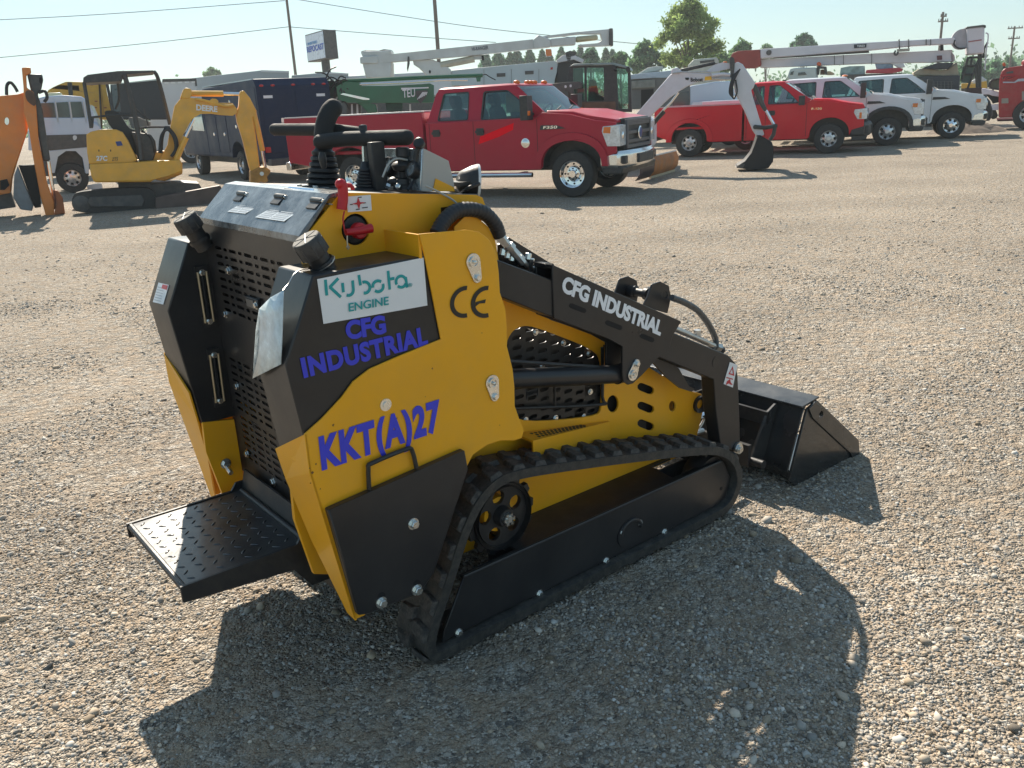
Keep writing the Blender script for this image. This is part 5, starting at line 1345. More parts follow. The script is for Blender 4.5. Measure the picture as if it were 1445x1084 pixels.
    # wheels
    for sg in (-1, 1):
        wheel(o, 0, sg * (hw - sp.get('tin', .13)), r, .27, sg, sp.get('wk', 'steel'), rr=sp.get('rr', .56), rimmat=sp.get('rimmat', RIMS))
        wheel(o, xr, sg * (hw - .13), r, .27, sg, sp.get('wk2', sp.get('wk', 'steel')), rr=sp.get('rr', .56), rimmat=sp.get('rimmat', RIMS))
    return o, body, roof, hood


def rw(*pts, r=.05):
    out = []; P = [Vector(p) for p in pts]; n = len(P)
    for i in range(n):
        a, c, d = P[i - 1], P[i], P[(i + 1) % n]; u = (a - c).normalized(); v = (d - c).normalized()
        for t in (0, .25, .5, .75, 1): out.append(tuple((c + u * r * (1 - t) ** 2 + v * r * t ** 2)))
    return out

RED1 = paint('ruby_red_paint', (.42, .006, .03), .38, .03, .22)
RED2 = paint('race_red_paint', (.62, .005, .018), .36, .03, .25)
WHP = paint('white_paint', (.72, .73, .75), .3, .08)
f350 = dict(name='pickup_truck', label='dark red crew cab pickup with a bright red arrow on its door', paint=RED1, hw=1.02, xr=-4.80, r=.415, rocker=.50, belt=1.40, roof=2.03, cab=(-3.02, -.55), ws_top=-1.12,
            cowl_z=1.50, nose_z=1.30, tail=-6.45, bed_z=1.60, arch=.58, arch_z=1.00, lamp=(.88, 1.24), grille=(.80, 1.34), bumper=(.50, .80), bumper_mat=CHR2, chrome=True,
            windows=[rw((-2.78, 1.42), (-2.66, 1.92), (-2.10, 1.93), (-2.10, 1.42)), rw((-1.84, 1.41), (-1.80, 1.92), (-1.30, 1.92), (-1.02, 1.72), (-.78, 1.42))],
            seams=(-2.93, -1.97, -.66), handles=(-2.78, -1.83), wk='dual', wk2='dual', rear_flare=.12, lean=.20, bed_cap=mat('bed_rail_white', (.6, .58, .56), .4), rr=.58, mirror=.42, rimmat=CHROME, arch_front=1)
o1, body1, roof1, hood1 = pickup(808, 279, -27, f350)
hwf = 1.02
# front fender flare, roof lights, step, decals
for sg in (-1, 1):
    b = MB(); A = archpts(0, .55, .585, 1.0); B2 = archpts(0, .55, .70, 1.14); b.prism(A + B2[::-1], sg * (hwf - .02), sg * (hwf + .045)); b.build('wheel_flare', RED1, body1, bevel=.02)
    b = MB(); b.tube([(-2.9, sg * (hwf + .08), .42), (-.75, sg * (hwf + .08), .42)], .045, 10); b.box((-2.6, min(sg * .7, sg * (hwf + .05)), .40), (-2.52, max(sg * .7, sg * (hwf + .05)), .45)); b.box((-1.1, min(sg * .7, sg * (hwf + .05)), .40), (-1.02, max(sg * .7, sg * (hwf + .05)), .45)); b.build('side_step', CHR2, o1)
for yk in (-.62, -.16, 0, .16, .62):
    b = MB(); b.ball((-1.22, yk, 2.045), (.07, .045, .04), 12, 8); b.build('clearance_light', AMB, roof1)
b = MB(); b.prism([(-1.88, .98), (-1.83, 1.12), (-1.12, 1.34), (-1.14, 1.22), (-1.45, 1.10)], -hwf - .001, -hwf - .004, mp=lambda u, v, w: (u, w, v)); b.build('arrow_decal', mat('bright_red_film', (.98, .0, .015), .55, var=0, spec=.1), body1)
b = MB(); b.prism([(-.60, 1.20), (-.58, 1.28), (-.26, 1.27), (-.10, 1.21)], -hwf - .001, -hwf - .018); b.build('fender_vent', PLAS, body1)
text('fender_script', 'F350', (-.53, -hwf - .018, 1.215), (-.26, -hwf - .018, 1.215), (-.52, -hwf - .018, 1.265), CHROME, body1, bold=.02)
b = MB(); b.lathe([(0, .09), (.01, .085), (.012, .06), (.018, .05), (.018, .001)], (-.68 - .22, -hwf, .98), (0, -1, 0), 24); b.box((-.99, -hwf - .008, .97), (-.81, -hwf - .001, .99)); b.build('round_badge', CHR2, body1)
b = MB(); b.cyl((-6.44, -hwf, 1.35), (-6.40, -hwf - .02, 1.35), .03); b.build('bed_marker', REDL, o1)
# paper hanging in the side window and a light bar at the rear glass
b = MB(); b.box((-1.62, -.30, 1.52), (-1.25, -.29, 1.88)); b.build('sun_shade', mat('tan_card', (.5, .34, .22), .7), o1)

f150 = dict(name='pickup_truck', label='bright red single cab pickup with silver steel wheels behind the white excavator arm', paint=RED2, hw=1.0, xr=-3.72, r=.39, rocker=.40, belt=1.30, roof=1.92, cab=(-2.22, -.50), ws_top=-1.20,
            cowl_z=1.40, nose_z=1.20, tail=-4.70, bed_z=1.36, arch=.50, arch_z=.93, lamp=(.86, 1.13), grille=(.78, 1.14), bumper=(.42, .78), bumper_mat=PLAS,
            windows=[rw((-2.06, 1.34), (-1.96, 1.80), (-1.72, 1.82), (-1.72, 1.34)), rw((-1.62, 1.33), (-1.60, 1.82), (-1.34, 1.82), (-1.06, 1.60), (-.80, 1.33))],
            seams=(-2.16, -1.66, -.60), handles=(-1.50,), wk='steel', rr=.54, lean=.14, rows=(-1.65,), mirror=.24, amber_low=1, rear_flare=.03, bed_cap=mat('bed_rail_pink', (.5, .3, .32), .35))
o2, body2, roof2, hood2 = pickup(1168, 217, -22, f150)
b = MB(); b.box((-1.62, -.08, 1.925), (-1.54, .08, 1.955)); b.build('roof_light', REDL, roof2)
text('fender_script', 'F-150', (-.48, -1.001, 1.14), (-.22, -1.001, 1.14), (-.48, -1.001, 1.20), CHROME, body2, bold=.02)
wbase = dict(name='pickup_truck', paint=WHP, hw=1.02, xr=-3.97, r=.40, rocker=.48, belt=1.38, roof=1.98, cab=(-3.10, -.50), ws_top=-1.20, cowl_z=1.46, nose_z=1.24, tail=-5.3, bed_z=1.46, arch=.56, arch_z=1.0,
             lamp=(.84, 1.18), grille=(.78, 1.26), bumper=(.48, .80), bumper_mat=CHR2, chrome=True, windows=[rw((-2.86, 1.42), (-2.76, 1.85), (-2.02, 1.87), (-2.02, 1.42)), rw((-1.84, 1.40), (-1.80, 1.87), (-1.36, 1.87), (-1.08, 1.66), (-.78, 1.40))],
             seams=(-3.0, -1.93, -.62), handles=(-2.82, -1.78), rr=.56, lean=.18, mirror=.42)
w1 = dict(wbase, label='white crew cab pickup with black wheel flares beside the bright red pickup', flare=PLAS)
o3, body3, roof3, hood3 = pickup(1250, 206, -22, w1)
w2 = dict(wbase, label='white crew cab pickup with chrome wheels beside the dirt heap', rimmat=CHROME)
o4, body4, roof4, hood4 = pickup(1340, 196, -22, w2)
for bd_, rf_ in ((body3, roof3), (body4, roof4)):
    b = MB(); b.prism([(-.60, 1.18), (-.58, 1.26), (-.26, 1.25), (-.10, 1.19)], -1.021, -1.038); b.build('fender_vent', PLAS, bd_)
b = MB(); b.ball((-1.26, -.12, 2.0), (.09, .16, .04)); b.build('roof_light', AMB, roof3)

# snow plow blade mounted low in front of the dark red pickup
th = R(-27)
def veh(o): return o.matrix_world if False else (Matrix.Translation(o.location) @ Matrix.Rotation(o.rotation_euler.z, 4, 'Z'))
pl = thing('plow_blade', 'orange and dark snow plow blade lying in front of the dark red pickup', 'snow plow', G(905, 256), R(62))
b = MB(); prof = [(.0, .04), (-.10, .16), (-.12, .32), (-.06, .46), (-.05, .455), (-.105, .32), (-.085, .165), (.015, .045)]
b.prism(prof, -2.3, -.55, mp=lambda u, v, w: (w * -1, u, v)); b.build('blade', mat('rusty_orange', (.42, .15, .035), .6, var=.3, vscale=3, dust_sheen=.4), pl)
b = MB(); b.prism(prof, -.545, .35, mp=lambda u, v, w: (w * -1, u, v)); b.build('blade_wing', mat('dark_worn_blade', (.06, .04, .045), .45, .3, var=.3), pl)
b = MB(); b.box((.6, -.02, .0), (2.35, .03, .05)); b.build('cutting_edge', mat('pale_edge', (.6, .52, .36), .5, .3), pl)
b = MB(); b.tube([(-.33, -.05, .47), (2.28, -.05, .47)], .018, 8); b.build('top_rail', STEEL, pl)
# ================================================================== machines, trucks and trees standing behind
def zm(ox, oy, k): return lambda x, y: (ox + x / k, oy + y / k)
Z1 = zm(0, 0, 3.0104); Z2 = zm(380, 0, 3.0104); Z3 = zm(780, 0, 4.1706); Z4 = zm(1100, 0, 4.168); ZO = zm(0, 80, 4.517); ZC = zm(220, 90, 6.0208)
ZW = zm(500, 30, 3.6125); ZR = zm(1290, 60, 7.226); Z8 = zm(1000, 30, 3.6125); ZD = zm(60, 80, 7.225)


class Site:
    """a machine standing about Y metres out; outlines are laid on upright planes at stated distances"""
    def __init__(self, name, label, cat, px, Y, zf=None, group=None, turn=True):
        b = D(px, 150, Y); phi = math.atan2(b.x, Y) if turn else 0.0
        self.o = thing(name, label, cat, (b.x, Y, 0), -phi, group); self.Y = Y; self.b = Vector((b.x, Y, 0)); self.z = zf or (lambda x, y: (x, y))
        self.f = Vector((math.sin(phi), math.cos(phi), 0)); self.r = Vector((math.cos(phi), -math.sin(phi), 0))
    def P(self, x, y, dy=0.0, z=None):
        q = (z or self.z)(x, y); d = Vector([float(c) for c in ray(q[0], q[1])]); t = (self.b.dot(self.f) + dy) / d.dot(self.f)
        p = Vector((0, 0, CH)) + d * t - self.b; return Vector((p.dot(self.r), p.dot(self.f), p.z))
    def plate(self, name, pts, m, dy=0.0, th=.2, parent=None, bevel=0.0, z=None, holes=(), rnd=0):
        if rnd: pts = chaikin(pts, rnd)
        P = [self.P(x, y, dy, z) for x, y in pts]; H = [[self.P(x, y, dy, z) for x, y in h] for h in holes]
        b = MB(); b.prism([(p.x, p.z) for p in P], dy, dy + th, holes=[[(p.x, p.z) for p in h] for h in H])
        return b.build(name, m, parent or self.o, bevel=bevel)
    def tube(self, name, pts, r, m, dy=0.0, parent=None, smooth=0, n=10, z=None):
        b = MB(); b.tube([self.P(p[0], p[1], dy if len(p) < 3 else p[2], z) for p in pts], r, n, smooth); return b.build(name, m, parent or self.o)
    def text(self, name, s, a, b_, c, m, dy, parent=None, bold=.02, z=None):
        return text(name, s, self.P(*a, dy, z), self.P(*b_, dy, z), self.P(*c, dy, z), m, parent or self.o, bold=bold, depth=.004, lift=.006)


ORA = mat('orange_machine_paint', (.74, .22, .03), .42, var=.12, vscale=2, dust_sheen=.2, coat=.2)
DEER = mat('amber_machine_paint', (.80, .40, .04), .42, var=.12, vscale=3, dust_sheen=.2, coat=.2)
BOB = mat('white_machine_paint', (.66, .66, .70), .38, var=.06, vscale=3, dust_sheen=.1)
WHB = mat('white_boom_paint', (.62, .64, .62), .45, var=.1, vscale=1.2, dust_sheen=.25)
PKB = mat('pale_boom_paint', (.66, .63, .66), .45, var=.06, vscale=1.2, dust_sheen=.1)
GRN = mat('green_boom_paint', (.012, .13, .06), .35, var=.15, vscale=2, coat=.3)
NAVY = mat('navy_paint', (.004, .016, .055), .42, var=.06, vscale=2, coat=.0, dust_sheen=.03, spec=.2)
DGREY = mat('dark_grey_steel', (.06, .06, .062), .5, var=.2, vscale=4, dust_sheen=.2)
RUST = mat('rusty_brown', (.13, .07, .045), .7, var=.35, vscale=5)
CABG = glass('cab_glass', (.62, .86, .80), .8)
CHIP = mat('chipper_red', (.36, .015, .02), .4, var=.15, vscale=2, dust_sheen=.2)
PWH = mat('trailer_white', (.60, .62, .64), .5, var=.08, vscale=.7, dust_sheen=.12)
PGR = mat('trailer_grey', (.36, .40, .42), .55, var=.08, vscale=.7, dust_sheen=.1)

# ---- orange digger arm at the left edge of the picture
s = Site('backhoe_arm', 'orange backhoe boom folded with its bucket down at the far left edge', 'backhoe', 30, 17.4, ZO)
s.plate('boom', [(-160, 300), (0, 250), (110, 240), (160, 225), (172, 300), (178, 470), (112, 670), (80, 780), (72, 868), (0, 882), (-160, 880)], ORA, .25, .32, bevel=.03)
s.plate('stick', [(138, 70), (195, 66), (200, 105), (168, 118), (172, 200), (215, 225), (232, 325), (246, 520), (300, 800), (345, 930), (345, 1015), (292, 1015), (255, 880), (212, 650), (185, 470), (150, 350), (150, 200)], ORA, -.02, .24, bevel=.02)
s.plate('stick_shoulder', [(160, 215), (205, 215), (228, 260), (228, 320), (190, 300), (165, 270)], RUST, -.06, .05, rnd=1)
cyl = s.plate('dipper_cylinder', [(172, 112), (270, 112), (276, 150), (265, 205), (240, 240), (270, 330), (322, 664), (276, 668), (240, 480), (222, 330), (200, 230)], DGREY, .05, .16, bevel=.03)
s.plate('bushing', [(250, 135), (262, 130), (270, 142), (268, 165), (258, 175), (250, 160)], DARK, .045, .004, cyl, rnd=1)
s.tube('cylinder_rod', [(308, 668), (357, 972)], .035, CHROME, .1, cyl)
s.plate('bucket', [(112, 700), (160, 820), (215, 950), (205, 985), (130, 975), (84, 900), (90, 760)], mat('bucket_blue_grey', (.16, .18, .2), .4, .4, var=.2), -.1, .5, bevel=.02)
s.plate('bucket_inside', [(118, 695), (235, 690), (255, 840), (262, 960), (222, 965), (165, 820)], DARK, .05, .5)
s.plate('bucket_link', [(352, 850), (372, 860), (400, 900), (416, 1000), (345, 1012), (360, 940)], mat('red_orange', (.34, .10, .03), .5, var=.2), -.04, .26, bevel=.02)
s.tube('hydraulic_hose', [(42, 245), (44, 185), (66, 165), (92, 190), (112, 225)], .03, HOSE, .2, smooth=5)
s.tube('hydraulic_hose', [(245, 230), (285, 220), (300, 260), (282, 290)], .03, HOSE, .05, smooth=5)
em = s.plate('round_badge', [(30, 395), (45, 385), (58, 400), (58, 425), (45, 438), (30, 425)], CHR2, .235, .012, rnd=1)
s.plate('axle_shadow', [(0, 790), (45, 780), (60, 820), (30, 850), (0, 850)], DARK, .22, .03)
s.plate('support_foot', [(-160, 880), (0, 882), (70, 868), (100, 960), (0, 975), (-160, 980)], DGREY, .4, .5)

# ---- amber mini excavator
s = Site('mini_excavator', 'amber yellow mini excavator with open canopy and dozer blade', 'excavator', 190, 17.75, Z1)
def undercarriage(s, pts, m_track=TYRE, dy=0.0, w=.35):
    return s.plate('track', pts, m_track, dy, w, bevel=.03, rnd=2)
trk_o = [(305, 838), (330, 812), (600, 795), (650, 805), (668, 845), (660, 895), (640, 906), (335, 908), (305, 880)]
for dy in (0.0, 1.25):
    t_ = undercarriage(s, trk_o, dy=dy)
    s.plate('track_frame', [(380, 838), (600, 828), (615, 850), (605, 876), (385, 878), (370, 858)], DGREY, dy - .03, .03, t_, bevel=.01)
    c = s.P(345, 866, dy - .02); b = MB(); b.lathe([(0, .1), (.02, .16), (.06, .17)], c, (0, 1, 0), 20); b.build('sprocket', DGREY, t_)
s.plate('blade_arm', [(560, 790), (760, 775), (845, 780), (860, 805), (660, 850)], DGREY, .3, .9)
s.plate('dozer_blade', [(660, 838), (935, 788), (942, 800), (950, 855), (930, 872), (662, 910)], mat('worn_blade', (.11, .08, .07), .55, .3, var=.3, vscale=4), -.15, .16, bevel=.02)
s.plate('swing_ring', [(500, 770), (640, 768), (640, 800), (505, 806)], DGREY, .35, .9)
bd = s.plate('body', [(378, 698), (560, 690), (655, 684), (770, 680), (776, 730), (740, 745), (655, 765), (640, 774), (400, 776), (388, 750)], DEER, -.1, 1.5, bevel=.06)
hd = s.plate('engine_cover', [(366, 572), (385, 560), (420, 552), (492, 550), (520, 562), (545, 600), (585, 682), (560, 692), (378, 698), (370, 650)], DEER, 0, 1.35, bevel=.07)
s.text('model_number', '27C', (409, 684), (456, 684), (409, 662), WHT, -.0, hd, .04)
s.text('tail_script', 'ZTS', (475, 684), (500, 682), (477, 670), INK, -.0, hd, .0)
s.plate('square_badge', [(490, 602), (514, 600), (522, 618), (498, 621)], mat('badge_blue', (.02, .05, .22), .4), -.01, .015, hd)
for q in ((470, 640), (420, 640)): s.plate('cover_vent', [(q[0] - 2, q[1] - 4), (q[0] + 2, q[1] - 4), (q[0] + 2, q[1] + 4), (q[0] - 2, q[1] + 4)], DARK, -.01, .012, hd)
CAN = mat('canopy_steel', (.045, .045, .047), .45, var=.15, dust_sheen=.12)
s.plate('canopy_roof', [(352, 352), (354, 330), (372, 318), (500, 302), (652, 299), (655, 306), (520, 318), (510, 345), (365, 352)], CAN, .0, 1.2, bevel=.03)
for nm, pts, r_, dy in (('canopy_post', [(357, 350), (372, 440), (388, 545)], .035, .1), ('canopy_post', [(515, 305), (535, 340), (570, 480), (592, 600), (600, 680)], .05, .05), ('canopy_post', [(652, 303), (668, 325), (690, 400), (722, 530)], .04, .9), ('canopy_post', [(500, 345), (505, 420), (490, 465)], .025, 1.1), ('canopy_post', [(422, 350), (432, 545)], .02, 1.1),
                        ('guard_rail', [(382, 500), (480, 490), (565, 487)], .022, .1), ('guard_rail', [(588, 546), (640, 540), (722, 540)], .022, .2), ('guard_rail', [(392, 540), (395, 500)], .02, .1)):
    s.tube(nm, pts, r_, CAN, dy, smooth=4)
st = s.plate('seat', [(440, 478), (455, 468), (500, 472), (520, 500), (545, 545), (585, 560), (600, 590), (600, 650), (560, 660), (530, 590), (470, 545)], mat('black_vinyl', (.03, .03, .032), .5), .45, .5, bevel=.04, rnd=1)
s.plate('control_tower', [(555, 560), (640, 570), (660, 600), (665, 640), (650, 684), (590, 684), (575, 620)], DGREY, .3, .8, bevel=.03)
for a, c in (((640, 510), (575, 460)), ((632, 540), (610, 458))): s.tube('control_lever', [a, ((a[0] + c[0]) / 2, (a[1] + c[1]) / 2 + 3), c], .014, DGREY, .6)
for k in range(4): s.tube('control_hose', [(600, 550 + k * 6), (640, 590 + k * 6), (655 + k * 4, 650)], .015, HOSE, .3 + .1 * k, smooth=4)
s.plate('console', [(545, 500), (590, 498), (640, 520), (640, 545), (600, 548), (560, 545)], mat('grey_console', (.25, .25, .24), .5), .7, .4, bevel=.03)
s.plate('swing_bracket', [(645, 650), (700, 640), (740, 690), (775, 690), (776, 740), (700, 770), (660, 765), (650, 700)], DEER, .35, .4, bevel=.03)
bm = s.plate('boom', [ZC(*p) for p in ((8, 880), (30, 820), (60, 770), (100, 690), (120, 560), (160, 360), (205, 302), (250, 288), (340, 292), (520, 330), (650, 335), (690, 385), (692, 415), (655, 442), (560, 437), (470, 424), (380, 427), (325, 458), (290, 500), (235, 600), (170, 760), (132, 900), (70, 960), (20, 930))], DEER, .25, .26, bevel=.03, z=zm(0, 0, 1))
s.z = ZC
s.plate('boom_lug', [(205, 295), (235, 215), (262, 205), (300, 215), (312, 262), (280, 300)], DEER, .24, .28, bm, bevel=.02)
ac = s.tube('arm_cylinder', [(290, 252), (572, 254)], .062, DEER, .38); s.tube('cylinder_rod', [(572, 254), (712, 258)], .036, CHROME, .38, ac)
s.tube('boom_pipe', [(335, 300), (430, 318), (540, 350), (600, 360), (660, 352)], .03, DEER, .22, smooth=4)
s.plate('pipe_clamp', [(460, 295), (530, 300), (532, 360), (462, 355)], DEER, .2, .05, rnd=1)
s.text('boom_lettering', 'DEERE', (342, 396), (522, 412), (342, 345), WHT, .25, bm, .04)
sk = s.plate('stick', [(712, 248), (725, 230), (748, 228), (800, 290), (856, 400), (852, 432), (826, 452), (850, 600), (884, 880), (872, 920), (808, 915), (790, 860), (740, 650), (690, 490), (682, 430), (705, 360)], DEER, .28, .2, bevel=.02)
bc = s.tube('bucket_cylinder', [(832, 415), (870, 570), (906, 740)], .055, DEER, .33); s.tube('cylinder_rod', [(902, 738), (932, 892)], .034, CHROME, .33, bc)
s.plate('quick_hitch', [(806, 915), (880, 880), (940, 880), (975, 905), (970, 935), (945, 960), (955, 1000), (925, 1012), (890, 1000), (860, 1020), (808, 1018)], mat('worn_amber', (.42, .22, .05), .6, .2, var=.35, vscale=8), .2, .35, bevel=.02)
s.tube('pin', [(900, 935, .15), (900, 935, .6)], .045, STEEL)
lc = s.tube('boom_cylinder', [(256, 625), (200, 750), (140, 900)], .06, DEER, .1); s.tube('cylinder_rod', [(250, 620), (322, 475)], .03, CHROME, .15, lc)
for k in range(3): s.tube('hose_loop', [(30 + k * 8, 760), (45 + k * 6, 620), (95, 560 - k * 8), (150 + k * 8, 620), (168 + k * 6, 720), (130, 790)], .028, HOSE, .1 + .05 * k, smooth=6)

# ---- pale utility truck behind the amber excavator
s = Site('utility_truck', 'pale blue and white topper truck behind the amber excavator', 'truck', 100, 23.2, Z1)
PALEB = paint('pale_blue_paint', (.50, .58, .70), .35, .1)
bd = s.plate('body', [(120, 500), (375, 500), (430, 540), (430, 575), (376, 640), (378, 736), (362, 738), (350, 670), (320, 640), (280, 640), (245, 665), (232, 735), (212, 735), (205, 640), (120, 640)], PALEB, 0, 1.9, bevel=.03)
s.plate('black_band', [(190, 575), (374, 570), (374, 625), (212, 640), (192, 630)], DGREY, -.02, .02, bd)
s.plate('white_skirt', [(207, 645), (300, 632), (376, 628), (378, 736), (366, 738), (352, 672), (322, 642), (280, 642), (246, 666), (232, 735), (212, 735)], PWH, -.03, .03, bd)
s.plate('fuel_cap', [(308, 578), (320, 574), (328, 582), (324, 594), (312, 597)], PWH, -.04, .03, bd, rnd=1)
wins = [[(150, 440), (228, 436), (238, 506), (190, 508), (150, 508)], [(238, 436), (288, 433), (298, 502), (246, 506)], [(298, 433), (345, 432), (360, 498), (306, 502)]]
cp = s.plate('topper', [(120, 428), (190, 410), (260, 404), (345, 410), (372, 425), (432, 545), (376, 545), (372, 505), (120, 512)], PALEB, .06, 1.7, bevel=.03)
for w_ in wins: s.plate('window', w_, mat('dark_window', (.03, .045, .05), .12, var=.1, coat=.8), .03, .03, cp)
s.plate('windscreen', [(385, 445), (400, 452), (436, 540), (425, 545)], mat('pale_screen', (.45, .55, .55), .1, var=.2, coat=.8), .03, .03, cp)
for x in (236, 296, 356): s.plate('window_bar', [(x - 3, 432), (x + 2, 432), (x + 14, 520), (x + 8, 520)], PWH, 0, .03, cp)
s.plate('light_bar', [(198, 400), (204, 394), (258, 393), (266, 402), (258, 410), (200, 412)], mat('cream_lamp', (.7, .68, .45), .3), .3, .5, bevel=.02)
for (x, y, dy) in ((308, 757, .02), (308, 757, 1.65)):
    c = s.P(x, y, dy); wheel(s.o, c.x, c.y + .16, c.z + .0, .26, -1, 'flat', rimmat=RIMS)
s.plate('chassis', [(150, 640), (376, 640), (378, 745), (210, 750), (150, 745)], DGREY, .35, 1.2)
s.plate('tow_hook', [(370, 790), (432, 780), (438, 808), (372, 808)], PWH, .2, .3)

# ---- yellow box bus and the dark box body beside it
s = Site('yellow_truck', 'yellow high roofed box truck with black stripes behind the pale truck', 'truck', 110, 31, ZD)
bx = s.plate('box_body', [(30, 395), (60, 340), (110, 310), (165, 285), (222, 262), (245, 255), (640, 262), (660, 380), (700, 540), (690, 640), (30, 640)], mat('school_yellow', (.60, .33, .03), .45, var=.08, dust_sheen=.15), 0, 2.3, bevel=.04)
s.plate('black_stripe', [(252, 262), (300, 262), (312, 402), (268, 400)], PLAS, -.02, .02, bx); s.plate('black_stripe', [(640, 268), (672, 268), (730, 560), (700, 560)], PLAS, -.02, .02, bx)
for x in (575, 590): s.plate('door_post', [(x, 268), (x + 6, 268), (x + 40, 600), (x + 33, 600)], mat('dull_yellow', (.35, .19, .03), .5), -.03, .03, bx)
for q in ((500, 288), (545, 455), (540, 520), (640, 522)): s.plate('marker_lamp', [(q[0] - 14, q[1] - 5), (q[0] + 14, q[1] - 5), (q[0] + 14, q[1] + 5), (q[0] - 14, q[1] + 5)], mat('dull_red', (.25, .04, .02), .4), -.03, .03, bx)
b = s.P(80, 660, .2); 
for x in (100, 500): 
    c = s.P(x, 640, .3); wheel(s.o, c.x, c.y, .45, .3, -1)
s = Site('box_truck', 'black box body truck between the yellow truck and the navy truck', 'truck', 200, 29.5, ZD)
bx = s.plate('box_body', [(690, 285), (760, 275), (860, 268), (1165, 238), (1180, 250), (1290, 640), (700, 640)], mat('flat_black_panel', (.025, .028, .032), .5, var=.15), 0, 2.2, bevel=.03)
s.plate('roof_edge', [(690, 275), (860, 262), (1165, 228), (1168, 242), (860, 272), (690, 288)], mat('silver_trim', (.5, .55, .5), .4, .4), -.03, .1, bx)
s.plate('side_panel', [(700, 290), (770, 285), (800, 560), (730, 560)], mat('teal_dark', (.05, .08, .09), .3, coat=.4), -.02, .02, bx)
c = s.P(1000, 640, .3); wheel(s.o, c.x, c.y, .45, .3, -1)

# ---- trailers and box bodies further back
def trailer(label, pts_face, Y, depth, m, edge=None, zf=None, cat='trailer', px=None, lamps=0, name='box_trailer'):
    s = Site(name, label, cat, px or (zf(*pts_face[0])[0] if zf else pts_face[0][0]) + 10, Y, zf)
    P = [s.P(x, y) for x, y in pts_face]
    # outline continues straight down to the floor of the box
    bx = s.plate('box_body', pts_face, m, 0, depth, bevel=.03)
    xs = [p.x for p in P]; zmin = min(p.z for p in P); zmax = max(p.z for p in P)
    b = MB(); b.box((min(xs) + .02, .1, .55), (max(xs) - .02, depth - .1, zmin + .01)); b.build('chassis', DGREY, s.o)
    for k in (0, 1): wheel(s.o, min(xs) + (max(xs) - min(xs)) * (.25 + .5 * k), .2, .48, .28, -1)
    if edge: s.plate('edge_trim', edge, DGREY if m is PWH else PWH, -.04, .04, bx)
    for k in range(lamps):
        q = P[1].lerp(P[2], (k + .5) / lamps); b = MB(); b.box((q.x - .08, -.03, q.z - .16), (q.x + .08, -.005, q.z - .10)); b.build('roof_marker', WHT, bx)
    return s, bx
trailer('white box trailer with a dark top edge left of the navy truck', [(600, 640), (690, 338), (834, 334), (836, 640)], 36, 2.4, PWH, [(690, 336), (834, 333), (838, 366), (830, 366), (828, 345), (690, 348)], Z1, lamps=5)
trailer('long pale blue grey trailer roof above the navy truck', [(780, 600), (780, 336), (1110, 299), (1228, 302), (1228, 420)], 41, 3, PGR, [(1108, 298), (1228, 302), (1228, 310), (1108, 306)], Z1)
trailer('grey box truck body below the roadside sign', [(1225, 420), (1240, 320), (1385, 308), (1480, 314), (1480, 420)], 43, 3, PGR, [(1385, 306), (1480, 312), (1480, 318), (1385, 314)], Z1)
trailer('low white trailer right of the sign behind the green boom', [(480, 135), (480, 108), (640, 100), (660, 135)], 44, 2.5, PWH)

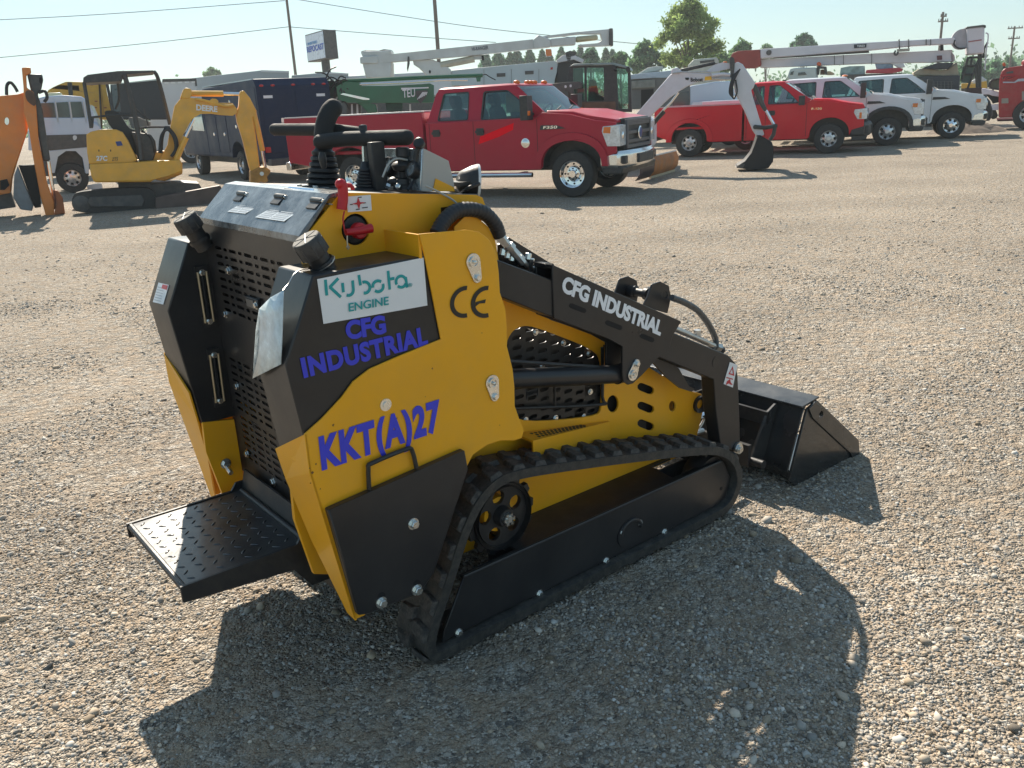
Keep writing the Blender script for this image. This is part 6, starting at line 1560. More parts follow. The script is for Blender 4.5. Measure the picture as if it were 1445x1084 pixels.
# ---- navy enclosed service truck seen from its rear corner
def service_truck():
    g = G(342, 254.5); th = R(124); hw = 1.0
    n = Vector((-math.sin(th), math.cos(th), 0))
    o = thing('service_truck', 'navy blue enclosed service truck seen from its rear corner', 'service truck', g - n * hw, th)
    b = MB(); prof = [(-2.15, .55), (-2.15, 2.42), (-2.0, 2.60), (2.6, 2.54), (2.75, 2.42), (2.75, .62), (.62, .62)] + archpts(0, .6, .55, 1.05) + [(-.62, .58)]
    b.prism(prof, -hw, hw); bd = b.build('service_body', NAVY, o, bevel=.05)
    b = MB(); b.box((-1.90, hw - .55, 2.585), (2.5, hw + .0, 2.61)); b.build('roof_panel', mat('pale_roof', (.55, .66, .68), .35, .3, var=.1), bd)
    for (x0, x1, z0, z1) in ((-2.05, -.7, .75, 1.75), (-.62, .62, 1.15, 1.75), (.7, 1.6, .75, 1.75), (1.66, 2.65, .75, 1.75), (-2.05, 2.65, 1.82, 2.4)):
        b = MB(); b.box((x0, hw, z0), (x1, hw + .012, z1)); d = b.build('compartment_door', NAVY, bd, bevel=.006)
        b = MB(); b.lathe([(0, .055), (.02, .05), (.02, .001)], ((x0 + x1) / 2 - .2, hw + .012, z0 + (z1 - z0) * .5), (0, 1, 0), 12); b.build('latch', CHR2, d)
    for y0, y1 in ((-hw + .1, -.03), (.03, hw - .1)):
        b = MB(); b.box((-2.165, y0, .75), (-2.15, y1, 2.32)); d = b.build('rear_door', NAVY, bd, bevel=.006)
        b = MB(); b.box((-2.18, y0 + .3, 1.5), (-2.165, y0 + .42, 1.62)); b.build('latch', CHR2, d)
    for y in (-.85, -.55, 0, .55, .85):
        b = MB(); b.ball((-2.15, y, 2.43), (.03, .06, .03), 8, 6); b.build('marker_lens', REDL if abs(y) < .9 else AMB, bd)
    for y in (-.9, .9):
        b = MB(); b.box((-2.19, y - .07, .78), (-2.15, y + .07, .92)); b.build('tail_light', REDL, bd); b = MB(); b.lathe([(0, .07), (.02, .06)], (-2.16, y * .75, 1.25), (-1, 0, 0), 12); b.build('round_lamp', CHR2, bd)
        b = MB(); b.box((-2.17, y * .8 - .12, 2.12), (-2.15, y * .8 + .12, 2.19)); b.build('work_lamp', WHT, bd)
    b = MB(); b.box((-2.45, -hw + .05, .45), (-2.1, hw - .05, .62)); b.build('rear_bumper', DGREY, o, bevel=.02)
    b = MB(); b.prism([(2.8, .6), (2.8, 2.0), (3.0, 2.1), (3.9, 2.05), (4.5, 1.45), (5.6, 1.3), (5.7, .6)], -.98, .98); cb = b.build('cab', NAVY, o, bevel=.06)
    b = MB(); b.prism([(3.0, 1.35), (3.05, 1.92), (3.8, 1.92), (4.3, 1.38)], .985, 1.0); b.build('cab_window', mat('sky_glass', (.25, .42, .42), .08, var=.3, vscale=3, coat=1.0), cb)
    for x in (0, 4.3):
        for sg in (-1, 1): wheel(o, x, sg * (hw - .17), .40, .28, sg, 'steel')
    b = MB(); b.box((-1.2, -.5, .4), (5, .5, .65)); b.build('chassis', DGREY, o)
service_truck()

# ---- green spider lift behind the red pickup bed
s = Site('boom_lift', 'dark green spider lift with a long lettered boom behind the dark red pickup', 'boom lift', 560, 24.5)
ZG = zm(480, 90, 6.568)
s.z = ZG
bm = s.plate('boom', [(-40, 215), (0, 190), (60, 165), (190, 175), (200, 205), (420, 205), (760, 188), (830, 182), (870, 200), (870, 360), (420, 365), (250, 362), (60, 360), (-20, 330)], GRN, 0, .35, bevel=.03)
s.tube('upper_tube', [(-5, 160), (300, 150), (700, 130), (1320, 108)], .055, GRN, .1); s.tube('cylinder_rod', [(180, 192), (600, 175), (960, 150), (1180, 150)], .03, CHR2, .02)
s.plate('tube_bracket', [(1262, 125), (1305, 122), (1300, 165), (1270, 166)], GRN, .05, .12)
s.tube('end_hose', [(1320, 105), (1350, 100), (1390, 125), (1440, 150)], .014, HOSE, .1, smooth=4)
s.plate('knuckle', [(-260, 200), (-160, 160), (-60, 150), (60, 150), (190, 178), (160, 230), (60, 260), (0, 280), (-60, 330), (-120, 380), (-200, 400), (-240, 330)], mat('dark_green', (.008, .05, .03), .5, var=.4, vscale=6), .2, .5, bevel=.03)
s.plate('slanting_bar', [(0, 284), (30, 272), (270, 322), (272, 336), (210, 334)], CHR2, -.05, .06)
s.plate('lower_arm', [(120, 345), (250, 355), (330, 380), (345, 450), (260, 455), (200, 390)], GRN, .05, .25, bevel=.02)
rng2 = random.Random(3)
b = MB()
for k in range(26):
    a = s.P(rng2.uniform(-230, 60), rng2.uniform(165, 360), .1); c_ = a + Vector((rng2.uniform(-.5, .5), 0, rng2.uniform(-.3, .4))); b.tube([a, a.lerp(c_, .5) + Vector((0, -.1, .1)), c_], .02, 6, 3)
o = b.build('hose_bundle', HOSE, s.o); o['kind'] = 'stuff'
for k in range(8):
    a = (-160 + k * 25, 165 - (k % 3) * 5); s.plate('lifting_eye', [(a[0], a[1]), (a[0] + 12, a[1] - 12), (a[0] + 18, a[1] - 4), (a[0] + 8, a[1] + 6)], CHR2, .18, .03)
s.plate('turret', [(420, 365), (580, 365), (575, 450), (500, 452), (430, 430)], mat('dark_green', (.008, .05, .03)), .1, .4, bevel=.02)
pl_ = s.plate('name_plate', [(565, 232), (815, 222), (812, 245), (700, 250), (702, 312), (580, 316), (575, 245), (565, 245)], GRN, -.02, .02, bm)
s.text('boom_lettering', 'TEU', (580, 318), (696, 306), (576, 240), WHT, -.03, bm, .015)
s.plate('letter_bar', [(565, 224), (820, 216), (820, 228), (565, 240)], WHT, -.03, .01, bm)
hp_ = s.plate('hatched_guard', [(700, 250), (812, 244), (800, 300), (745, 372), (712, 330)], DGREY, -.12, .03)
for k in range(6): s.plate('guard_stripe', [(712 + k * 16, 330 - k * 8), (718 + k * 16, 332 - k * 8), (770 + k * 8, 262), (764 + k * 8, 262)], WHT, -.14, .01, hp_)
s.plate('base_frame', [(60, 365), (190, 375), (190, 470), (560, 470), (720, 460), (720, 520), (60, 520)], DGREY, .3, .8)
for x in (100, 150, 330, 640): s.plate('outrigger_post', [(x, 375), (x + 16, 375), (x + 20, 480), (x + 2, 480)], PWH, .25, .1)

# ---- white bucket truck
s = Site('bucket_truck', 'white bucket truck with its long insulated boom folded, behind the dark red pickup', 'bucket truck', 700, 34, ZW)
bm = s.plate('lower_boom', [(105, 176), (400, 146), (912, 92), (916, 140), (600, 175), (300, 200), (118, 214)], WHB, 0, .45, bevel=.04)
s.text('boom_lettering', 'HI-RANGER', (600, 152), (684, 143), (598, 133), mat('slate_print', (.10, .13, .15), .5), -.0, bm, .03)
s.plate('boom_end', [(28, 184), (48, 178), (120, 176), (120, 214), (30, 216)], WHB, -.05, .55, bevel=.03)
bk = s.plate('bucket', [(40, 214), (188, 205), (190, 290), (60, 292)], WHB, .0, .9, bevel=.05)
s.plate('bucket_rim', [(32, 156), (60, 150), (130, 152), (185, 146), (188, 158), (185, 176), (40, 180)], WHB, .0, .9, bk, bevel=.03)
s.plate('bucket_cover', [(34, 154), (60, 147), (125, 150), (150, 143), (186, 146), (184, 154), (130, 158), (40, 160)], DGREY, .1, .7, bk)
s.plate('boom_lug', [(298, 198), (400, 196), (440, 212), (490, 245), (495, 280), (370, 280), (330, 240), (302, 222)], WHB, .1, .5, bevel=.03)
s.plate('lug_hole', [(380, 250), (390, 250), (390, 266), (380, 266)], DARK, .085, .02, rnd=1)
s.tube('lift_cylinder', [(440, 225), (530, 208), (612, 192)], .13, mat('cream_paint', (.52, .50, .40), .4), .2); s.plate('cylinder_lug', [(600, 178), (650, 172), (650, 195), (604, 196)], WHB, .1, .3)
s.plate('elbow_box', [(912, 110), (912, 95), (940, 70), (1000, 92), (1002, 130), (915, 140)], WHB, -.1, .65, bevel=.03)
s.plate('upper_boom', [(1000, 90), (1130, 78), (1128, 120), (1002, 130)], WHB, .0, .45, bevel=.03)
s.plate('upper_rail', [(962, 76), (1146, 54), (1150, 66), (970, 86)], WHB, .0, .3)
s.plate('tan_cylinder', [(1130, 78), (1240, 68), (1245, 95), (1130, 108)], mat('tan_tube', (.42, .38, .24), .35, .3), .0, .3, bevel=.06)
s.plate('upper_frame', [(1146, 54), (1300, 40), (1320, 48), (1320, 125), (1150, 132), (1140, 120), (1240, 112), (1262, 98), (1255, 66), (1150, 66)], WHB, .1, .3, bevel=.02)
s.plate('end_frame', [(1300, 36), (1318, 36), (1320, 126), (1300, 122)], DGREY, .0, .5, bevel=.02)
s.plate('beacon', [(975, 142), (1005, 142), (1008, 176), (978, 178)], AMB, -.1, .3, bevel=.03)
s.plate('boom_rest', [(1075, 160), (1100, 150), (1130, 158), (1125, 175), (1105, 180), (1100, 205), (1085, 205)], DGREY, .1, .3)
s.plate('hook', [(272, 180), (280, 180), (282, 215), (272, 258), (268, 240)], DGREY, -.05, .06)
s.plate('hydraulic_knuckle', [(648, 175), (660, 175), (662, 200), (650, 200)], DARK, .0, .1)
bd = s.plate('service_body', [(495, 250), (1020, 202), (1045, 215), (1022, 300), (1020, 330), (495, 330)], mat('pale_service_blue', (.48, .56, .58), .5, var=.08, vscale=.8, dust_sheen=.1), .2, 2.2, bevel=.03)
for q in ((726, 266), (870, 254)): s.plate('vent', [(q[0], q[1]), (q[0] + 44, q[1] - 2), (q[0] + 44, q[1] + 16), (q[0], q[1] + 18)], DGREY, .18, .02, bd)
for x in (660, 800, 940): s.plate('panel_seam', [(x, 245), (x + 1.5, 245), (x + 1.5, 330), (x, 330)], DGREY, .185, .015, bd)
s.plate('dark_block', [(1030, 215), (1095, 190), (1165, 192), (1168, 330), (1035, 330)], mat('dull_black', (.02, .02, .022), .5), .2, 1.6, bevel=.02)  # dark block next to the service body, as tall as its side
s.plate('cab_gable', [(1030, 200), (1060, 175), (1105, 165), (1170, 196), (1165, 215), (1120, 196), (1040, 212)], PWH, .1, .4, bevel=.02)
s.plate('tail_lamp', [(1000, 236), (1012, 234), (1012, 246), (1000, 248)], REDL, .17, .03, bd)
s.plate('chassis', [(520, 330), (1170, 330), (1170, 420), (520, 420)], DGREY, .5, 1.5)
for x in (600, 1000):
    c = s.P(x, 420, .4); wheel(s.o, c.x, .5, .5, .3, -1)

# ---- white-armed mini excavator
s = Site('mini_excavator', 'white arched digger arm with black cab, its bucket resting on the gravel', 'excavator', 980, 19.8, Z3)
CABF = mat('cab_black', (.03, .032, .034), .4, var=.1, dust_sheen=.1)
cy = 2.0
hw_ = [[(120, 402), (186, 398), (186, 590), (118, 596)], [(198, 398), (300, 398), (302, 592), (200, 596)], [(376, 400), (440, 410), (448, 640), (386, 640)]]
cab = s.plate('cab', [(95, 660), (88, 450), (98, 392), (122, 378), (358, 372), (440, 392), (458, 430), (466, 660)], CABF, cy, .08, holes=hw_, bevel=.01)
s.plate('cab_back', [(95, 660), (88, 450), (98, 392), (122, 378), (358, 372), (440, 392), (458, 430), (466, 660)], CABF, cy + 1.2, .08, cab, holes=hw_)
s.plate('cab_roof', [(98, 392), (122, 376), (358, 369), (440, 390), (452, 412), (430, 402), (350, 384), (125, 390)], mat('cab_roof_green', (.25, .30, .29), .35, .2, var=.1), cy - .05, 1.4, cab, bevel=.03)
for h_ in hw_: s.plate('cab_window', h_, CABG, cy + .03, .01, cab)
s.plate('cab_seat', [(210, 470), (245, 470), (260, 560), (300, 570), (300, 640), (205, 640)], SEAT, cy + .5, .5, bevel=.05)
s.plate('cab_base', [(95, 600), (370, 596), (372, 700), (60, 700)], RUST, cy - .02, 1.4, bevel=.03)
for q in ((440, 395), (355, 385)): s.plate('work_lamp', [(q[0] - 10, q[1]), (q[0] + 14, q[1] - 2), (q[0] + 16, q[1] + 30), (q[0] - 8, q[1] + 32)], PLAS, cy - .15, .15, rnd=1)
s.plate('side_arm', [(-20, 494), (110, 482), (160, 480), (175, 490), (168, 518), (120, 526), (125, 560), (155, 640), (135, 645), (100, 545), (80, 535), (-20, 530)], DGREY, cy - .35, .15, bevel=.02)
for q in ((75, 510), (105, 506)): s.plate('pin_boss', [(q[0] - 6, q[1] - 8), (q[0] + 6, q[1] - 8), (q[0] + 6, q[1] + 8), (q[0] - 6, q[1] + 8)], BOB, cy - .37, .02, rnd=1)
s.plate('house', [(60, 690), (560, 680), (600, 720), (600, 860), (60, 860)], BOB, cy, 1.3, bevel=.05); 
s.plate('track', [(60, 870), (560, 865), (600, 905), (560, 950), (60, 955), (30, 910)], TYRE, cy - .1, .4, rnd=2)
bm = s.plate('boom', [(490, 672), (600, 545), (692, 440), (720, 424), (930, 432), (1000, 444), (1055, 450), (1058, 470), (1000, 476), (905, 472), (850, 484), (800, 505), (740, 540), (690, 575), (535, 725)], BOB, .05, .22, bevel=.02)
s.plate('boom_lug', [(695, 430), (700, 405), (735, 398), (760, 420), (750, 435)], BOB, .03, .26, bm, bevel=.02)
s.plate('arm_cylinder', [(742, 408), (955, 362), (960, 378), (945, 384), (765, 424), (750, 422)], DGREY, .1, .14, bevel=.04)
s.text('boom_lettering', 'Bobcat', (812, 482), (884, 480), (811, 458), INK, .05, bm, .03)
s.plate('boom_emblem', [(778, 458), (800, 457), (803, 464), (796, 474), (790, 470), (783, 472)], INK, .04, .012, bm)
s.plate('warning_sticker', [(896, 452), (932, 448), (938, 470), (894, 474)], mat('sticker_yellow', (.8, .45, .02), .4), .04, .012, bm)
s.tube('steel_pipe', [(700, 432), (760, 425), (850, 424), (920, 424), (940, 440), (1000, 462), (1050, 460)], .014, STEEL, .0, smooth=4)
s.tube('bucket_link_rod', [(935, 445), (1000, 436), (1045, 440)], .035, BOB, .0); s.tube('steel_pipe', [(940, 462), (1050, 468)], .02, STEEL, .0)
s.plate('beacon', [(1002, 362), (1026, 360), (1028, 384), (1003, 386)], AMB, .2, .14, bevel=.02); s.plate('boom_cap', [(950, 380), (1000, 368), (1060, 375), (1060, 400), (960, 420), (900, 424)], BOB, .12, .2)
s.plate('stick_knuckle', [(1036, 345), (1052, 332), (1070, 345), (1072, 380), (1062, 470), (1044, 470), (1046, 400)], DGREY, -.0, .12, rnd=1)
sk = s.plate('stick', [(1058, 378), (1090, 364), (1118, 378), (1192, 488), (1182, 518), (1168, 530), (1178, 570), (1244, 788), (1240, 800), (1195, 796), (1178, 770), (1128, 650), (1072, 545), (1062, 460)], BOB, .04, .2, bevel=.02)
for k in range(4): s.tube('hose', [(1075 + k * 9, 430 - k * 8), (1050 + k * 5, 480), (1040 + k * 6, 545), (1065, 572 + k * 3), (1085, 540), (1076, 470)], .018, HOSE, -.03 - .02 * k, smooth=5)
bc = s.plate('bucket_cylinder', [(1186, 492), (1200, 500), (1264, 645), (1246, 660), (1215, 610), (1180, 530)], DGREY, .08, .13, bevel=.03); s.tube('cylinder_rod', [(1255, 650), (1306, 742)], .032, CHROME, .14, bc)
s.tube('link', [(1192, 748), (1250, 752), (1312, 742)], .045, CABF, .02); s.tube('link', [(1308, 745), (1300, 790), (1278, 825)], .045, CABF, .02)
for q in ((1192, 748), (1310, 742)): s.tube('link_pin', [(q[0], q[1], -.03), (q[0], q[1], .3)], .05, CABF)
s.plate('bucket', [(1205, 800), (1225, 798), (1262, 820), (1290, 835), (1300, 870), (1298, 950), (1270, 990), (1192, 1004), (1080, 988), (1085, 975), (1128, 952), (1170, 900), (1190, 850)], mat('bucket_black2', (.015, .015, .016), .65, var=.2), -.18, .65, bevel=.02)
s.plate('bucket_step', [(1080, 985), (1110, 962), (1130, 966), (1120, 992)], DGREY, -.2, .7)
lc = s.tube('boom_cylinder', [(655, 655), (610, 705), (560, 765)], .055, CABF, .3); s.tube('cylinder_rod', [(650, 650), (700, 600), (740, 545)], .026, CHR2, .3, lc)
# ---- greys between the cab and the tree line
ZE = zm(860, 80, 9.633)
s = Site('motorhome', 'weathered grey camper with a pale roof pod right of the black cab', 'camper', 930, 33, ZE)
bx = s.plate('body', [(250, 250), (640, 215), (850, 195), (1100, 215), (1100, 690), (250, 720)], mat('weathered_grey', (.15, .15, .14), .7, var=.25, vscale=1.5), 0, 2.3, bevel=.03)
s.plate('roof', [(270, 245), (850, 188), (1000, 190), (1000, 235), (850, 290), (640, 290), (280, 310)], mat('pale_blue_roof', (.40, .48, .54), .5, var=.1), -.1, 2.4, bx, bevel=.02)
s.plate('roof_pod', [(380, 238), (520, 150), (640, 128), (730, 135), (735, 155), (640, 200)], mat('dull_cream', (.50, .52, .46), .5), .3, 1.2, bevel=.04)
s.plate('awning_roll', [(300, 330), (620, 310), (620, 420), (300, 440)], mat('grey_canvas', (.22, .22, .19), .8, var=.3, vscale=4), -.12, .1, bx, bevel=.03)
s.plate('door_opening', [(430, 450), (600, 440), (600, 690), (430, 700)], DARK, -.02, .02, bx)
s.plate('side_window', [(860, 500), (1080, 470), (1080, 670), (860, 680)], mat('dark_window', (.03, .045, .05)), -.02, .02, bx)
for x in (330, 900):
    c = s.P(x, 700, 0); wheel(s.o, c.x, .1, .45, .3, -1)
s = Site('cargo_van', 'plain pale blue van body below the arched white arm', 'van', 1000, 30, ZE)
bx = s.plate('body', [(1090, 400), (1440, 340), (1640, 330), (1720, 500), (1760, 640), (1760, 760), (1090, 760)], mat('van_blue', (.42, .52, .62), .4, var=.05, vscale=1), 0, 2.0, bevel=.04)
s.plate('lower_lip', [(1110, 660), (1140, 615), (1500, 605), (1760, 610), (1760, 680), (1110, 680)], mat('lip_white', (.6, .6, .66), .4), -.05, .05, bx, bevel=.01)
s.plate('seam', [(1090, 400), (1096, 400), (1096, 700), (1090, 700)], DGREY, -.02, .02, bx)
c = s.P(1250, 700, .1); wheel(s.o, c.x, .1, .40, .28, -1); c = s.P(1650, 700, .1); wheel(s.o, c.x, .1, .40, .28, -1)
s = Site('camper_top', 'cream roof pod of a camper behind the arched white arm', 'camper', 990, 40, Z3)
bx = s.plate('body', [(795, 385), (830, 350), (965, 338), (975, 352), (985, 420), (985, 520), (795, 520)], mat('dull_cream', (.50, .52, .46), .5), 0, 2.2, bevel=.04)
s.plate('pod_grille', [(865, 360), (950, 350), (952, 362), (868, 374)], DGREY, -.02, .02, bx)
s.plate('skirt', [(790, 520), (990, 520), (990, 640), (790, 640)], DGREY, .1, 2)

# ---- white crane and bucket truck on the right
s = Site('crane_truck', 'long white twin boom lift truck with a red boom end, behind the white pickups', 'bucket truck', 1200, 37, Z8)
up = s.plate('upper_boom', [(262, 142), (750, 112), (1050, 96), (1255, 84), (1262, 116), (1050, 126), (830, 148), (262, 190)], PKB, .0, .6, bevel=.03)
s.plate('red_boom_end', [(110, 185), (122, 162), (150, 152), (262, 144), (266, 225), (235, 240), (180, 240), (130, 225)], mat('brick_red_paint', (.30, .04, .03), .5, var=.1), -.05, .7, bevel=.03)
lo = s.plate('lower_boom', [(262, 196), (830, 165), (1242, 146), (1248, 205), (1140, 210), (830, 215), (262, 238)], PKB, .3, .8, bevel=.04)
for x in (640, 686, 830): s.plate('boom_joint', [(x, 174 - (x - 640) * .05), (x + 2.5, 174 - (x - 640) * .05), (x + 2.5, 222), (x, 222)], DGREY, .27, .03, lo)
s.plate('boom_gap', [(330, 182), (815, 150), (820, 160), (330, 190)], DGREY, .3, .4)
lp = s.plate('logo_plate', [(741, 119), (805, 115), (803, 134), (741, 138)], mat('plate_navy', (.01, .015, .03), .4), -.03, .03, up)
s.text('logo_letters', 'TEREX', (756, 133), (798, 130), (756, 123), WHT, -.03, lp, .02)
c = s.P(307, 160, -.03); b = MB(); b.lathe([(0, .11), (.04, .10), (.05, .001)], c, (0, -1, 0), 20); b.build('round_boss', DGREY, up)
for x in (970, 1018, 1107, 1130): s.plate('boom_strap', [(x, 92), (x + 4, 92), (x + 4, 130 if x < 1100 else 122), (x, 130 if x < 1100 else 122)], DGREY, -.05, .7, up)
s.tube('hanging_line', [(972, 128), (975, 150), (1018, 148), (1020, 128)], .03, DGREY, .0); s.tube('hook', [(955, 150), (947, 160), (951, 172), (962, 168), (965, 155)], .035, DGREY, .0, smooth=4); s.plate('hook_block', [(960, 142), (1026, 138), (1024, 152), (962, 156)], mat('tan_block', (.35, .32, .26), .5), -.05, .2)
s.tube('boom_line', [(1188, 110), (1190, 150)], .06, DARK, .1)
c = s.P(1292, 92, .1); b = MB(); b.lathe([(0, .38), (.3, .38), (.34, .34), (.34, .001)], c, (0, 1, 0), 32); b.build('turning_disc', mat('disc_grey', (.42, .40, .42), .5, var=.1), s.o)
s.tube('disc_hose', [(1255, 95), (1252, 120), (1275, 138), (1310, 138)], .03, HOSE, .0, smooth=4)
bk = s.plate('bucket', [(1316, 34), (1408, 24), (1405, 165), (1322, 172)], PKB, -.1, 1.0, bevel=.06)
s.plate('bucket_rim', [(1312, 38), (1316, 28), (1400, 18), (1414, 20), (1414, 34), (1400, 28), (1320, 37)], DGREY, -.14, 1.08, bk, bevel=.02); s.plate('bucket_strap', [(1324, 102), (1392, 92), (1392, 98), (1324, 108)], mat('red_strap', (.35, .12, .12), .5), -.12, .03, bk)
s.tube('bucket_bar', [(1412, 60), (1424, 66), (1424, 95), (1414, 160), (1408, 250)], .025, PKB, .2, smooth=3)
s.z = ZR
s.plate('boom_cradle', [(95, 262), (130, 245), (245, 207), (400, 207), (405, 215), (345, 272), (130, 272)], mat('cradle_black', (.03, .035, .045), .5), .0, 1.2, bevel=.02)
s.plate('control_box', [(232, 135), (284, 132), (286, 175), (234, 178)], mat('maroon', (.12, .03, .04), .5), .2, .1); s.plate('control_box_frame', [(215, 128), (300, 125), (300, 186), (215, 190)], PKB, .24, .06)
s.plate('deck_load', [(0, 305), (60, 270), (130, 262), (240, 285), (345, 275), (440, 200), (455, 335), (300, 342), (0, 335)], mat('tan_load', (.38, .34, .25), .7, var=.25, vscale=2), .3, 1.5, bevel=.03)
s.plate('boom_knuckle', [(370, 100), (395, 110), (415, 140), (415, 190), (380, 205)], mat('pink_grey', (.45, .35, .36), .5), .3, .6, rnd=1)
cg = s.plate('rear_cage', [(20, 345), (470, 336), (462, 500), (200, 500)], mat('cage_dark', (.035, .045, .055), .5, var=.15), .1, 2.0, bevel=.03)
for k in range(7): s.plate('mesh_bar', [(165 + k * 36, 395), (168 + k * 36, 395), (168 + k * 36, 490), (165 + k * 36, 490)], mat('mesh_grey', (.14, .18, .18), .5), .07, .03, cg)
for k in range(4): s.plate('mesh_bar', [(160, 400 + k * 26), (400, 398 + k * 26), (400, 400 + k * 26), (160, 402 + k * 26)], mat('mesh_grey', (.14, .18, .18), .5), .06, .03, cg)
for pts in ([(660, 115), (650, 470)], [(680, 115), (672, 480)], [(655, 180), (545, 470)], [(550, 150), (490, 380)], [(590, 150), (575, 240)], [(515, 240), (625, 236)], [(490, 325), (590, 322)], [(555, 155), (715, 148)], [(628, 236), (640, 470)], [(705, 140), (715, 60), (750, 0)]): s.tube('access_frame', pts, .045, CABF, .3)
s.plate('frame_screen', [(500, 245), (612, 242), (585, 320), (480, 322)], mat('screen_green', (.06, .11, .09), .5), .35, .03); s.plate('frame_screen', [(480, 330), (590, 328), (560, 410), (480, 410)], mat('screen_green'
, (.06, .11, .09), .5), .35, .03)
s.plate('frame_foot', [(540, 465), (690, 460), (690, 520), (545, 520)], mat('dark_brown', (.05, .03, .03), .6), .1, .8)
s.z = Z4
cb = s.plate('cab', [(48, 448), (62, 408), (90, 400), (215, 396), (218, 470), (48, 470)], mat('cab_grey_white', (.48, .54, .52), .45, var=.05), -.8, 2.0, bevel=.04)
s.plate('cab_window', [(110, 428), (150, 424), (160, 440), (108, 444)], mat('dark_window', (.03, .045, .05)), -.83, .03, cb); s.plate('cab_window', [(66, 425), (84, 418), (80, 440), (62, 442)], mat('dark_window', (.03, .045, .05)), -.83, .03, cb)
s.plate('beacon', [(218, 370), (232, 362), (246, 372), (244, 388), (220, 388)], mat('orange_red_lens', (.6, .09, .02), .3), -.6, .3, bevel=.03)
s.plate('winch_frame', [(218, 390), (240, 388), (275, 392), (282, 440), (268, 440), (262, 405), (236, 404), (232, 440), (220, 440)], DGREY, -.5, .5); s.plate('winch_box', [(240, 410), (262, 408), (266, 440), (238, 440)], RUST, -.4, .4)
s.plate('strapped_load', [(270, 430), (290, 415), (325, 432), (320, 442), (270, 442)], mat('tan_cloth', (.45, .35, .22), .8), -.4, .5, rnd=1)
s.plate('chassis', [(20, 470), (1000, 470), (1000, 640), (20, 640)], DGREY, .3, 1.8)
for x in (150, 560, 900):
    c = s.P(x, 600, .0); wheel(s.o, c.x, .2, .52, .3, -1)
s = Site('boom_lift', 'red folded lift arm peeping over the roof of the far white pickup', 'boom lift', 1240, 46, Z4)
s.plate('arm', [(505, 432), (510, 412), (640, 402), (700, 398), (728, 404), (722, 420), (660, 432)], mat('lift_red', (.42, .03, .05), .45, var=.1), 0, .5, bevel=.03)
s.plate('turret', [(560, 370), (600, 362), (640, 360), (668, 380), (670, 405), (570, 408)], mat('slate_blue', (.2, .28, .36), .5, var=.2), .2, 1.2, bevel=.04); s.plate('pale_jib', [(640, 365), (690, 362), (730, 372), (740, 395), (700, 400)], PWH, .1, .5, bevel=.03)
s.plate('scissor_frame', [(355, 440), (360, 400), (410, 390), (500, 388), (502, 440)], mat('grey_teal', (.22, .32, .32), .6, var=.4, vscale=3), .3, 1.0); s.plate('base', [(360, 440), (720, 430), (720, 620), (360, 620)], DGREY, .2, 1.5)

# ---- skid machine, chipper, dirt heap
s = Site('skid_steer', 'small white and black loader half hidden by the red chipper', 'skid steer', 1398, 31, ZR)
b_ = s.plate('body', [(688, 470), (720, 470), (870, 512), (870, 555), (800, 545), (760, 530), (690, 530)], mat('lilac_white', (.62, .58, .64), .4), 0, 1.3, bevel=.03)
cb = s.plate('cab_frame', [(745, 455), (765, 395), (800, 370), (875, 362), (880, 490), (800, 480)], CABF, .2, 1.0, bevel=.02, holes=[[(775, 450), (788, 405), (812, 388), (862, 382), (862, 470), (800, 465)]]); s.plate('cab_window', [(775, 450), (788, 405), (812, 388), (862, 382), (862, 470), (800, 465)], mat('straw_glass', (.30, .32, .22), .2), .5, .02, cb)
s.plate('engine_bay', [(730, 530), (870, 545), (870, 610), (800, 625), (790, 600)], DARK, .1, 1.2); s.plate('front_plate', [(780, 635), (860, 630), (860, 690), (800, 690)], mat('lilac_white', (.62, .58, .64)), -.1, .3)
s.plate('tyre', [(760, 640), (800, 640), (850, 720), (850, 770), (790, 790), (760, 720)], TYRE, .0, .4, rnd=2)
s = Site('yellow_machine', 'low yellow machine glimpsed behind the access frame', 'machine', 1385, 45, ZR)
s.plate('body', [(480, 420), (540, 416), (600, 425), (690, 400), (740, 392), (745, 465), (480, 470)], mat('school_yellow', (.60, .33, .03)), 0, 1.5, bevel=.04); s.plate('white_cab', [(570, 405), (620, 370), (660, 365), (690, 345), (740, 380), (735, 400), (600, 420)], PWH, .2, 1.2, bevel=.04); s.plate('undercarriage', [(480, 470), (745, 465), (745, 560), (480, 560)], DGREY, .1, 1.2)
s = Site('wood_chipper', 'big red wood chipper cut off by the right edge', 'chipper', 1430, 30.5, ZR)
bd = s.plate('body', [(868, 410), (876, 350), (890, 300), (925, 262), (1100, 236), (1112, 180), (1400, 170), (1400, 600), (1120, 655), (1010, 762), (862, 768), (860, 600)], CHIP, 0, 1.8, bevel=.04)
s.plate('chute', [(905, 400), (1020, 402), (1060, 372), (1400, 350), (1400, 380), (1060, 398), (1030, 412), (905, 414)], mat('pale_edge_paint', (.45, .46, .52), .4), -.05, .06, bd)
s.plate('side_hatch', [(892, 572), (960, 568), (962, 620), (890, 622)], mat('hatch_grey', (.30, .26, .22), .5), -.03, .03, bd); s.plate('side_hatch', [(1098, 500), (1400, 490), (1400, 590), (1098, 590)], mat('hatch_grey', (.30, .26, .22), .5), -.03, .03, bd)
s.plate('deck_edge', [(840, 770), (1005, 765), (1100, 668), (1400, 620), (1400, 640), (1108, 684), (1012, 782), (842, 785)], mat('pink_edge', (.5, .2, .2), .4), -.08, .1)
s.plate('lower_frame', [(845, 785), (1012, 782), (1060, 740), (1060, 800), (850, 806)], mat('dark_maroon', (.06, .012, .016), .6), .0, 1.5)
s.plate('beacon', [(900, 212), (915, 202), (932, 210), (934, 240), (902, 242)], mat('orange_red_lens', (.6, .09, .02), .3), .1, .25, bevel=.03); s.tube('beacon_stem', [(916, 240), (920, 268)], .03, CABF, .2)
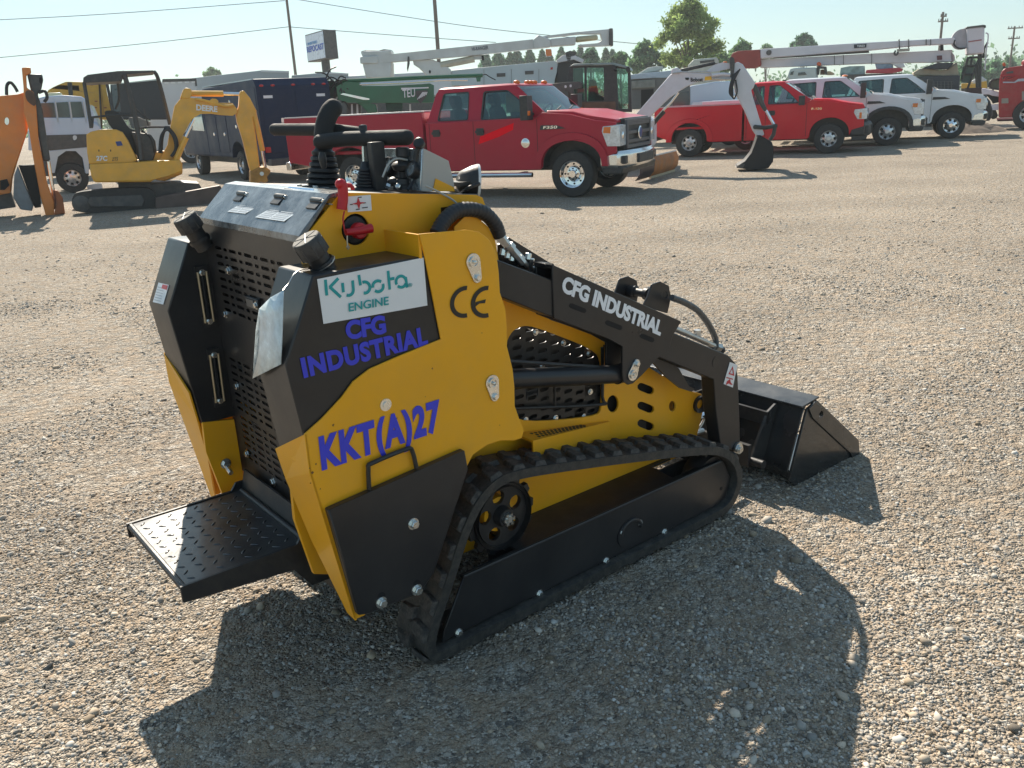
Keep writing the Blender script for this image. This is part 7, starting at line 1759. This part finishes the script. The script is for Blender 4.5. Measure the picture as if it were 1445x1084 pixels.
s.plate('spout_base', [(1090, 200), (1125, 170), (1400, 160), (1400, 210), (1100, 230)], CHIP, .3, .9, bevel=.03)
for k in range(5): s.tube('hydraulic_hose', [(880 + k * 8, 330 + k * 14), (900 + k * 10, 345), (960, 335 + k * 10), (1050, 340)], .02, HOSE if k % 2 else REDP, -.06, smooth=4)
s.plate('vent_louvre', [(940, 300), (1010, 290), (1012, 312), (940, 320)], DGREY, -.02, .02, bd)
c = s.P(1160, 820, -.1); wheel(s.o, c.x, c.y + .15, .5, .3, -1)
s = Site('damaged_grille', 'dark crushed front end beside the far white pickup', 'wreckage', 1392, 28.2, ZR)
s.plate('shell', [(700, 640), (715, 560), (740, 560), (775, 600), (800, 690), (800, 740), (770, 800), (720, 800)], mat('smoked_plastic', (.06, .045, .05), .5, var=.4, vscale=6), 0, .8, bevel=.04); s.plate('chrome_strip', [(708, 590), (735, 565), (750, 600), (748, 645), (712, 640)], CHR2, -.04, .05, bevel=.01)
# dirt heap
g0 = G(1392, 187)
o = thing('dirt_heap', 'low heap of brown dirt in front of the far white pickup', 'dirt heap', (g0.x - .35, g0.y + .6, 0))
b = MB(); rr = random.Random(8); NR, NA = 10, 30
rs_ = []
for j in range(NR):
    t = j / (NR - 1); rs_.append([Vector((1.35 * t * math.cos(2 * PI * a / NA) * (1 + .12 * math.sin(3 * a)), 1.0 * t * math.sin(2 * PI * a / NA), max(-.03, .46 * (1 - t) ** .9 + rr.uniform(-.05, .05) * (t < .95) - .02 * t))) for a in range(NA)])
b.rings(rs_); b.build('heap', mat('brown_dirt', (.16, .125, .10), .95, var=.3, vscale=4, bump=1, bscale=12), o, ang=80)

# ---- roadside sign
s = Site('roadside_sign', 'tall white roadside sign with blue lettering on a single post', 'sign', 450, 51, turn=False)
b = MB()
# real box turned towards the road: left edge nearer than the right
def kx(px, py, Y): return D(px, py, Y) - s.b
Yl, Yr = 52.6, 50.0
P0, P1, P2, P3_ = kx(430.5, 49.5, Yl), kx(456.5, 42.5, Yr), kx(460.5, 83, Yr), kx(435, 88, Yl)
x0, x1 = (P0.x + P3_.x) / 2, (P1.x + P2.x) / 2; zt3, zb3 = (P0.z + P1.z) / 2, (P3_.z + P2.z) / 2
y0_, y1_ = Yl - 51, Yr - 51
dd = Vector((x1 - x0, y1_ - y0_, 0)).normalized(); nn = Vector((-dd.y, dd.x, 0)) * -1
if nn.y > 0: nn = -nn
def sg_(u, z, n_): return Vector((x0, y0_, z)).lerp(Vector((x1, y1_, z)), u) + nn * n_
b.hexa([sg_(0, zb3, 0), sg_(1, zb3, 0), sg_(1, zt3, 0), sg_(0, zt3, 0)], [sg_(0, zb3, -.7), sg_(1, zb3, -.7), sg_(1, zt3, -.7), sg_(0, zt3, -.7)])
cab_ = b.build('cabinet', DGREY, s.o)
b = MB(); b.hexa([sg_(.02, zb3 + .06, .01), sg_(.98, zb3 + .06, .01), sg_(.98, zt3 - .06, .01), sg_(.02, zt3 - .06, .01)], [sg_(.02, zb3 + .06, .04), sg_(.98, zb3 + .06, .04), sg_(.98, zt3 - .06, .04), sg_(.02, zt3 - .06, .04)]); fp = b.build('face_panel', mat('sign_face', (.62, .68, .78), .3), cab_)
hz = zt3 - zb3
text('sign_lettering', 'REPOCAST', sg_(.06, zb3 + hz * .34, .05), sg_(.97, zb3 + hz * .34, .05), sg_(.06, zb3 + hz * .56, .05), mat('sign_blue', (.05, .12, .5), .4), fp, bold=.03, depth=.01)
text('sign_lettering', 'ORBITBID', sg_(.08, zb3 + hz * .60, .05), sg_(.66, zb3 + hz * .60, .05), sg_(.08, zb3 + hz * .70, .05), mat('sign_pale_blue', (.08, .30, .62), .4), fp, bold=.02, depth=.01)
b = MB(); pc = sg_(.62, 0, -.35); b.cyl((pc.x, pc.y, 0), (pc.x, pc.y, zb3 + .02), .24); b.build('post', DGREY, s.o)

# ---- utility poles and wires
WOOD = mat('weathered_wood', (.16, .13, .11), .85, var=.2, vscale=3)
def pole(px, py, Y, r, label, arms=(), top_extra=0.0):
    t = D(px, py, Y); o = thing('utility_pole', label, 'utility pole', (t.x, Y, 0), 0, None)
    h = t.z + top_extra; b = MB(); b.cyl((0, 0, 0), (0, 0, h), r * 1.3, r); b.build('pole', WOOD, o)
    for dz, w, tilt in arms:
        b = MB(); b.box((-w, -r - .09, h - dz - .06), (w, -r, h - dz + .06), mx=Matrix.Rotation(R(0), 4, 'Z')); cr = b.build('crossarm', WOOD, o)
        for k in (-.9, -.5, .5, .9):
            b = MB(); b.lathe([(0, .03), (.06, .045), (.1, .03), (.14, .04), (.16, .012)], (w * k, -r - .05, h - dz + .06), (0, 0, 1), 8); b.build('insulator', DGREY, cr)
    return o, h
pole(404.5, 0, 66, .09, 'utility pole with a crossarm left of the roadside sign', ((.22, .40, 0),), .3)
pole(611, -30, 58, .11, 'plain dark pole above the green boom', ())
pole(1331, 17, 78, .095, 'utility pole with a double crossarm behind the white lift bucket', ((.75, .42, 0), (.35, .25, 0)))
pole(1432, 37, 95, .09, 'thin utility pole with two crossarms at the far right', ((.2, .78, 0), (1.2, .6, 0)))
def wire(name_lab, pts, Y, sag=0):
    P = [D(x, y, Y) for x, y in pts]
    b0 = Vector((P[0].x, Y, 0)); o = None
    b = MB(); b.tube([p - b0 for p in P], .022, 5, 6); o = b.build('overhead_wire', mat('wire_grey', (.10, .11, .12), .6), None); o.location = b0
    tag(o, name_lab, 'wire', 'overhead wires'); return o
wire('upper overhead wire sloping across the left sky to the utility pole', [(-60, 31), (150, 20), (402, 1)], 66)
wire('lower overhead wire crossing the left sky', [(-60, 87), (200, 62), (407, 38)], 66)
wire('upper overhead wire running right from the utility pole across the sky', [(405, -3), (560, 22), (700, 42), (900, 62)], 66)
wire('lower overhead wire running right from the utility pole to the plain pole', [(407, 38), (520, 47), (614, 54), (700, 60)], 66)

# ---- trees
def leafmat(name, rgb):
    m = mat(name, rgb, .7, var=0, spec=.25); nt = m.node_tree; N = nt.nodes; L = nt.links; bs = N['Principled BSDF']
    at = N.new('ShaderNodeAttribute'); at.attribute_name = 'tone'; sc = N.new('ShaderNodeVectorMath'); sc.operation = 'SCALE'; sc.inputs[0].default_value = rgb
    L.new(at.outputs['Fac'], sc.inputs['Scale']); L.new(sc.outputs[0], bs.inputs['Base Color'])
    tr = N.new('ShaderNodeBsdfTranslucent'); L.new(sc.outputs[0], tr.inputs['Color']); mx = N.new('ShaderNodeMixShader'); mx.inputs[0].default_value = .5
    L.new(bs.outputs[0], mx.inputs[1]); L.new(tr.outputs[0], mx.inputs[2]); L.new(mx.outputs[0], N['Material Output'].inputs['Surface']); return m
def leaves(name, clumps, n, size, m, parent, seed):
    n = int(n * 1.5); r = np.random.default_rng(seed); k = r.integers(0, len(clumps), n); C = np.array([c[:3] for c in clumps])[k]; S_ = np.array([c[3:6] for c in clumps])[k]
    d = r.normal(size=(n, 3)); d /= np.linalg.norm(d, axis=1)[:, None]; rad = r.random(n) ** .40
    P = C + r.normal(size=(n, 3)) * S_ * .62
    a = r.normal(size=(n, 3)); a /= np.linalg.norm(a, axis=1)[:, None]; b_ = np.cross(a, r.normal(size=(n, 3))); b_ /= np.linalg.norm(b_, axis=1)[:, None]
    s_ = size * .75 * r.uniform(.6, 1.4, n)[:, None]
    V = np.stack([P - a * s_, P + b_ * s_ * .6, P + a * s_, P - b_ * s_ * .6], 1).reshape(-1, 3)
    me = bpy.data.meshes.new(name); me.vertices.add(len(V)); me.vertices.foreach_set('co', V.ravel().astype(np.float32))
    me.loops.add(4 * n); me.loops.foreach_set('vertex_index', np.arange(4 * n, dtype=np.int32)); me.polygons.add(n); me.polygons.foreach_set('loop_start', np.arange(0, 4 * n, 4, dtype=np.int32)); me.update(calc_edges=True)
    tone = np.repeat(r.uniform(.55, 1.5, len(clumps))[k] * r.uniform(.75, 1.3, n), 4)
    at = me.attributes.new('tone', 'FLOAT', 'POINT'); at.data.foreach_set('value', tone.astype(np.float32)); me.materials.append(m)
    o = bpy.data.objects.new(name, me); col.objects.link(o); o.parent = parent; return o
BARK = mat('bark', (.09, .07, .055), .9, var=.3)
def tree(label, px, ytop, ybot, wpx, Y, rgb, seed, kind='round', name='broadleaf_tree', n=5000, size=.28, group='trees beyond the yard'):
    rr = random.Random(seed); t = D(px, ytop, Y); bt = D(px, ybot, Y); w_ = wpx / FPX * Y / 2 * 1.0; H_ = t.z; zb = max(.5, bt.z)
    o = thing(name, label, 'tree', (t.x, Y, 0), 0, group)
    cl = []
    if kind == 'round':
        for k in range(58):
            u = rr.random(); z = zb + (H_ - zb) * (.04 + .92 * u); pr = w_ * (math.sin(PI * min(1, .16 + .84 * (u ** .85))) ** .55) if u > .02 else w_ * .6
            a = rr.random() * 2 * PI; q = rr.random() ** .5 * .95; s_ = w_ * rr.uniform(.07, .21)
            cl.append((pr * q * math.cos(a), pr * q * math.sin(a), z - s_ * .3, s_, s_, s_ * rr.uniform(.6, 1.0)))
        cl.append((0, 0, H_ - w_ * .2, w_ * .2, w_ * .2, w_ * .25))
    else:
        for k in range(26):
            u = k / 25; z = zb + (H_ - zb) * u; pr = w_ * (1 - u) ** .9 + .12
            for j in range(3): a = rr.random() * 2 * PI; cl.append((pr * .5 * math.cos(a), pr * .5 * math.sin(a), z, pr * .55, pr * .55, (H_ - zb) / 30))
    trunk = MB(); trunk.tube([(0, 0, 0), (w_ * .03, 0, H_ * .35), (-w_ * .02, 0, H_ * .8)], max(.12, w_ * .07), 8, 3, rfun=lambda t: 1.15 - .85 * t)
    if kind == 'round':
        for k in range(9):
            c = cl[rr.randrange(len(cl))]; z0 = min(c[2] * .8, H_ * rr.uniform(.25, .5)); trunk.tube([(0, 0, z0), (c[0] * .5, c[1] * .5, (z0 + c[2]) / 2 + .2), (c[0], c[1], c[2])], max(.05, w_ * .03), 6, 2, rfun=lambda t: 1 - .7 * t)
    trunk.build('trunk', BARK, o)
    leaves('crown', cl, n, size, leafmat('leaf_%d_%d' % (int(rgb[0] * 1000), int(rgb[1] * 1000)), rgb), o, seed)
    return o
LG = (.23, .31, .10)
tree('tall airy broadleaf tree above the arched white arm', 972, -2, 92, 82, 74, LG, 11, n=19000, size=.15, group='trees')
tree('rounded tree just left of the tall airy tree', 912, 60, 105, 52, 92, (0.140, 0.240, 0.100), 12, n=5000, size=.3)
tree('small pointed tree behind the tan boom cylinder', 833, 69, 92, 22, 105, (0.100, 0.200, 0.100), 13, n=2500, size=.3)
tree('rounded tree right of the tall airy tree with yellow green leaves', 1048, 60, 92, 40, 96, (0.160, 0.260, 0.100), 14, n=4500, size=.3)
tree('low bush tree between the tall airy tree and the red boom end', 1012, 74, 100, 46, 90, (0.160, 0.260, 0.100), 15, n=4000, size=.3)
tree('low bush tree behind the black cab', 876, 76, 100, 34, 96, (0.100, 0.180, 0.090), 16, n=3500, size=.3)
tree('small dome topped tree above the long white boom', 1136, 50, 74, 34, 125, (0.100, 0.200, 0.090), 17, n=4000, size=.35)
tree('faint low tree left of the dome topped tree', 1082, 64, 84, 26, 140, (0.140, 0.240, 0.120), 18, n=2500, size=.35)
tree('tiny tree above the pale blue grey trailer', 298, 97, 110, 22, 150, (0.160, 0.260, 0.120), 19, n=1500, size=.4)
tree('tree behind the white lift bucket frame', 1370, 82, 112, 34, 110, (0.090, 0.200, 0.100), 20, n=3500, size=.3)
tree('pale tree left of the red chipper', 1406, 85, 118, 36, 120, (0.140, 0.260, 0.140), 21, n=3500, size=.35)
tree('pale leaning tree just above the red chipper', 1424, 80, 112, 22, 130, (0.160, 0.280, 0.160), 22, n=2000, size=.35)
for k in range(13):
    x = 684 + k * 15.0 + (k % 3) * 3; rr = random.Random(40 + k)
    tree(['slim pointed conifer in the row under the white boom', 'broad pointed conifer in the row under the white boom', 'short pointed conifer in the row under the white boom'][k % 3], x, 70 + rr.uniform(-2, 6) + (4 if k % 3 == 2 else 0) - (x - 684) * .02, 100, 17 + 5 * (k % 3 == 1), 150, [(0.100, 0.200, 0.120), (0.120, 0.230, 0.120), (0.110, 0.200, 0.090)][k % 3], 60 + k, 'cone', 'conifer_tree', 1600, .42, ['slim conifers', 'broad conifers', 'short conifers'][k % 3])
# distant wooded edge, one continuous mass
cl = []; rr = random.Random(99)
for k in range(260):
    x = rr.uniform(-130, 190); y = rr.uniform(190, 215); h_ = rr.uniform(2.5, 5.5) + 1.5 * math.sin(x * .07); cl.append((x, y, h_ * .5, rr.uniform(2.5, 5), 3, h_ * .55))
wd = leaves('distant_wood', cl, 26000, .75, leafmat('leaf_far', (0.120, 0.210, 0.110)), None, 5); tag(wd, 'low dark green wood along the horizon', 'wood', kind='stuff')
# ---- thin summer haze over the yard
b = MB(); b.box((-400, -60, -1), (400, 400, 22)); hz_ = bpy.data.materials.new('haze_air'); hz_.use_nodes = True
N = hz_.node_tree.nodes; N.remove(N['Principled BSDF']); pv = N.new('ShaderNodeVolumePrincipled'); pv.inputs['Density'].default_value = .0008; pv.inputs['Color'].default_value = (.86, .93, .95, 1); pv.inputs['Anisotropy'].default_value = .2
hz_.node_tree.links.new(pv.outputs[0], N['Material Output'].inputs['Volume'])
hzo = b.build('haze', hz_); tag(hzo, 'thin pale haze hanging over the whole yard', 'haze', kind='stuff')
# ================================================================== sun, sky, camera
SUN_EL, SUN_AZ = 39.5, 38.0 + 70.0     # azimuth counter-clockwise from +X
w = bpy.data.worlds.new('World'); scene.world = w; w.use_nodes = True
N = w.node_tree.nodes; Lk = w.node_tree.links
bg = N['Background']
sk = N.new('ShaderNodeTexSky'); sk.sky_type = 'NISHITA'; sk.sun_disc = False
sk.sun_elevation = R(SUN_EL); sk.sun_rotation = R(90 - SUN_AZ); sk.air_density = 1.0; sk.dust_density = 0.6; sk.ozone_density = 1.6
hs = N.new('ShaderNodeHueSaturation'); hs.inputs['Saturation'].default_value = .95; hs.inputs['Value'].default_value = 1.94
gm = N.new('ShaderNodeGamma'); gm.inputs['Gamma'].default_value = .6; Lk.new(sk.outputs[0], gm.inputs['Color']); Lk.new(gm.outputs[0], hs.inputs['Color'])
mt = N.new('ShaderNodeMix'); mt.data_type = 'RGBA'; mt.blend_type = 'MULTIPLY'; mt.inputs[0].default_value = 1; Lk.new(hs.outputs[0], mt.inputs[6]); mt.inputs[7].default_value = (.77, .96, 1.0, 1)
Lk.new(mt.outputs[2], bg.inputs['Color']); bg.inputs['Strength'].default_value = 0.079
sl = bpy.data.lights.new('sun', 'SUN'); sl.energy = 5.0; sl.angle = R(0.5); sl.color = (1.0, 0.90, 0.76)
so = bpy.data.objects.new('sun', sl); col.objects.link(so)
sd = Vector((math.cos(R(SUN_EL)) * math.cos(R(SUN_AZ)), math.cos(R(SUN_EL)) * math.sin(R(SUN_AZ)), math.sin(R(SUN_EL))))
so.rotation_euler = sd.to_track_quat('Z', 'Y').to_euler()
cd = bpy.data.cameras.new('camera'); co = bpy.data.objects.new('camera', cd); col.objects.link(co)
cd.sensor_width = 36; cd.lens = 36 * FPX / 1445; cd.clip_end = 3000; cd.clip_start = 0.05
mr = Matrix((tuple(CR), tuple(CU), tuple(-CF))).transposed().to_4x4(); mr.translation = Vector((0, 0, CH))
co.matrix_world = mr
scene.camera = co
scene.render.engine = 'CYCLES'
scene.view_settings.view_transform = 'Standard'; scene.view_settings.look = 'None'; scene.view_settings.exposure = 0.8; scene.view_settings.gamma = 1
scene.cycles.max_bounces = 6; scene.cycles.transparent_max_bounces = 16
